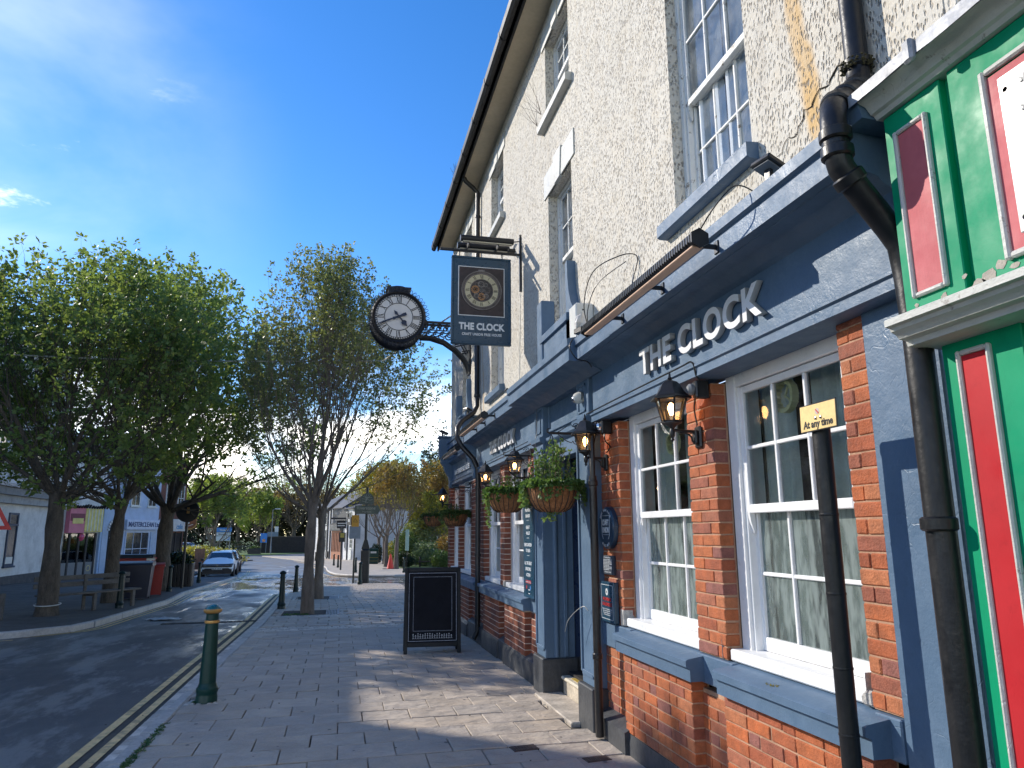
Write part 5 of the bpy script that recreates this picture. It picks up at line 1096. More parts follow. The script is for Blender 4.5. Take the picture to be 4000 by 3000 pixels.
for k in range(60): a = 2 * pi * k / 60; w = .0075 if k % 5 else .014; MB().prism([(cc.x + u * cos(a) + v * sin(a), cc.z - u * sin(a) + v * cos(a)) for u, v in ((-w, .394), (w, .394), (w, .420), (-w, .420))], 'y', cc.y + .012, cc.y + .005).ob('minute_mark', m_ci, ck)
for k, s in enumerate(RN): numeral(s, cc, k * pi / 6, .268, .384, .044, cc.y + .012, m_ci, ck, .006)
def hand(ang, pts, dy, nm):
    MB().prism([(cc.x + u * cos(ang) + v * sin(ang), cc.z - u * sin(ang) + v * cos(ang)) for u, v in pts], 'y', cc.y + dy, cc.y + dy - .008).ob(nm, m_hand, ck)
hand(radians(247), [(-.012, 0), (-.02, .06), (-.026, .10), (-.012, .12), (-.016, .2), (-.006, .385), (.006, .385), (.016, .2), (.012, .12), (.026, .10), (.02, .06), (.012, 0), (.018, -.05), (.03, -.10), (.026, -.15), (-.026, -.15), (-.03, -.10), (-.018, -.05)], -.016, 'minute_hand')
hand(radians(140), [(-.012, 0), (-.012, .10), (-.045, .13), (-.05, .165), (-.028, .185), (0, .245), (.028, .185), (.05, .165), (.045, .13), (.012, .10), (.012, 0), (.014, -.04), (.028, -.08), (.0, -.14), (-.028, -.08), (-.014, -.04)], -.026, 'hour_hand')
MB().lathe([(0, -.04), (.022, -.038), (.024, -.01), (0, -.01)], cc, 16, 'y').ob('hand_boss', m_hand, ck)
for yy in (.005, .59):
    for k in range(44):
        a = 2 * pi * k / 44; d = Vector((cos(a), 0, sin(a))); u = Vector((-sin(a), 0, cos(a))); o = cc + Vector((0, yy, 0)) + d * .482
        fm = MB(); fm.tube([o - u * .03, o - u * .032 + d * .025, o - u * .016 + d * .068, o + d * .082, o + u * .016 + d * .068, o + u * .032 + d * .025, o + u * .03], .0065, 4); fm.tube([o - u * .012, o - u * .014 + d * .022, o + d * .036, o + u * .014 + d * .022, o + u * .012], .004, 4)
        fm.ob('frill', m_ci, ck)
MB().prism([(-.21, 0), (.21, 0), (.19, .05), (.20, .10), (.225, .115), (.225, .15), (-.225, .15), (-.225, .115), (-.20, .10), (-.19, .05)], 'y', .05, .55).ob('crown', m_ci, ck).data.transform(Matrix.Translation((cc.x, cc.y, cc.z + .44)))
MB().lathe([(0, .0), (.17, 0), (.18, .025), (.16, .05), (.06, .065), (0, .07)], (cc.x, cc.y + .3, cc.z + .59), 24).ob('cap', m_ci, ck)
ya = cc.y + .30
for s_ in (-.09, .09):
    MB().box(1.32, 2.25, ya + s_ - .02, ya + s_ + .02, 5.44, 5.48, .003).ob('arm', m_ci, ck); MB().box(1.32, 1.95, ya + s_ - .01, ya + s_ + .01, 5.30, 5.318, .003).ob('arm', m_ci, ck)
    MB().tube([(1.30, ya + s_, 5.17), (1.5, ya + s_, 5.17), (1.75, ya + s_, 5.10), (1.98, ya + s_, 4.95), (2.14, ya + s_, 4.78), (2.20, ya + s_, 4.66), (2.23, ya + s_, 4.55)], .028, 6).ob('brace', m_ci, ck)
    for i in range(5):
        x = 1.40 + i * .13; pts = [(x + .05 * cos(a) * (1 - a / 12), ya + s_, 5.385 + .045 * sin(a) * (1 - a / 12)) for a in [j * .5 for j in range(16)]]; MB().tube(pts, .013, 5).ob('scroll', m_ci, ck)
        pts = [(x + .06 + .055 * cos(a), ya + s_, 5.235 + .05 * sin(a)) for a in [j * .45 + 1 for j in range(12)]]; MB().tube(pts, .013, 5).ob('scroll', m_ci, ck)
    for (p, q) in (((1.9, 5.44), (2.2, 4.9)), ((2.0, 5.2), (2.22, 5.3)), ((1.95, 5.05), (2.22, 5.12)), ((2.08, 4.92), (2.22, 4.95))): MB().tube([(p[0], ya + s_, p[1]), (q[0], ya + s_, q[1])], .012, 5).ob('strut', m_ci, ck)
MB().box(2.22, 2.26, ya - .12, ya + .12, 4.5, 5.52, .005).ob('wall_plate', m_ci, ck)
# ---- plaques
t = empty('round_plaque', (0, 0, 0), 0, 'round navy plaque with white lettering and a shield on the brick pier by the doorway', 'plaque')
o_ = Vector((2.195, 5.785, 1.63)); m_pw = M('white_print', (.62, .66, .70), .4, .02, 4)
MB().lathe([(0, -.045), (.16, -.045), (.172, -.035), (.175, 0), (0, 0)], o_, 48, 'x').ob('disc', m_navy, t)
glyphs('CRAFT', .062, .002, m_pw, 'lettering', t, on_wall(2.149, 5.785 + .073, 1.652), width=.146, off=.002, each=False); glyphs('UNION', .062, .002, m_pw, 'lettering', t, on_wall(2.149, 5.785 + .073, 1.592), width=.146, off=.002, each=False)
sh = MB()
for a, b in (((.095, .10), (-.095, .10)), ((.095, .10), (.085, -.06)), ((-.095, .10), (-.085, -.06)), ((.07, .068), (-.07, .068)), ((.07, -.055), (-.07, -.055)), ((.085, -.06), (.06, -.09)), ((-.085, -.06), (-.06, -.09))): sh.tube([(2.149, 5.785 + a[0], 1.63 + a[1]), (2.149, 5.785 + b[0], 1.63 + b[1])], .002, 4)
sh.ob('shield_outline', m_pw, t)
def arc_text(s, r, a0, a1, size, par, flip=False):
    n = len(s)
    for i, ch in enumerate(s):
        if ch == ' ': continue
        a = a0 + (a1 - a0) * i / (n - 1); c_, s_ = cos(a), sin(a)
        up = Vector((0, -s_ if False else -c_ * 0 + 0, 0))
        rad = Vector((0, -sin(a), cos(a))); tan = Vector((0, -cos(a), -sin(a)))
        if flip: rad, tan = -rad, -tan
        p = o_ + Vector((-.0465, 0, 0)) + (rad * (r if not flip else -r)) - tan * size * .3 - rad * size * .35
        glyphs(ch, size, .0015, m_pw, 'lettering', par, basis(p, tan, rad, (-1, 0, 0)), off=.0006)
arc_text('MORE THAN A PUB', .145, radians(-52), radians(52), .026, t); arc_text('SINCE 2019', .145, radians(180 + 30), radians(180 - 30), .026, t, True)
def small_board(name, label, cat, x, yl, yr, zb, zt, mat, T=.03):
    t = empty(name, (0, 0, 0), 0, label, cat); MB().box(x, x + T, yr, yl, zb, zt, .005).ob('board', mat, t); return t
t = small_board('slate_plaque', 'small dark slate history plaque below the round navy plaque', 'plaque', 2.17, 5.93, 5.70, 1.25, 1.405, M('dark_slate', (.022, .032, .05), .5, .2, 6), .03)
glyphs('CCTV and Data Protection', .018, .001, m_pw, 'lettering', t, on_wall(2.1695, 5.905, 1.383), width=.17, each=False)
for k in range(8): glyphs('Images are being recorded for the safety', .011, .001, m_pw, 'fine_print', t, on_wall(2.1695, 5.915, 1.368 - k * .0115), width=.195 if k not in (4, 7) else .13, each=False, off=.0002)
glyphs('Stonegate Group', .016, .001, m_pw, 'lettering', t, on_wall(2.1695, 5.89, 1.268), width=.14, each=False)
t = small_board('age_check_notice', 'framed navy age check notice with red words below the slate plaque', 'notice', 2.15, 5.96, 5.65, .875, 1.195, m_navy2, .045)
for (a, b, c, d) in ((.90, .904, 5.675, 5.935), (1.168, 1.172, 5.675, 5.935)): MB().box(2.1485, 2.1505, c, d, a, b).ob('white_line', m_pw, t)
for c in (5.673, 5.933): MB().box(2.1485, 2.1505, c, c + .004, .90, 1.172).ob('white_line', m_pw, t)
MB().lathe([(0, -.0015), (.028, -.0015), (.028, 0)], (2.15, 5.805, 1.115), 20, 'x').ob('badge', m_pw, t); glyphs('25', .026, .001, m_navy, 'lettering', t, on_wall(2.148, 5.82, 1.106), each=False)
m_rd = M('red_print', (.50, .04, .04), .4, .03, 4)
glyphs('WE OPERATE', .036, .0015, m_rd, 'lettering', t, on_wall(2.149, 5.90, 1.045), width=.19, off=.001, each=False); glyphs('CHALLENGE 25', .036, .0015, m_rd, 'lettering', t, on_wall(2.149, 5.91, 1.005), width=.21, off=.001, each=False)
for k in range(4): glyphs('If you look under 25 please show your ID', .014, .001, m_pw, 'fine_print', t, on_wall(2.149, 5.915 - .01 * k, .975 - k * .015), width=.22 - .02 * k, each=False, off=.0002)
t = small_board('tall_notice_board', 'tall narrow navy notice board listing the pub offers beyond the doorway', 'notice board', 2.10, 8.42, 7.96, .87, 2.12, M('navy_board_frame', (.02, .07, .125), .35, .05, 4), .05)
MB().box(2.097, 2.1, 7.99, 8.39, .91, 2.09).ob('face', m_navy2, t)
for (s_, z, w_) in (('PREMIUM', 1.83, .25), ('BRANDS', 1.765, .20), ('GREAT', 1.635, .17), ('VALUE', 1.57, .17), ('BEER GARDEN', 1.44, .32), ('TO REAR', 1.375, .20), ('ALL THE GREAT', 1.235, .33), ('SPORTING', 1.17, .24), ('ACTION', 1.105, .18)):
    glyphs(s_, .05, .0015, m_pw, 'lettering', t, on_wall(2.0965, 8.19 + w_ / 2, z), width=w_, off=.0018, each=False)
for z in (1.73, 1.53, 1.335): MB().box(2.0955, 2.097, 8.13, 8.25, z, z + .004).ob('white_line', m_pw, t)
for (y, s_) in ((8.25, 'WE LOVE'), (8.13, 'WE CARE')): MB().box(2.0955, 2.097, y - .055, y + .055, 1.03, 1.062).ob('red_label', m_rd, t); glyphs(s_, .022, .001, m_pw, 'lettering', t, on_wall(2.095, y + .05, 1.037), width=.1, each=False)
MB().lathe([(0, -.001), (.022, -.001), (.022, 0)], (2.0965, 8.27, .985), 14, 'x').ob('red_badge', m_rd, t); MB().lathe([(0, -.001), (.024, -.001), (.024, 0)], (2.0965, 8.10, .985), 14, 'x').ob('blue_badge', M('mid_blue_print', (.05, .2, .5), .4, .03, 4), t)
MB().box(2.0955, 2.097, 8.12, 8.19, .915, .925).ob('shield_mark', m_pw, t); MB().box(2.0955, 2.097, 8.12, 8.19, .955, .965).ob('shield_mark', m_pw, t)
# ---- pale clock ornaments and rating sticker in the windows
def ornament(y, z, r, x, label):
    t = empty('window_ornament', (x, y, z), 0, label, 'ornament'); MB().lathe([(r * .78, -.02), (r, -.02), (r, .02), (r * .78, .02), (r * .78, -.02)], (0, 0, 0), 32, 'x').ob('rim', m_oldgold, t)
    for k in range(12): a = k * pi / 6; MB().box(-.022, .022, -.006, .006, r * .72, r * 1.02, .002, M=Matrix.Rotation(a, 4, 'X')).ob('hour_mark', m_oldgold, t)
    for a in (.5, 2.2): MB().box(-.006, .006, -.005, .005, -.01, r * .8, .002, M=Matrix.Rotation(a, 4, 'X')).ob('hand', m_oldgold, t)
    MB().tube([(0, 0, r), (0, 0, r + .18)], .0015, 4).ob('thread', m_wplast, t)
ornament(4.93, 2.245, .085, 2.385, 'pale yellow clock ring hanging inside the second window'); ornament(3.50, 2.335, .095, 2.385, 'pale yellow clock ring hanging inside the nearest window')
t = empty('rating_sticker', (0, 0, 0), 0, 'bright green food hygiene sticker inside the second window', 'sticker'); MB().box(2.330, 2.333, 4.47, 4.55, 1.80, 1.92).ob('card', m_black, t); MB().box(2.328, 2.330, 4.475, 4.545, 1.805, 1.89).ob('green_panel', M('bright_green_print', (.12, .62, .03), .4, .02, 4), t); glyphs('5', .06, .001, m_black, 'lettering', t, on_wall(2.327, 4.53, 1.815), each=False)
# indoor pendant lamps glimpsed through the panes
for (x, y, z, lb) in ((3.4, 5.6, 2.22, 'small warm lamp glowing inside behind the nearest window'), (3.3, 7.2, 2.05, 'small warm lamp glowing inside behind the second window')):
    t = empty('pendant_lamp', (x, y, z), 0, lb, 'lamp'); MB().lathe([(0, -.04), (.02, -.03), (.026, .0), (.018, .04), (0, .045)], (0, 0, 0), 10).ob('bulb', m_bulb, t); MB().tube([(0, 0, .04), (0, 0, .3)], .003, 4).ob('flex', m_black, t)
mb = MB()
for k in range(60): a = RND.random() * 6.3; r = .035 * RND.random() ** .5; p = Vector((2.125 + r * cos(a) * .6, 3.42 + r * sin(a) * 1.5, .838 + RND.random() * .012)); mb.lathe([(0, -.004), (.005, 0), (0, .005)], p, 4)
mb.ob('moss_clump', M('yellow_green_moss', (.20, .17, .04), .95, .3, 40), label='small yellow moss clump lying on the nearest blue window sill', cat='moss')
# bare twigs growing from the high sill, tuft in the gutter
mb = MB()
for (y, x, z, s_) in ((7.78, 2.16, 6.5, 1), (7.6, 2.16, 6.55, .8)):
    for k in range(5):
        d = Vector((-.35 + RND.uniform(-.2, .2), .5 * (1 if k < 3 else -.2) + RND.uniform(-.2, .2), .5 + RND.random() * .5)); p = Vector((x, y, z)); q = [p]
        for i in range(5): q.append(q[-1] + d * .11 * s_ + Vector((RND.uniform(-.02, .02), RND.uniform(-.02, .02), .01)))
        mb.tube(q, [.003, .0025, .002, .0018, .0014, .001], 4)
mb.ob('bare_twigs', m_bark, label='leafless twigs sprouting from the sill of an upper window', cat='plant')
mb = MB()
for k in range(30): p = Vector((1.83, 12.2 + RND.uniform(-.05, .05), 8.03)); mb.tube([p, p + Vector((RND.uniform(-.12, .08), RND.uniform(-.12, .12), RND.uniform(.1, .26)))], .003, 3)
mb.ob('gutter_grass', M('dry_brown_grass', (.2, .1, .04), .9, .2, 9), label='tuft of dry brown grass growing in the gutter above the far downpipe', cat='plant')
# ---- A-board
ab = empty('chalkboard_sign', (1.32, 10.62, Z(10.6)), -.06, 'empty black chalkboard pavement sign with a row of tiny chalk figures along its foot', 'pavement sign')
w_, h_ = .80, 1.17; lean = .12; m_chalk = M('black_chalkboard', (.006, .007, .012), .6, .3, 2, spec=.15); m_bw = M('black_stained_wood', (.006, .007, .010), .45, .3, 6, .2, 40, spec=.3)
for s_ in (-1, 1):
    mt = Matrix.Translation((0, .30 if s_ > 0 else 0, 0)) @ Matrix.Rotation(-lean * s_ * -1 if False else (-lean if s_ < 0 else lean), 4, 'X')
    def A(mb, nm, m): o = mb.ob(nm, m, ab); o.data.transform(mt); return o
    A(MB().box(-w_ / 2, -w_ / 2 + .05, -.016, .016, 0, h_, .005), 'leg', m_bw); A(MB().box(w_ / 2 - .05, w_ / 2, -.016, .016, 0, h_, .005), 'leg', m_bw)
    A(MB().box(-w_ / 2 + .05, w_ / 2 - .05, -.016, .016, h_ - .06, h_, .005), 'top_rail', m_bw); A(MB().box(-w_ / 2 + .05, w_ / 2 - .05, -.016, .016, .09, .15, .005), 'bottom_rail', m_bw)
    A(MB().box(-w_ / 2 + .05, w_ / 2 - .05, -.006, .006, .15, h_ - .06), 'board', m_chalk)
    if s_ < 0:
        m_cl = M('white_chalk_line', (.33, .36, .42), .8, .3, 40)
        for (a, b, c, d, t_) in ((-.34, .34, .165, 1.095, .006), (-.275, .275, .30, 1.04, .004)):
            for q in ((a, a + t_, c, d), (b - t_, b, c, d), (a + t_, b - t_, c, c + t_), (a + t_, b - t_, d - t_, d)): A(MB().box(q[0], q[1], -.0085, -.006, q[2], q[3]), 'border_line', m_cl)
        for (a, b, c, d) in ((-.29, -.282, .285, 1.055), (.282, .29, .285, 1.055), (-.282, .282, .285, .293), (-.282, .282, 1.047, 1.055)): A(MB().box(a, b, -.013, -.006, c, d, .002), 'inner_bead', m_bw)
        f = MB()
        for k in range(17):
            x = -.27 + k * .0335; r = RND; hh = r.uniform(.045, .075); z0_ = .195
            f.lathe([(0, -.0075), (.007, -.0075), (.007, -.0078), (0, -.0078)], (x, 0, z0_ + hh), 8, 'y')
            for (p, q) in (((x, z0_ + hh - .008), (x + r.uniform(-.004, .004), z0_ + .02)), ((x, z0_ + hh * .7), (x - .013, z0_ + hh * r.uniform(.4, .9))), ((x, z0_ + hh * .7), (x + .013, z0_ + hh * r.uniform(.4, .9))), ((x, z0_ + .025), (x - .009, z0_)), ((x, z0_ + .025), (x + .009, z0_)), ((x - .012, z0_ + .01), (x + .012, z0_ + .012)), ((x - .006, z0_ + .03), (x + .006, z0_ + .045))): f.tube([(p[0], -.0078, p[1]), (q[0], -.0078, q[1])], .0019, 4)
        A(f, 'drawn_figures', M('white_chalk_figures', (.55, .57, .60), .8, .1, 40))
# ---- parking plate on its post close to the camera
t = empty('parking_sign_post', (2.0, 2.70, 0), 0, 'black post with a small yellow parking plate close to the nearest pub window', 'parking sign')
MB().tube([(.0, 0, -.1), (0, 0, 1.0), (0, 0, 2.05)], .038, 24).ob('post', m_pipe, t); MB().lathe([(.042, 0), (.042, .03), (.036, .04), (0, .042)], (0, 0, 2.035), 24).ob('cap', m_black, t)
for z in (1.66, 1.34, 1.05, .8): MB().lathe([(.0392, 0), (.0405, .004), (.0392, .01)], (0, 0, z), 24).ob('paint_ridge', m_pipe, t)
m_yp = M('yellow_plate', (.78, .55, .22), .45, .10, 9, dirt=.25, dirtcol=(.3, .22, .1), ds=12)
pm = Matrix.Translation((-.047, -.052, 2.074)) @ Matrix.Rotation(radians(-90), 4, 'Z') @ Matrix.Rotation(radians(-1.5), 4, 'X')
def PP(mb, nm, m): o = mb.ob(nm, m, t); o.data.transform(pm); return o
PP(MB().box(-.122, .122, -.002, .002, -.060, .060, .0015), 'plate', m_black); PP(MB().box(-.117, .117, -.0035, -.002, -.055, .055), 'plate', m_yp)
for x, z in ((-.012, -.006), (.022, -.006)): PP(MB().lathe([(0, -.009), (.007, -.007), (.008, -.003), (0, -.003)], (x, 0, z), 12, 'y'), 'bolt', m_chrome)
PP(MB().lathe([(0, -.0042), (.014, -.0042), (.014, -.0034)], (.0, 0, .022), 20, 'y'), 'sticker', M('faded_white_sticker', (.5, .42, .36), .5, .1, 20)); PP(MB().box(-.003, .003, -.0048, -.0042, -.013, .013, M=Matrix.Translation((0, 0, .022)) @ Matrix.Rotation(-.8, 4, 'Y')), 'sticker_bar', m_rd)
for o in glyphs('At any time', .044, .001, m_black, 'lettering', t, basis((-.098, -.0036, -.043), (1, 0, 0), (0, 0, 1), (0, -1, 0)), width=.196, off=.0014): o.data.transform(pm)
# ================================================================ STREET FURNITURE
def bollard(label, gold=True):
    t = empty('bollard', (0, 0, 0), 0, label, 'bollard', 'cast iron bollards along the kerbs'); BM = m_bgreen if gold else m_bdark
    MB().lathe([(0, -.08), (.128, -.08), (.128, .05), (.122, .065), (.124, .085), (.132, .10), (.130, .13), (.112, .15), (.108, .165), (.100, .18)], n=28).ob('base', BM, t)
    MB().lathe([(.100, .18), (.096, .3), (.088, .5), (.080, .72), (.078, .765), (.082, .77), (.082, .80), (.076, .805), (.074, .86), (.080, .868), (.10, .88)], n=28).ob('shaft', BM, t)
    MB().lathe([(.078, .768), (.088, .772), (.090, .784), (.088, .797), (.078, .80)], n=28).ob('collar_ring', m_gold if gold else m_bdark, t)
    MB().lathe([(.08, .868), (.104, .878), (.112, .890), (.112, .902), (.104, .912), (.09, .915)], n=28).ob('cap_ring', m_gold if gold else m_bdark, t)
    MB().lathe([(.102, .911), (.088, .928), (.062, .945), (.03, .956), (0, .959)], n=28).ob('cap', m_teal if gold else m_bdark, t)
    for ch in t.children: ch.data.transform(Matrix.Diagonal((.80, .80, 1, 1)))
    return t
b0 = bollard('green bollard with gold rings and a teal cap, the closest one, beside the gutter'); b0.location = (-1.23, 8.13, Z(8.13)); b0.scale = (1, 1, .965)
b1_ = bollard('dark bollard on the near kerb just before the slimmer pavement trees', False); b1_.location = (-1.36, 19.5, Z(19.5)); b1_.scale = (.95, .95, .96)
for (x, y, lb) in ((-1.46, 27.5, 'dark bollard on the near kerb beyond the nearer pavement tree'), (.88, 32.1, 'dark bollard directly beside the foot of the tall black signpost'), (-5.42, 20.9, 'dark bollard behind the far side bench, next to the dark wheelie bin'),
                   (-5.95, 29.1, 'dark bollard between the red bins and the black planter'), (-6.2, 36.3, 'dark bollard standing just in front of the white parked car'), (-6.9, 37.6, 'partly hidden bollard close behind the one before the white car'),
                   (1.0, 46.8, 'bollard at the side street corner before the white house'), (3.84, 45.4, 'green bollard at the corner just past the traffic cone'), (-.09, 57.7, 'bollard with a dull gold band before the orange timber shopfront'),
                   (-.44, 63.4, 'bollard before the black timbered house'), (-1.44, 70.8, 'bollard on the corner kerb beyond the second pavement tree'), (-2.5, 82, 'greenest looking bollard farthest up the corner kerb'), (5.9, 58.9, 'bollard with a yellow top in front of the garden shrubs')):
    inst(b1_, None, (x, y, Z(y) + (.0 if x > -3 and y < 40 else .03)), label=lb)
# ---- tall fingerpost / town sign
t = empty('town_signpost', (1.12, 33.8, Z(33.8)), 0, 'tall black post with a town crest board and name board at the side street mouth', 'signpost')
MB().box(-.19, .19, -.19, .19, -.1, 1.45, .05).ob('pedestal', m_black, t); MB().prism([(-.19, 1.45), (.19, 1.45), (.07, 1.86), (-.07, 1.86)], 'y', -.14, .14).ob('shoulder', m_black, t)
MB().tube([(0, 0, 1.85), (0, 0, 4.2)], .062, 12).ob('post', m_black, t)
m_sgn = M('weathered_olive_sign', (.10, .11, .08), .5, .3, 6); m_sgl = M('pale_sign_lettering', (.34, .33, .25), .5, .1, 6)
MB().prism([(-.52, 0), (.50, 0), (.60, .18), (.50, .38), (-.52, .38), (-.56, .2)], 'y', -.10, -.07).ob('name_board', m_sgn, t).data.transform(Matrix.Translation((0, 0, 3.0)))
glyphs('Riverstone', .2, .01, m_sgl, 'lettering', t, to_cam(-.44, -.10, 3.2), width=.82, each=False, off=.002); glyphs('Market', .12, .01, m_sgl, 'lettering', t, to_cam(-.2, -.10, 3.06), width=.4, each=False)
MB().prism([(-.3, 3.42), (.3, 3.42)] + [(.3 * cos(a), 3.62 + .32 * sin(a)) for a in [i * pi / 10 for i in range(11)]], 'y', -.10, -.05).ob('crest_board', m_sgn, t)
mb = MB()
for k in range(9): mb.tube([(.24 * cos(k * .4 + .1), -.105, 3.62 + .26 * sin(k * .4 + .1)), (.08 * cos(k * .9), -.105, 3.6 + .12 * sin(k * 1.3))], .012, 4)
mb.ob('crest_relief', m_sgl, t)
t = empty('warning_sign_post', (.62, 33.2, Z(33.2)), 0, 'thin black post with a yellow warning plate and a grey sign back', 'road sign')
MB().tube([(0, 0, 0), (0, 0, 3.0)], .04, 10).ob('post', m_black, t); MB().box(-.16, .16, -.055, -.045, 2.42, 2.92, .004).ob('yellow_plate', M('amber_plate', (.62, .30, .03), .45, .1, 6), t); MB().box(-.24, .24, -.05, -.04, 1.9, 2.45, .004).ob('grey_plate', M('grey_sign_back', (.22, .25, .28), .5, .1, 6), t)
for (a, b) in (((-.09, 2.62), (.09, 2.62)), ((-.09, 2.62), (0, 2.78)), ((.09, 2.62), (0, 2.78))): MB().tube([(a[0], -.058, a[1]), (b[0], -.058, b[1])], .008, 4).ob('triangle_mark', m_black, t)
t = empty('notice_post', (.1, 52.2, Z(52.2)), 0, 'black post with a small box sign in front of the orange timber shopfront', 'post'); MB().tube([(0, 0, 0), (0, 0, 2.9)], .06, 8).ob('post', m_black, t); MB().box(-.2, .2, -.12, .08, 1.9, 2.55, .01).ob('box', m_black, t); MB().box(-.1, .16, -.13, -.12, 2.2, 2.5).ob('yellow_label', M('yellow_label', (.4, .3, .05), .5), t)
# ---- cone
t = empty('traffic_cone', (3.5, 52.6, Z(52.6) + .03), 0, 'orange traffic cone on a black base by the thin trees', 'traffic cone')
MB().lathe([(.27, 0), (.25, .04), (.045, 1.02), (.03, 1.03), (0, 1.03)], n=20).ob('cone', M('orange_cone_plastic', (.75, .06, .02), .4, .08, 5), t); MB().box(-.55, .6, -.3, .3, -.03, .03, .02).ob('base', m_black, t)
# ---- litter bin, noticeboard post
t = empty('litter_bin', (2.9, 66.5, Z(66.5) + .03), 0, 'dark green square litter bin against the white gable', 'litter bin')
MB().box(-.42, .42, -.3, .3, 0, 1.15, .03).ob('body', m_bgreen, t); MB().box(-.44, .44, -.32, .32, 1.15, 1.32, .05).ob('hood', m_bgreen, t); MB().box(-.25, .25, -.325, -.31, .92, 1.08).ob('label', m_wplast, t)
for z in (.25, .55): MB().box(-.43, .43, -.31, .31, z, z + .025).ob('band', M('gold_band', (.4, .3, .05), .4), t)
t = empty('interpretation_board', (4.75, 54.0, Z(54)), -.5, 'pale green narrow information panel on a thin post before the shrubs', 'panel'); MB().box(-.13, .13, -.03, .03, 1.25, 2.75, .01).ob('panel', M('pale_green_panel', (.36, .52, .42), .5), t); MB().tube([(0, 0, 0), (0, 0, 1.3)], .025, 6).ob('post', m_black, t)
# ---- benches by the left-hand trees
def bench(label, L_=2.6):
    t = empty('park_bench', (0, 0, 0), 0, label, 'bench', 'timber benches under the left-hand trees'); m_w = M('grey_weathered_timber', (.12, .105, .09), .8, .3, 5, .5, 30, stretch=(1, .2, 1))
    for k in range(3): MB().box(-.20 + k * .14, -.08 + k * .14, -L_ / 2, L_ / 2, .41, .45, .006).ob('seat_slat', m_w, t)
    for z in (.58, .74): MB().box(.26, .29, -L_ / 2, L_ / 2, z, z + .11, .006).ob('back_rail', m_w, t)
    for y in (-L_ / 2 + .2, 0, L_ / 2 - .2):
        MB().box(-.18, -.10, y - .04, y + .04, 0, .41, .006).ob('leg', m_w, t); MB().box(.22, .26, y - .04, y + .04, 0, .86, .006).ob('leg', m_w, t); MB().box(-.10, .22, y - .03, y + .03, .34, .41, .004).ob('rail', m_w, t)
    return t
bn = bench('long grey timber bench between the two nearest left-hand tree trunks'); bn.location = (-5.75, 20.6, Z(20.6) + .03); bn.rotation_euler = (0, 0, -.15 + pi)
bn.rotation_euler = (0, 0, pi * .5 + .95); bn.location = (-5.95, 20.4, Z(20.4) + .03)
t = empty('timber_post', (-7.0, 18.1, Z(18) + .03), 0, 'short grey timber post left of the nearest thick tree trunk', 'post'); MB().box(-.05, .05, -.05, .05, 0, .55, .01).ob('post', M('old_post_timber', (.11, .1, .09), .8, .3, 6), t)
# ---- bins
def wheelie(label, mat, matlid, w=.72, d=.78, h=1.07, cat='wheelie bin'):
    t = empty('wheelie_bin', (0, 0, 0), 0, label, cat)
    b = MB(); a = .86; vs = [(-w / 2 * a, -d / 2 * a, .06), (w / 2 * a, -d / 2 * a, .06), (w / 2 * a, d / 2 * a, .06), (-w / 2 * a, d / 2 * a, .06), (-w / 2, -d / 2, h * .9), (w / 2, -d / 2, h * .9), (w / 2, d / 2, h * .9), (-w / 2, d / 2, h * .9)]
    b.add(vs, [(0, 3, 2, 1), (0, 1, 5, 4), (1, 2, 6, 5), (2, 3, 7, 6), (3, 0, 4, 7), (4, 5, 6, 7)]).ob('body', mat, t)
    MB().box(-w / 2 - .03, w / 2 + .03, -d / 2 - .03, d / 2 + .03, h * .87, h * .91, .01).ob('rim', mat, t)
    MB().prism([(-d / 2 - .04, h * .91), (d / 2 + .04, h * .91), (d / 2 + .02, h * .97), (d / 4, h), (-d / 4, h), (-d / 2 - .02, h * .96)], 'x', -w / 2 - .02, w / 2 + .02).ob('lid', matlid, t)
    for sx_ in (-1, 1): MB().lathe([(0, -.03), (.1, -.03), (.1, .03), (0, .03)], (sx_ * w * .4, d / 2 * .8, .1), 14, 'x').ob('wheel', m_black, t)
    return t
m_binn = M('navy_bin_plastic', (.014, .017, .035), .4, .1, 4); m_binr = M('red_bin_plastic', (.36, .03, .022), .42, .12, 4)
w1 = wheelie('large dark navy wheelie bin beside the second thick tree trunk', m_binn, m_binn, .92, .85, 1.12); w1.location = (-6.02, 24.7, Z(24.7) + .03); w1.rotation_euler = (0, 0, .12)
w2 = wheelie('slim red wheelie bin tucked behind the dark navy bin', m_binr, m_binr, .55, .6, 1.05); w2.location = (-5.86, 26.3, Z(26.3) + .03); w2.rotation_euler = (0, 0, .2)
t = empty('bin_container', (-7.15, 28.7, Z(28.7) + .03), .12, 'large red four-wheeled bin container with a dark lid and white tape on its corner', 'bin container')
MB().prism([(-.62, .22), (.62, .22), (.70, 1.14), (-.70, 1.14)], 'y', -.45, .45).ob('body', m_binr, t); MB().box(-.74, .74, -.5, .5, 1.14, 1.2, .02).ob('rim', m_binr, t); MB().prism([(-.55, 1.2), (.55, 1.2), (.4, 1.32), (-.4, 1.32)], 'x', -.7, .7).ob('lid', m_black, t)
for x in (-.6, -.2, .2, .6): MB().box(x - .03, x + .03, -.475, -.44, .3, 1.1, .01).ob('rib', m_binr, t)
for x in (-.5, .5):
    for y in (-.35, .35): MB().lathe([(0, -.03), (.09, -.03), (.09, .03), (0, .03)], (x, y, .09), 12, 'x').ob('wheel', m_black, t); MB().box(x - .02, x + .02, y - .02, y + .02, .15, .24).ob('wheel_fork', m_chrome, t)
for z in (.7, 1.1): MB().box(.6, .66, -.49, -.46, .4, 1.25).ob('tape', m_wplast, t) if z < 1 else MB().box(.5, .78, -.51, -.5, 1.12, 1.2).ob('tape', m_wplast, t)
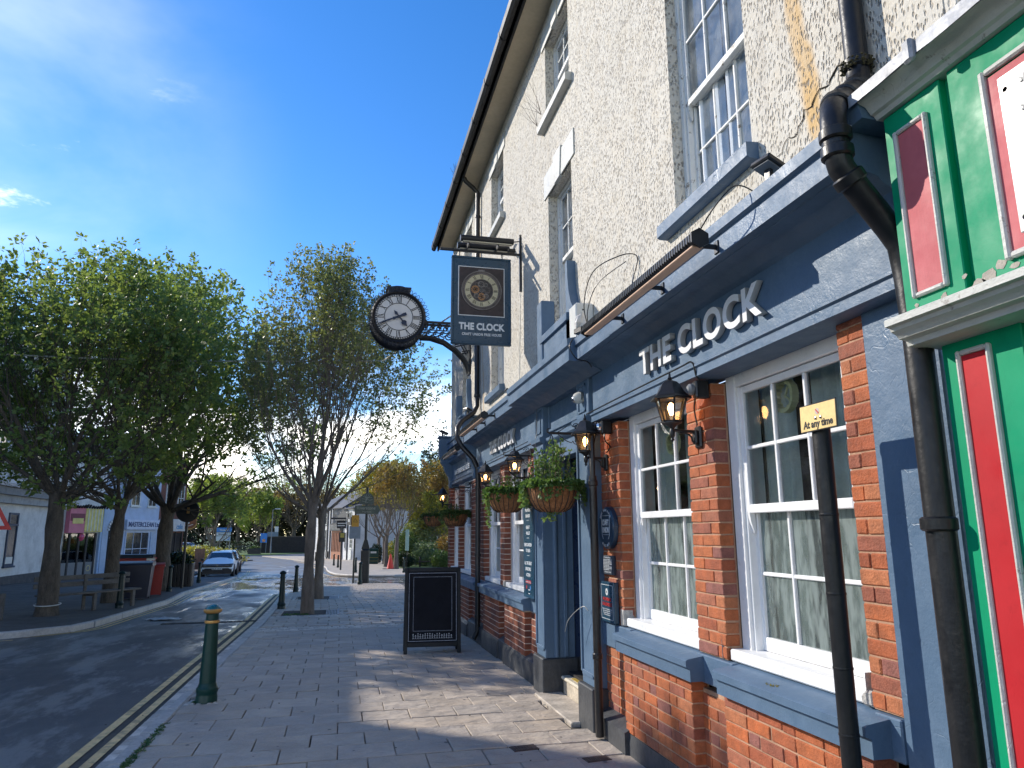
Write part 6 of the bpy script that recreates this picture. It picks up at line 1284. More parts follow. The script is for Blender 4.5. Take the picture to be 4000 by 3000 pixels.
# ---- planter
def shrubmass(name, parent, c, r, n, leaf, mat, seed, kind='stuff', flat=1.0):
    q = random.Random(seed); mb = MB()
    for _ in range(n):
        u, v, w = q.gauss(0, 1), q.gauss(0, 1), q.gauss(0, 1); L_ = sqrt(u * u + v * v + w * w) + 1e-6; k = q.random() ** .28 * (1 + .22 * sin(u / L_ * 5 + seed) * sin(w / L_ * 6 + v / L_ * 4))
        p = Vector((c[0] + u / L_ * r[0] * k, c[1] + v / L_ * r[1] * k, c[2] + w / L_ * r[2] * k))
        d = Vector((q.uniform(-1, 1), q.uniform(-1, 1), q.uniform(-.6, 1))).normalized() * leaf * q.uniform(.6, 1.3); e = d.cross(Vector((q.uniform(-1, 1), q.uniform(-1, 1), q.uniform(-1, 1)))); e = (e.normalized() if e.length > 1e-5 else Vector((1, 0, 0))) * leaf * .38
        mb.quad(p, p + d * .5 + e, p + d, p + d * .5 - e)
    return mb.ob(name, mat, parent, False, kind=kind)
t = empty('street_planter', (-6.55, 33.1, Z(33) + .03), .1, 'black slatted planter full of dark evergreen plants beside the road', 'planter')
for k in range(9): MB().box(-.62 + k * .14, -.50 + k * .14, -.55, -.50, 0, .92, .01).ob('slat', m_black, t)
for k in range(8): MB().box(.60, .65, -.5 + k * .14, -.38 + k * .14, 0, .92, .01).ob('slat', m_black, t)
MB().box(-.6, .6, -.5, .6, .02, .86).ob('tub', m_dark, t); shrubmass('foliage', t, (0, 0, 1.05), (.62, .55, .34), 1500, .11, m_dkleaf, 4)
# ---- round disc signs among the trunks
t = empty('tree_disc_sign', (-5.95, 31.3, Z(31.3)), 0, 'round dark sign disc on a post between the thick tree trunks', 'sign'); MB().tube([(0, 0, 0), (0, 0, 3.0)], .05, 8).ob('post', m_black, t); MB().lathe([(0, -.03), (.42, -.03), (.44, 0), (.42, .03), (0, .03)], (0, -.07, 3.0), 28, 'y').ob('disc', M('black_disc', (.012, .012, .013), .45), t); MB().box(-.02, .08, -.11, -.1, 2.9, 3.14).ob('mark', m_gold, t)
# ---- triangular road sign at the edge
t = empty('triangle_road_sign', (-6.15, 15.2, Z(15)), 0, 'red and white triangular road sign cut by the picture border' if False else 'red bordered white triangular road sign on a post near the far kerb', 'road sign')
MB().tube([(-.12, 0, 0), (-.12, 0, 2.6)], .038, 10).ob('post', m_gplast, t)
def tri(s_, y, m, nm): MB().prism([(-.12 - s_, 2.08 - s_ * .577), (-.12 + s_, 2.08 - s_ * .577), (-.12, 2.08 + s_ * 1.155)], 'y', y, y - .006).ob(nm, m, t)
tri(.42, -.05, M('red_reflective', (.50, .012, .012), .4, .05, 4), 'red_triangle'); tri(.30, -.057, M('white_reflective', (.6, .6, .6), .4, .04, 4), 'white_triangle'); MB().lathe([(0, -.056), (.2, -.056), (.2, -.05), (0, -.05)], (-.14, 0, 1.45), 24, 'y').ob('blue_roundel', M('blue_reflective', (.02, .08, .35), .4, .05, 4), t)
# ---- overhead wire
pts = [(-14.3 + i * .8, 18.6, 6.0 - .28 * sin(pi * i / 19) + (.0)) for i in range(20)]
MB().tube([(p[0], p[1], p[2]) for p in pts] + [(2.2, 15.2, 6.3)], .018, 5).ob('overhead_wire', M('pale_wire', (.5, .48, .40), .5), label='thin pale wire strung across the street between the thick trees and the pub', cat='wire')
# ================================================================ TREES
def tree(name, label, base, H, tr, th, spread, seed, leafmat, bark, n_leaf, leaf, limbs=6, levels=(5, 6, 6), up=.55, crown_z=None, rx=None, group=None, upright=.5, cat='tree', twig=1.0, fill=0.0, cmin=0.0, bias=(0, 0), lowr=.0, elr=(.42, 1.0), bare=.25):
    """tapered trunk that breaks into limbs, branches and twigs grown out to the crown's envelope, each twig end set with leaves"""
    q = random.Random(seed); t = empty(name, base, 0, label, cat, group); wood = MB(); tw = MB(); lv = MB()
    rz_ = (H - th + lowr) / 2 * 1.02; cz = th - lowr + rz_ * .98; R_ = spread; ctr = Vector((bias[0], bias[1], cz))
    # trunk with root flare and burrs
    n = 7; pts = []; rs = []
    for i in range(n + 1):
        k = i / n; pts.append(Vector((sin(k * 2.3 + seed) * tr * .35 * k, cos(k * 1.9 + seed) * tr * .3 * k, -.1 + (th + .1) * k))); rs.append(tr * (1.0 + .42 * (1 - k) ** 5 - .20 * k + .10 * sin(i * 2.1 + seed) + (.22 if i == n else 0)))
    wood.tube(pts, rs, 14)
    top = pts[-1]
    def reach(p, d):                                                # distance along d to the crown's surface
        a = Vector(((p.x - ctr.x) / R_, (p.y - ctr.y) / R_, (p.z - cz) / rz_)); b = Vector((d.x / R_, d.y / R_, d.z / rz_)); A = b.dot(b); B = a.dot(b); C_ = a.dot(a) - 1; D = B * B - A * C_
        if D < 0: return .3
        x = (-B + sqrt(D)) / A; return max(.25, x)
    def grow(p, d, L_, r0, lvl):
        m = 5 if lvl < 2 else 4; P = [p]; r = [r0]; dd = d.normalized()
        for i in range(m):
            dd = (dd + Vector((q.uniform(-.16, .16), q.uniform(-.16, .16), q.uniform(-.08, .12) + up * .16))).normalized(); P.append(P[-1] + dd * L_ / m); r.append(r0 * (1 - .72 * (i + 1) / m))
        (wood if lvl < 2 else tw).tube(P, r, (8, 6, 4, 3)[lvl], False)
        return P, dd
    ends = []
    def at(P, t_):
        x = t_ * (len(P) - 1); i = min(int(x), len(P) - 2); return P[i].lerp(P[i + 1], x - i), (P[i + 1] - P[i]).normalized()
    for a in range(limbs):
        az = a * 2 * pi / limbs + q.uniform(-.3, .3); el = q.uniform(elr[0], elr[1]) if a else 1.45
        d = Vector((cos(az) * cos(el), sin(az) * cos(el), sin(el))); s_ = top + Vector((cos(az), sin(az), 0)) * tr * .35 - Vector((0, 0, q.uniform(0, .3)))
        L0 = reach(s_, d) * q.uniform(.50, .62); P, _ = grow(s_, d, L0, tr * q.uniform(.30, .42), 0)
        for b in range(levels[0]):
            u, dd = at(P, bare + (1 - bare) * (b + .6) / levels[0]); v = Vector((q.uniform(-1, 1), q.uniform(-1, 1), q.uniform(-.5, .7) + upright)).normalized(); d1 = (dd * .9 + v * .75).normalized()
            L1 = reach(u, d1) * q.uniform(.48, .68); P1, _ = grow(u, d1, L1, tr * .12, 1)
            for c in range(levels[1]):
                u2, dd2 = at(P1, .2 + .8 * (c + .7) / levels[1]); v = Vector((q.uniform(-1, 1), q.uniform(-1, 1), q.uniform(-.5, .7) + upright)).normalized(); d2 = (dd2 * .9 + v * .7).normalized()
                L2 = reach(u2, d2) * q.uniform(.45, .85) * twig; P2, _ = grow(u2, d2, L2, tr * .045, 2); ends.append(P2)
                for e in range(levels[2]):
                    u3, dd3 = at(P2, .15 + .85 * (e + .8) / levels[2]); v = Vector((q.uniform(-1, 1), q.uniform(-1, 1), q.uniform(-.4, .8) + upright)).normalized(); d3 = (dd3 * .9 + v * .6).normalized()
                    L3 = min(reach(u3, d3) * q.uniform(.35, 1.0), .9) * twig; P3, _ = grow(u3, d3, L3, tr * .022, 3); ends.append(P3)
    # leaves: bunches along each twig
    per = max(1, int(n_leaf / max(1, len(ends)) / 6 + q.random()))
    for P in ends:
        for g_ in range(per if q.random() < .85 else 0):
            c, dd = at(P, 1 - .75 * q.random() ** 1.5 if g_ else 1.0)
            for _ in range(6):
                o = Vector((q.uniform(-1, 1), q.uniform(-1, 1), q.uniform(-.6, 1))).normalized(); u = c + o * leaf * q.uniform(.05, .5)
                d = (o + Vector((0, 0, q.uniform(-.5, .3)))).normalized() * leaf * q.uniform(.7, 1.3); w = d.cross(Vector((q.uniform(-1, 1), q.uniform(-1, 1), q.uniform(-1, 1)))); w = (w.normalized() if w.length > 1e-5 else Vector((1, 0, 0))) * leaf * q.uniform(.26, .4)
                lv.quad(u, u + d * .5 + w, u + d, u + d * .5 - w)
    wood.ob('trunk', bark, t); tw.ob('twigs', bark, t, False, kind='stuff')
    if n_leaf: lv.ob('crown', leafmat, t, False, kind='stuff')
    return t
GL = 'leafy trees along the left-hand pavement'
zt = lambda y: Z(y) + .02
tree('street_tree', 'thick trunked leafy tree nearest on the left pavement with a pale string round its foot', (-6.4, 18.95, zt(19)), 8.9, .195, 2.75, 4.2, 3, m_leafL, m_bark2, 29000, .12, 9, (6, 7, 5), group=GL, bias=(-.3, .2), lowr=.75, upright=.05, up=.25, elr=(.12, 1.05), bare=.08)
tree('street_tree', 'second thick trunked leafy tree on the left pavement, beside the dark bin', (-6.3, 23.3, zt(23)), 10.6, .185, 2.9, 4.7, 11, m_leafL, m_bark2, 31000, .13, 9, (6, 7, 5), group=GL, lowr=.75, upright=.05, up=.25, elr=(.12, 1.05), bare=.08)
tree('street_tree', 'third and broadest leafy tree on the left pavement, beside the black planter', (-6.35, 29.7, zt(30)), 12.2, .29, 3.1, 6.0, 23, m_leafL, m_bark2, 37000, .145, 10, (6, 7, 5), group=GL, bias=(.7, 0), lowr=.8, upright=.05, up=.25, elr=(.12, 1.05), bare=.08)
tree('street_tree', 'nearer upright young tree with sparse leaves standing in the pavement', (-.67, 17.9, Z(17.9)), 9.0, .128, 2.6, 2.4, 42, m_leafR, m_bark, 17000, .075, 8, (6, 6, 5), upright=.75, up=.8, bias=(.1, 0), lowr=.3, elr=(.8, 1.25), bare=.1)
tree('street_tree', 'farther sparse tree in the pavement whose branches reach towards the pub', (-.6, 23.5, Z(23.5)), 9.2, .135, 2.7, 4.1, 57, m_leafR, m_bark, 24000, .095, 9, (6, 6, 5), upright=.3, up=.35, bias=(.6, 0), lowr=.9, elr=(.2, 1.15), bare=.1)
MB().tube([(-6.4 + .262 * cos(a), 18.95 + .262 * sin(a), Z(19) + .28 + .02 * sin(a)) for a in [k * pi / 12 for k in range(24)]], .012, 5, closed=True).ob('trunk_string', m_wplast, label='pale string tied round the foot of the nearest thick trunk', cat='string')
# trees of the gardens beyond the side street
thin = [(3.77, 74.4, 9.5, 4.6, 71), (3.8, 65.3, 9.0, 3.8, 72), (3.5, 57.5, 8.2, 3.0, 73), (4.0, 54.0, 7.8, 3.2, 74)]
lbs = ['thin trunked tree farthest back beside the white gable', 'thin trunked tree second from the back, beside the cone', 'thin trunked tree with bronze leaves just behind the cone', 'slender bronze leaved tree closest to the garden shrubs']
for (x, y, H, sp_, sd_), lb in zip(thin, lbs):
    tree('garden_tree', lb, (x, y, Z(y)), H, .16, 2.4, sp_, sd_, (m_autumn, m_yelleaf)[sd_ % 2], m_bark, 7500, .16, 6, (5, 5, 3), upright=.8, cat='tree', group='thin trees beyond the side street')
tree('autumn_tree', 'tall bushy tree with bronze and yellow leaves behind the garden', (8.6, 70, Z(70)), 9.8, .3, 2.2, 3.4, 81, m_autumn, m_bark, 9000, .22, 7, (5, 5, 3))
tree('autumn_tree', 'lower yellow green tree standing in front of the stone wall', (7.6, 62, Z(62)), 6.2, .2, 1.0, 2.6, 83, m_yelleaf, m_bark, 6000, .17, 7, (5, 5, 3))
tree('evergreen_tree', 'dark dense evergreen rising above the bronze trees behind the pub corner', (11.6, 88, Z(88)), 15.5, .4, 2.0, 3.6, 91, m_dkleaf, m_bark, 14000, .32, 8, (5, 6, 4))
# shrubs
def shrub(label, p, r, n, leaf, mat, seed, name='garden_shrub'):
    t = empty(name, p, 0, label, 'shrub', 'shrubs of the garden beyond the side street'); st_ = MB()
    for k in range(6): st_.tube([(0, 0, 0), (r[0] * .4 * cos(k), r[1] * .4 * sin(k), r[2] * .8)], .02, 4)
    st_.ob('stems', m_bark, t); shrubmass('foliage', t, (0, 0, r[2] * .95), r, n, leaf, mat, seed); return t
for a in ((('low dark green shrub right behind the chalkboard sign', (7.3, 53.8, Z(54)), (.85, .8, .62), 2600, .12, m_shrub, 1)), ('pale variegated shrub in the middle of the garden', (6.4, 56.5, Z(56)), (1.1, 1.0, .95), 3200, .14, m_vari, 2), ('tall loose grey green shrub at the back of the garden', (6.2, 61, Z(61)), (1.6, 1.3, 1.9), 3600, .2, m_leafR, 3),
          ('yellow green bushy shrub beside the slender tree', (5.0, 58, Z(58)), (1.1, 1.0, 1.4), 3200, .15, m_shrub, 4), ('bronze tinted shrub against the pub corner', (7.9, 57, Z(57)), (.8, .8, 1.2), 1800, .15, m_autumn, 5), ('small round shrub beside the litter bin', (3.3, 69.5, Z(69)), (.6, .5, .9), 1200, .15, m_dkleaf, 6),
          ('dark low shrub behind the traffic cone', (4.7, 54.8, Z(54)), (.7, .7, .55), 1700, .13, m_dkleaf, 7), ('bright yellow green low shrub between the thin trunks', (4.55, 62, Z(62)), (.9, .8, 1.0), 2000, .16, m_yelleaf, 8)): shrub(*a)
strip('garden_bed', K0((53, 4.3), (70, 4.0)), K0((53, 16), (70, 16)), .06, m_grass, 53.2, 70, 3, skirt=.1)
t = empty('stone_garden_wall', (11.5, 72, Z(72)), 0, 'rough dark stone wall behind the garden shrubs', 'wall')
ws = MB(); mm = MB().box(-5, 3.2, .05, .5, 0, 5.0).ob('mortar', m_dark, t)
for j in range(20):
    x = -5.0
    while x < 3.2: w_ = RND.uniform(.3, .6); ws.box(x, x + w_ - .03, RND.uniform(-.04, 0), .3, j * .25, j * .25 + .23, .03, c=RND.random()); x += w_
ws.ob('stone', M('garden_wall_stone', (.12, .11, .1), .9, .3, 4, .6, 20, rnd=[(.12, .11, .10), (.17, .155, .135), (.09, .085, .08), (.14, .12, .1)], attr=True), t, kind='stuff')
t = empty('picket_fence', (6.4, 64.5, Z(64)), 0, 'white picket fence seen through the shrubs by the pub corner', 'fence')
for k in range(14): MB().box(k * .3, k * .3 + .14, 0, .03, 0, 2.4 + .1 * (k % 2), .01).ob('picket', m_wplast, t)
MB().box(0, 4.2, .03, .06, 1.4, 1.5).ob('rail', m_wplast, t)
t = empty('bench', (6.25, 54.6, Z(54.6)), .2, 'low dark bench among the garden shrubs', 'bench')
for x in (-.5, .5): MB().box(x - .05, x + .05, -.05, .05, 0, .8).ob('leg', m_dark, t)
MB().box(-.7, .7, -.2, .2, .42, .48).ob('seat', m_dark, t)
# ================================================================ FAR BUILDINGS
m_wr = M('white_rendered_wall', (.60, .59, .57), .8, .12, 1.2, .3, 20, dirt=.5, dirtcol=(.26, .25, .23), ds=1.3); m_bt = M('black_timber', (.02, .02, .022), .6)
m_opane = mat_glass('far_window_glass', (.5, .55, .6), refl=1.6)
def house(name, label, cat, P, Q, zb, h, depth, mat, roofh=2.2, roofm=None, side=1, parts=(), eave=.25, over=None):
    """a house whose front runs from P to Q; local x along the front, local -y towards the street"""
    a = atan2(Q[1] - P[1], Q[0] - P[0]); L_ = sqrt((Q[0] - P[0]) ** 2 + (Q[1] - P[1]) ** 2); t = empty(name, (P[0], P[1], zb), a, label, cat)
    MB().box(0, L_, 0, depth, 0, h).ob('walls', mat, t)
    MB().prism([(-eave, h - .02), (depth / 2, h + roofh), (depth + eave, h - .02), (depth + eave, h - .1), (-eave, h - .1)], 'x', -.12, L_ + .12).ob('roof', roofm or m_roof, t)
    return t, L_
def win(t, x0, x1, z0, z1, bars=(2, 2), mat=None, fr=.06, y=0.0, name='window', glass=None):
    mat = mat or m_wplast; w = MB()
    for q in ((x0, x0 + fr, z0, z1), (x1 - fr, x1, z0, z1), (x0 + fr, x1 - fr, z0, z0 + fr), (x0 + fr, x1 - fr, z1 - fr, z1)): w.box(q[0], q[1], y - .06, y + .02, q[2], q[3])
    for i in range(1, bars[0]): u = x0 + (x1 - x0) * i / bars[0]; w.box(u - .02, u + .02, y - .045, y + .01, z0 + fr, z1 - fr)
    for i in range(1, bars[1]): u = z0 + (z1 - z0) * i / bars[1]; w.box(x0 + fr, x1 - fr, y - .04, y + .01, u - .02, u + .02)
    w = w.ob(name, mat, t, False); MB().box(x0 + fr, x1 - fr, y - .025, y - .02, z0 + fr, z1 - fr).ob('pane', glass or M_PANE, w, False); MB().box(x0 - .06, x1 + .06, y - .12, y - .0, z0 - .08, z0).ob('sill', mat, w, False); return w
FR = Matrix(((1, 0, 0, 0), (0, 0, -1, 0), (0, 1, 0, 0), (0, 0, 0, 1)))
M_PANE = M('dark_reflective_pane', (.03, .035, .045), .06, .5, 1, spec=.8)
zL = -.72; m_orb_pot = M('terracotta_pot', (.3, .12, .06), .8)
# A: long three-storey rendered block that shades the street
A_, LA = house('rendered_building', 'long grey white rendered building with a heavy stained cornice across the street', 'building', (-14.3, 4.0), (-14.9, 44.0), -.75, 11.6, 9, m_wr, 1.6)
MB().box(0, LA, -.45, 0, 4.1, 4.45).ob('cornice', M('stained_grey_cornice', (.22, .22, .22), .8, .3, 2, dirt=.6, dirtcol=(.03, .03, .03)), A_); MB().box(0, LA, -.28, 0, 3.75, 4.1).ob('cornice_band', M('pale_stained_band', (.34, .34, .34), .8, .3, 2, dirt=.5), A_); MB().box(0, LA, -.55, 0, 4.45, 4.6).ob('cornice_top', m_lead, A_)
win(A_, LA - 6.15, LA - 5.1, .95, 3.35, (1, 1), M('dark_blue_frame', (.03, .05, .09), .5), .09); MB().box(LA - 6.15, LA - 5.1, -.075, -.05, 2.75, 2.84).ob('transom', M('dark_frame', (.03, .05, .09), .5), A_)
MB().box(LA - 6.0, LA - 5.25, -.04, -.03, 1.05, 1.35).ob('window_display', m_wplast, A_)
for k in range(9):
    for z in (5.6, 8.8): win(A_, 2 + k * 4.2, 3.2 + k * 4.2, z, z + 1.9, (2, 2))
for k in range(5): win(A_, 3 + k * 5, 5 + k * 5, .8, 3.2, (2, 1))
for k, (x, cw) in enumerate(((9.0, 1.6), (15.1, .9), (21.5, 1.7), (29.0, 1.5))):  # unseen chimneys, added to break up the roof's shadow on the pavement
    MB().box(x, x + cw, .1, 1.1, 11.4, 13.3 + .3 * (k % 2), .03).ob('shade_chimney', bpy.data.materials['red_brown_far_brick'] if 'red_brown_far_brick' in bpy.data.materials else m_brick3, A_)
    for j in range(2 if cw < 1 else 3): MB().lathe([(.13, 0), (.1, .5), (.0, .5)], (x + .25 + j * .42, .6, 13.3 + .3 * (k % 2)), 10).ob('shade_chimney_pot', m_orb_pot, A_)
MB().box(0, LA, -.08, 0, 0, .5).ob('plinth', m_plinth, A_)
class MX(MB):
    def __init__(s, L_): MB.__init__(s); s.L = L_
    def ob(s, *a, **k): s.v = [(s.L - v[0], v[1], v[2]) for v in s.v]; s.f = [f[::-1] for f in s.f]; return MB.ob(s, *a, **k)
# B: pink and yellow shop
B_, LB = house('sweet_shop', 'small shop with pink and yellow striped sign boards and a glazed dark framed door', 'shop', (-14.75, 44.1), (-13.55, 47.1), -.82, 6.8, 7, m_wr, 1.6)
m_pk = M('pink_shop_sign', (.55, .16, .22), .5, .1, 3); m_yw = M('pale_yellow_shop_sign', (.60, .50, .16), .5, .2, 3); m_mr = M('maroon_shop_sign', (.16, .02, .05), .5)
MX(LB).box(.35, 1.75, -.30, -.02, 2.55, 3.85).ob('yellow_sign', m_yw, B_); MX(LB).box(1.75, 2.9, -.28, -.02, 2.5, 3.9).ob('pink_sign', m_pk, B_); MX(LB).box(1.80, 2.85, -.30, -.28, 3.15, 3.55).ob('maroon_panel', m_mr, B_); MX(LB).box(1.9, 2.7, -.31, -.30, 3.0, 3.3).ob('yellow_label', m_yw, B_)
for k in range(5): MX(LB).box(.45 + k * .26, .52 + k * .26, -.315, -.30, 2.6, 3.8).ob('stripe', M('pale_stripe', (.6, .6, .5), .5), B_)
mb = MX(LB)
for k in range(14): mb.tube([(.2 + k * .2, -.35, 3.88), (.25 + k * .2, -.5, 4.0 + .05 * sin(k))], .06, 5)
mb.ob('awning_top', m_dark, B_)
for x in (.45, 1.15, 1.75, 2.45): MX(LB).box(x, x + .12, -.10, -.02, 0, 2.5).ob('door_frame', m_bt, B_)
MX(LB).box(.57, 2.9, -.05, -.03, .9, 2.45).ob('pane', mat_glass('shop_glass', (.6, .62, .62), refl=1.8), B_); MX(LB).box(.57, 2.9, -.06, -.02, .1, .9).ob('lower_panel', m_gplast, B_); MX(LB).box(.5, 2.95, -.025, -.015, .9, 2.5).ob('window_back', M('busy_display', (.30, .26, .2), .6, .9, 3), B_)
MX(LB).lathe([(.13, -.065), (.16, -.065), (.16, -.06), (.13, -.06), (.13, -.065)], (.85, 0, .55), 20, 'y').ob('yellow_emblem', m_yw, B_); MX(LB).box(.12, .26, -.14, -.02, 0, 3.4).ob('blue_pillar', M('light_blue_pillar', (.30, .42, .60), .6), B_)
t = empty('pink_balloon', (-14.15, 45.55, 1.45), 0, 'round pink balloon hanging at the sweet shop door', 'balloon'); MB().lathe([(0, -.24), (.14, -.18), (.22, 0), (.19, .14), (.09, .22), (0, .24)], n=18).ob('balloon', M('pink_balloon_rubber', (.55, .08, .16), .3), t)
# C: arched entry, D: launderette style shop, E: brick corner cafe
C_, LC = house('arched_entry_building', 'pale blue rendered building with a dark arched entry', 'building', (-13.5, 47.15), (-12.95, 48.9), -.83, 7.2, 7, M('pale_blue_render', (.36, .44, .56), .8, .1, 1.5), 1.5)
MB().prism([(.55, 0), (1.45, 0)] + [(1.0 + .45 * cos(a), 2.7 + .45 * sin(a)) for a in [i * pi / 10 for i in range(11)]], 'y', -.03, 0).ob('archway', m_dark, C_)
for k in range(11): a = k * pi / 10; MB().box(-.06, .06, -.09, 0, .47, .62, .01, M=Matrix.Translation((1.0, 0, 2.7)) @ Matrix.Rotation(pi / 2 - a, 4, 'Y')).ob('arch_stone', m_wr, C_)
MB().box(.6, 1.4, -.05, -.03, 0, 2.2).ob('gate', M('brown_gate', (.03, .025, .02), .7), C_); MB().box(.6, 1.4, -.055, -.05, 2.2, 2.24).ob('gate_rail', m_wplast, C_)
MB().tube([(1.6, -.1, 0), (1.6, -.1, 6.5)], .05, 6).ob('drainpipe', m_black, C_)
D_, LD = house('blue_corner_shop', 'light blue painted shop with a white lettered fascia', 'shop', (-12.95, 48.9), (-11.75, 52.5), -.87, 7.0, 7, M('light_blue_paint', (.40, .48, .62), .6, .1, 2), 1.5)
MB().box(.1, LD - .1, -.25, 0, 2.75, 3.35).ob('fascia', M('white_blue_fascia', (.50, .56, .68), .5), D_); glyphs('MASTERCLEAN Ltd', .42, .02, M('navy_print', (.03, .06, .16), .5), 'lettering', D_, Matrix.Translation((.25, -.25, 2.92)) @ FR, width=LD - .5, each=False, off=.006)
win(D_, .35, 2.85, .5, 2.65, (3, 2), M('pale_blue_frame', (.45, .52, .66), .5), .09); MB().box(.45, 2.75, -.02, -.012, .6, 2.6).ob('window_display', M('cluttered_display', (.34, .36, .36), .6, .9, 3), D_); MB().box(3.0, 3.65, -.06, 0, 0, 2.6).ob('door', M('pale_blue_door', (.33, .42, .56), .5), D_)
for x in (.6, 2.4): win(D_, x, x + .9, 4.2, 5.9)
E_, LE = house('brick_cafe_building', 'red brick building with a round orange cafe sign at its corner', 'building', (-11.75, 52.5), (-10.75, 55.6), -.92, 7.4, 7, M('red_brown_far_brick', (.16, .065, .045), .85, .25, 4, .4, 20), 1.7)
win(E_, .6, 1.5, 4.1, 5.8); win(E_, 2.1, 2.9, 4.1, 5.8); MB().box(.1, LE - .1, -.3, 0, 2.7, 3.5).ob('fascia', m_wr, E_); MB().box(.2, LE - .2, -.03, 0, .3, 2.6).ob('shop_window', m_dark, E_)
for x in (.3, 1.2, 2.1, 2.9): MB().box(x, x + .1, -.08, 0, .2, 2.65).ob('mullion', m_bt, E_)
glyphs('cafe', .5, .02, M('blue_print', (.12, .3, .5), .5), 'lettering', E_, Matrix.Translation((LE - 1.5, -.30, 2.85)) @ FR, each=False, off=.01)
t = empty('cafe_roundel_sign', (-10.35, 55.2, 2.42), .1, 'round orange hanging sign at the corner of the brick building', 'sign'); MB().lathe([(0, -.06), (.52, -.06), (.56, 0), (.52, .06), (0, .06)], n=32, axis='y').ob('disc', M('brown_orange_sign', (.28, .09, .03), .5), t)
MB().lathe([(.46, -.07), (.54, -.07), (.54, -.06), (.46, -.06), (.46, -.07)], n=32, axis='y').ob('ring', M('orange_ring', (.5, .28, .06), .5), t); glyphs('is', .42, .01, m_wplast, 'lettering', t, to_cam(-.2, -.07, -.12), each=False, off=.01); MB().tube([(-.3 + .07 * k, -.07, -.22 - .02 * sin(k * .5) * 3) for k in range(9)], .025, 4).ob('swirl', m_wplast, t)
t = empty('hanging_flower_basket', (-10.1, 55.0, 1.3), 0, 'small dark hanging basket below the round orange sign', 'hanging basket'); MB().lathe([(0, -.25), (.2, -.2), (.28, 0), (0, 0)], n=14).ob('basket', m_dark, t); shrubmass('foliage', t, (0, 0, .05), (.36, .36, .24), 350, .1, m_dkleaf, 9)
# wooden tub fence beside the cafe and the long hedge
t = empty('timber_fence', (-10.4, 58.5, Z(58)), 1.3, 'short brown timber fence beside the cafe', 'fence')
for k in range(10): MB().box(k * .16, k * .16 + .14, -.02, .02, 0, 1.5, .01).ob('board', M('brown_fence_timber', (.20, .10, .06), .8, .3, 5) if k == 0 else bpy.data.materials['brown_fence_timber'], t)
t = empty('clipped_hedge', (-14.2, 74, Z(74)), 0, 'long low yellow green hedge behind the parked cars', 'hedge'); shrubmass('foliage', t, (0, 0, .75), (5.2, 5.0, 1.0), 9000, .2, m_yelleaf, 12)
# F: white house with gable to the side street, G: black and white timbered house, H: farther white house
F_, LF = house('white_cottage', 'white rendered cottage with black trim on the corner of the side street', 'house', (.35, 84.6), (1.45, 81.0), -1.32, 5.6, 7.5, m_wr, 1.3)
F_.rotation_euler = (0, 0, F_.rotation_euler[2]); 
win(F_, .5, 1.0, 1.2, 3.0, (1, 1), M('pale_trim', (.5, .5, .5), .5)); win(F_, 2.35, 3.25, 1.3, 3.6, (2, 5), m_wplast, .05); MB().box(2.2, 3.4, -.3, 0, 3.75, 4.6).ob('black_fascia', m_bt, F_); MB().box(2.5, 2.9, -.31, -.3, 4.1, 4.4).ob('white_mark', m_wplast, F_); MB().box(1.5, 1.62, -.12, 0, 0, 5).ob('drainpipe', m_bt, F_); MB().box(2.3, 3.3, -.15, 0, .2, 1.1).ob('panel', m_wplast, F_)
for x in (.4, 1.9): win(F_, x, x + .8, 4.0 + .0, 5.2)
G_, LG = house('timbered_house', 'black and white timbered house with an orange brick and timber shopfront', 'house', (-.95, 88.2), (.3, 84.7), -1.36, 5.8, 7.5, m_wr, 2.4)
m_orb = M('orange_timber_shopfront', (.34, .13, .06), .6, .2, 3)
MB().box(.15, LG - .1, -.12, 0, 0, 3.2).ob('shopfront', m_orb, G_); MB().box(.1, LG - .05, -.35, 0, 3.2, 4.05).ob('dark_balcony', m_bt, G_)
for k in range(7): MB().box(.3 + k * .5, .42 + k * .5, -.18, -.12, .9, 3.0).ob('timber_mullion', M('dark_orange_timber', (.16, .06, .03), .6) if k == 0 else bpy.data.materials['dark_orange_timber'], G_)
for k in range(9): MB().box(.15 + k * .42, .28 + k * .42, -.06, 0, 4.05, 5.8).ob('timber_post', m_bt, G_)
for z in (4.9,): MB().box(.1, LG, -.05, 0, z, z + .12).ob('timber_rail', m_bt, G_)
for k in range(8): MB().box(.3 + k * .42, .36 + k * .42, -.37, -.35, 3.35, 3.9).ob('balcony_mark', m_wplast, G_)
H_, LH = house('white_house', 'white house with black corner posts farther up the street', 'house', (-3.6, 97), (-1.0, 88.4), -1.4, 6.0, 8, m_wr, 2.0)
for x in (5.2, 7.3, 8.4): MB().box(x, x + .25, -.12, 0, 0, 6).ob('black_post', m_bt, H_)
win(H_, 5.8, 6.9, 1.2, 3.4); win(H_, 5.8, 6.9, 4, 5.6); MB().box(7.4, 8.2, -.2, 0, .2, .9).ob('dark_box', m_bt, H_)
for x in (1, 3.2): win(H_, x, x + 1.1, 1.2, 3.2); win(H_, x, x + 1.1, 4, 5.6)
I_, LI = house('pale_extension', 'pale low building whose long white side wall lies behind the thin trees', 'building', (1.5, 81.4), (7.5, 83.5), -1.3, 4.4, 6, M('blue_white_side_wall', (.55, .60, .68), .8, .1, 1), 1.4)
t = empty('projecting_sign', (.05, 70, 2.7), 0, 'black projecting arm with a small hanging board by the white cottage', 'sign'); t.location = (.45, 83.9, 0)
MB().box(-1.6, .2, -.05, .05, 3.1, 3.28).ob('arm', m_bt, t); MB().box(-.9, .1, -.04, .04, 2.1, 2.95).ob('board', m_black, t); 
for z in (2.35, 2.6): MB().box(-.8, 0, -.05, -.04, z, z + .1).ob('lettering', m_wplast, t)
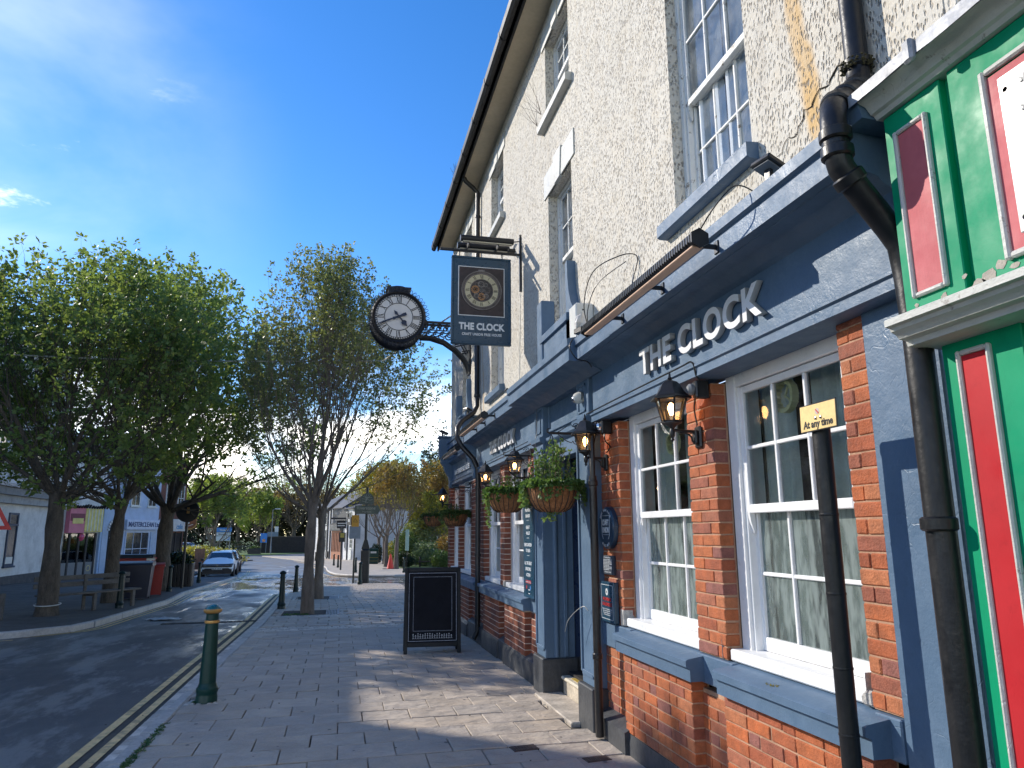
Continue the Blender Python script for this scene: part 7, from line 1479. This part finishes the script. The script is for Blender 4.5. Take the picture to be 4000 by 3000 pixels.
# G2: dark wall under the woods
t = empty('dark_boundary_wall', (-6, 128, -1.6), .05, 'long dark wall at the end of the street below the woods', 'wall'); MB().box(-7, 7.5, 0, .5, 0, 2.6).ob('wall', m_dark, t); MB().box(-7.1, 7.6, -.05, .55, 2.6, 2.7).ob('coping', M('brown_coping', (.1, .08, .06), .8), t)
# ================================================================ FAR STREET THINGS
def lamp_post(label, p, h, arm):
    t = empty('street_lamp', p, 0, label, 'street lamp', 'grey street lamps by the junction'); MB().tube([(0, 0, 0), (0, 0, 1.2), (0, 0, 1.25), (0, 0, h)], [.11, .11, .075, .055], 8).ob('column', m_gplast, t); MB().tube([(0, 0, h), (arm, 0, h + .08)], .045, 6).ob('arm', m_gplast, t); MB().box(arm - .1, arm + .75, -.12, .12, h + .02, h + .16, .04).ob('head', m_wplast, t); return t
lamp_post('tallest street lamp standing before the yellow green tree', (-20.6, 150, -1.6), 10.5, .9); lamp_post('shorter street lamp beside the small blue sign', (-10.6, 122, -1.58), 6.9, .4); lamp_post('most distant street lamp against the bare trees', (-3.4, 138, -1.6), 7.5, .4)
t = empty('give_way_sign', (-24, 148, -1.6), 0, 'faded inverted triangle give way sign on a post', 'road sign'); MB().tube([(0, 0, 0), (0, 0, 3.6)], .06, 8).ob('post', m_gplast, t)
MB().prism([(-.8, 4.3), (.8, 4.3), (0, 3.0)], 'y', -.1, -.07).ob('border', M('faded_brown_red', (.30, .12, .07), .5), t); MB().prism([(-.55, 4.15), (.55, 4.15), (0, 3.3)], 'y', -.12, -.10).ob('face', M('faded_cream', (.5, .45, .3), .5), t)
glyphs('GIVE', .26, .01, m_black, 'lettering', t, to_cam(-.33, -.12, 3.9), width=.66, each=False, off=.006); glyphs('WAY', .2, .01, m_black, 'lettering', t, to_cam(-.2, -.12, 3.65), width=.4, each=False, off=.006); MB().box(-.6, .6, -.1, -.07, 2.2, 2.9).ob('lower_plate', m_gplast, t)
t = empty('direction_sign', (-20.3, 140, -1.6), 0, 'stacked blue and white direction signs by the tall lamp', 'road sign'); m_bl = M('bright_blue_sign', (.03, .20, .60), .4)
for x in (-.6, .6): MB().tube([(x, 0, 0), (x, 0, 4.2)], .06, 8).ob('post', m_gplast, t)
MB().box(-1.3, 1.3, -.12, -.08, 3.5, 4.25, .02).ob('blue_board', m_bl, t); MB().box(-1.25, 1.15, -.12, -.08, 2.85, 3.42, .02).ob('white_board', M('pale_blue_board', (.45, .52, .62), .4), t); MB().box(-1.25, 1.15, -.12, -.08, 1.95, 2.78, .02).ob('parking_board', bpy.data.materials['pale_blue_board'], t); MB().box(.6, 1.0, -.13, -.12, 2.1, 2.6).ob('parking_panel', m_bl, t)
glyphs('Nuneaton', .4, .01, m_wplast, 'lettering', t, to_cam(-.7, -.13, 3.72), width=1.5, each=False, off=.006); glyphs('Museum', .3, .01, m_black, 'lettering', t, to_cam(-.9, -.13, 3.02), width=1.4, each=False, off=.006); glyphs('P', .42, .01, m_wplast, 'lettering', t, to_cam(.68, -.14, 2.2), each=False, off=.01)
t = empty('blue_event_sign', (-12.2, 127, -1.58), 0, 'small bright blue sign on two legs with an orange disc on the verge', 'sign')
for x in (-.4, .4): MB().tube([(x, 0, 0), (x, 0, 1.9)], .05, 6).ob('leg', m_gplast, t)
MB().box(-.55, .5, -.06, 0, 1.7, 3.2, .02).ob('board', m_bl, t); MB().lathe([(0, -.09), (.25, -.09), (.25, -.06), (0, -.06)], (0, 0, 2.05), 16, 'y').ob('orange_disc', M('orange_disc', (.6, .25, .1), .4), t)
t = empty('grey_sign_back', (-10.95, 129, -1.58), 0, 'grey back of a road sign next to the small blue sign', 'road sign'); MB().box(-.9, .8, -.05, 0, 1.9, 3.4, .02).ob('plate', M('blue_grey_sign_back', (.16, .22, .26), .5), t); MB().tube([(-.4, 0, 0), (-.4, 0, 2)], .05, 6).ob('leg', m_gplast, t); MB().tube([(.4, 0, 0), (.4, 0, 4.2)], .05, 6).ob('leg', m_gplast, t); MB().box(.2, .8, -.06, 0, 3.4, 4.3, .02).ob('small_plate', m_wplast, t)
t = empty('grass_planter', (-12.95, 121.3, -1.52), 0, 'dark square planter on the distant grass verge', 'planter'); MB().box(-.95, .95, -.5, .5, 0, .85, .04).ob('tub', m_black, t); shrubmass('foliage', t, (0, 0, .9), (.85, .45, .28), 500, .16, m_shrub, 3)
tree('small_willow_tree', 'big yellow green tree with many upright stems at the end of the street', (-19.2, 122, -1.58), 12.6, .30, 1.2, 7.2, 101, m_willow, m_bark, 30000, .30, 9, (5, 6, 4), upright=.7)
tree('small_willow_tree', 'paler second yellow green tree behind the first at the street end', (-13.6, 134, -1.6), 10.5, .25, 1.5, 4.6, 103, m_willow, m_bark, 14000, .26, 7, (5, 5, 4), upright=.7)
BTR = 'tall bare trees at the end of the street'
tb = tree('bare_tree', 'tall leafless brown tree above the bright willow at the street end', (-8.3, 140, -1.6), 15.5, .42, 4.0, 5.4, 111, m_autumn, m_bark2, 2500, .2, 7, (5, 6, 5), upright=.4, cat='tree', group=BTR)
for (x, y, s_, r_, lb) in ((-3.0, 146, .95, 1.1, 'tall leafless tree behind the distant small lamp'), (2.6, 150, .9, 2.2, 'tall leafless tree directly above the timbered house roofs'), (-13.6, 150, .95, 3.3, 'tall leafless tree behind the paler yellow green tree'), (-20, 156, 1.0, 4.4, 'leafless tree rising behind the big willow'), (8.5, 150, .95, 5.1, 'distant leafless tree hidden mostly by the white cottage')): inst(tb, None, (x, y, -1.6), (0, 0, r_), s_, label=lb)
wd = MB(); q = random.Random(5)
def clump(cx, cy, cz, rx, ry, rz, n, s_):
    for _ in range(n):
        u, v, w = q.gauss(0, 1), q.gauss(0, 1), q.gauss(0, 1); L_ = sqrt(u * u + v * v + w * w) + 1e-6; k = q.random() ** .25; p = Vector((cx + u / L_ * rx * k, cy + v / L_ * ry * k, cz + w / L_ * rz * k)); d = Vector((q.uniform(-1, 1), q.uniform(-1, 1), q.uniform(-1, 1))).normalized() * s_; e = d.cross(Vector((q.random(), q.random(), q.random() + .1))).normalized() * s_ * .45; wd.quad(p, p + d * .5 + e, p + d, p + d * .5 - e)
for i in range(30): clump(-56 + i * 3.2, 165 + q.uniform(-5, 8), 4.2 + q.uniform(-1, 1.8), 3.8, 3, 6.4, 1800, .62)
wd.ob('distant_woodland', mat_leaf('dim_woodland_leaves', (.045, .05, .025), (.075, .065, .035), .2, .3), smooth=False, kind='stuff', label='dim brown green woodland behind the street end', cat='woodland')
hb = MB(); wd = hb
for i in range(16): clump(-17 + i * .95, 131 + q.uniform(-.5, .5), -.6, .8, .7, .9, 260, .22)
hb.ob('verge_undergrowth', m_dkleaf, smooth=False, kind='stuff')
for k, (x0, x1, y) in enumerate(((-17, -7.5, 130),)):
    t = empty('park_railing', (x0, y, -1.6), 0, 'thin grey green railings along the distant verge', 'railing')
    mb = MB()
    for i in range(60): mb.box(i * .16, i * .16 + .03, 0, .03, 0, 1.25)
    mb.box(0, 9.6, 0, .04, 1.1, 1.15); mb.ob('bars', m_gplast, t, kind='stuff')
# ================================================================ CARS
def car(label, paint, detail=True):
    """hatchback seen from its nose; local -y is forward"""
    t = empty('parked_car', (0, 0, 0), 0, label, 'car', 'cars parked nose to tail in the bay'); W_ = .88
    st = [(-2.12, .30, .52, .58, .66, .30), (-2.05, .22, .66, .74, .84, .5), (-1.85, .20, .78, .84, .87, .62), (-1.35, .20, .90, .96, .88, .72), (-.95, .20, .93, 1.00, .88, .74), (-.35, .20, .95, 1.38, .88, .62), (.1, .2, .96, 1.47, .88, .62), (.9, .2, .97, 1.48, .88, .62), (1.5, .22, .98, 1.40, .87, .60), (1.95, .28, .95, 1.08, .84, .60), (2.12, .35, .80, .88, .76, .5)]
    bd = MB(); ring = []
    for (y, zb, zbelt, zt_, w, wt) in st: ring.append([(-w * .9, y, zb), (-w, y, zb + .18), (-w, y, zbelt - .12), (-w * .95, y, zbelt), (-wt, y, zt_ - .04), (-wt * .8, y, zt_), (wt * .8, y, zt_), (wt, y, zt_ - .04), (w * .95, y, zbelt), (w, y, zbelt - .12), (w, y, zb + .18), (w * .9, y, zb)])
    n = 12; vs = [p for r_ in ring for p in r_]; fs = []; gl = []
    for i in range(len(ring) - 1):
        for k in range(n):
            f = (i * n + k, i * n + (k + 1) % n, (i + 1) * n + (k + 1) % n, (i + 1) * n + k)
            if (k in (3, 7) and 4 <= i <= 7) or (k in (4, 5, 6) and i == 4) or (k in (4, 5, 6) and i == 8): gl.append(f)
            fs.append(f)
    fs += [tuple(range(n)), tuple((len(ring) - 1) * n + k for k in range(n))[::-1]]
    bd.add(vs, fs); o = fixn(bd.ob('body', paint, t, ang=50)); md = o.modifiers.new('s', 'SUBSURF'); md.levels = md.render_levels = 1
    def used(v, f):
        ix = sorted({i for g_ in f for i in g_}); mp = {a: b for b, a in enumerate(ix)}; return [v[i] for i in ix], [tuple(mp[i] for i in g_) for g_ in f]
    m_gl = M_CG; q = MB().add(*used([(p[0] * 1.012, p[1] - .012, p[2] + .008) for p in vs], [f for f in gl if f[0] // n == 4 and f[0] % n in (4, 5, 6)])); q.ob('windscreen', m_gl, t, False)
    q = MB().add(*used([(p[0] * 1.02, p[1], p[2] * 1.0 - .01) for p in vs], [f for f in gl if f[0] % n in (3, 7)])); q.ob('side_windows', m_gl, t, False)
    q = MB().add(*used([(p[0], p[1] + .02, p[2]) for p in vs], [f for f in gl if f[0] // n == 8 and f[0] % n in (4, 5, 6)])); q.ob('rear_window', m_gl, t, False)
    MB().box(-.82, .82, -2.16, -2.0, .60, .78, .03).ob('grille', m_black, t); MB().box(-.78, .78, -2.17, -2.02, .685, .705, .006).ob('grille_bar', m_chrome, t)
    MB().prism([(-.62, .54), (-.80, .46), (-.80, .24), (.80, .24), (.80, .46), (.62, .54)], 'y', -2.16, -1.95).ob('lower_intake', m_black, t)
    for s_ in (-1, 1):
        MB().prism([(s_ * .56, .66), (s_ * .86, .70), (s_ * .86, .82), (s_ * .60, .78)], 'y', -2.10, -1.85).ob('headlight', M_HL, t); MB().prism([(s_ * .60, .50), (s_ * .86, .54), (s_ * .86, .36)], 'y', -2.15, -1.9).ob('bumper_insert', paint, t); MB().lathe([(0, -.01), (.05, -.01), (.05, .01), (0, .01)], (s_ * .76, -2.15, .45), 10, 'y').ob('fog_light', m_black, t)
        MB().box(s_ * .90, s_ * 1.06, -.78, -.62, .93, 1.06, .03).ob('mirror', m_black, t); MB().tube([(s_ * .60, -.35, 1.47), (s_ * .60, 1.3, 1.50)], .018, 6).ob('roof_rail', m_black, t)
        for y in (-1.32, 1.28):
            w = MB().lathe([(.22, -.10), (.31, -.10), (.33, -.07), (.33, .07), (.31, .10), (.22, .10)], (s_ * .80, y, .33), 24, 'x').ob('wheel', m_black, t); r_ = MB().lathe([(0, s_ * .085), (.06, s_ * .09), (.215, s_ * .075), (.22, s_ * .09), (.22, 0), (0, 0)], (s_ * .80, y, .33), 16, 'x').ob('rim', m_gplast, w)
            MB().lathe([(.34, -.04), (.40, -.04), (.40, .04), (.34, .04), (.34, -.04)], (s_ * .87, y, .35), 24, 'x').ob('wheel_arch', m_black, t)
    MB().box(-.28, .28, -2.18, -2.15, .46, .59, .004).ob('number_plate', M_NP, t); glyphs('BL23 HCZ', .085, .002, m_black, 'lettering', t, to_cam(-.25, -2.181, .485), width=.50, off=.003, each=False)
    MB().lathe([(.055, -.01), (.068, -.01), (.068, .01), (.055, .01), (.055, -.01)], (0, -2.18, .70), 18, 'y').ob('badge', m_chrome, t)
    for (a, b) in (((-.035, .74), (0, .66)), ((.035, .74), (0, .66))): MB().tube([(a[0], -2.19, a[1]), (b[0], -2.19, b[1])], .006, 4).ob('badge_mark', m_chrome, t)
    for z in (.30,): MB().box(-.78, .78, -2.10, -2.0, .2, .27, .02).ob('lower_lip', m_gplast, t)
    return t
M_CG = M('car_glass', (.02, .03, .045), .05, .1, 3, spec=.9); M_HL = M('headlight_glass', (.25, .30, .36), .1, .2, 9, spec=.8); M_NP = M('number_plate_white', (.62, .62, .6), .4)
c0 = car('white hatchback with a black grille parked facing down the street', M('white_car_paint', (.78, .78, .77), .35, .02, 2, coat=.2)); c0.location = (-7.05, 48.2, Z(48) + RD); c0.rotation_euler = (0, 0, .06)
c1 = car('dark grey car parked close behind the white hatchback', M('dark_grey_car_paint', (.03, .035, .045), .22, .02, 2, coat=.6)); c1.location = (-7.55, 54.0, Z(54) + RD); c1.rotation_euler = (0, 0, .07)
c2 = car('silver car parked at the back of the row of three', M('silver_car_paint', (.36, .38, .42), .25, .02, 2, coat=.6)); c2.location = (-8.3, 59.6, Z(59.6) + RD); c2.rotation_euler = (0, 0, .09)
c3 = car('distant white car half hidden behind the hedge', M('distant_white_car_paint', (.6, .62, .66), .25, .02, 2, coat=.5)); c3.location = (-25.5, 137, -1.6); c3.rotation_euler = (0, 0, 1.2); c3.scale = (1.2, 1.2, 1.2); c3['group'] = 'distant cars'
# the scattered leaf and stone litter of the street
lt = MB()
for _ in range(260):
    x = RND.choice((RND.uniform(-1.4, 2.0), RND.uniform(-5.6, -5.0), RND.uniform(-2.0, -1.6))); y = 3 + 20 * RND.random() ** 1.4
    if x < -4: y += 13
    s_ = RND.uniform(.004, .016); z = Z(y) + .006 + (RD + .01 if x < -1.56 and x > -4.9 else 0); a = RND.random() * 6
    lt.quad((x, y, z), (x + s_ * cos(a), y + s_ * sin(a), z + .003), (x + s_ * (cos(a) - sin(a)), y + s_ * (sin(a) + cos(a)), z + .005), (x - s_ * sin(a), y + s_ * cos(a), z + .002))
gm = MB()
for _ in range(150):
    x = RND.uniform(-1.35, 2.0); y = 3.2 + 14 * RND.random() ** 1.3; s_ = RND.uniform(.008, .02); n_ = 7
    gm.quad(*[(x + s_ * RND.uniform(.7, 1.1) * cos(k * 6.283 / n_), y + s_ * RND.uniform(.7, 1.1) * sin(k * 6.283 / n_), Z(y) + .0035) for k in range(n_)])
gm.ob('chewing_gum_spots', M('trodden_grey_gum', (.16, .15, .14), .8, .1, 9), kind='stuff')
lt.ob('fallen_leaves', m_soil, kind='stuff')
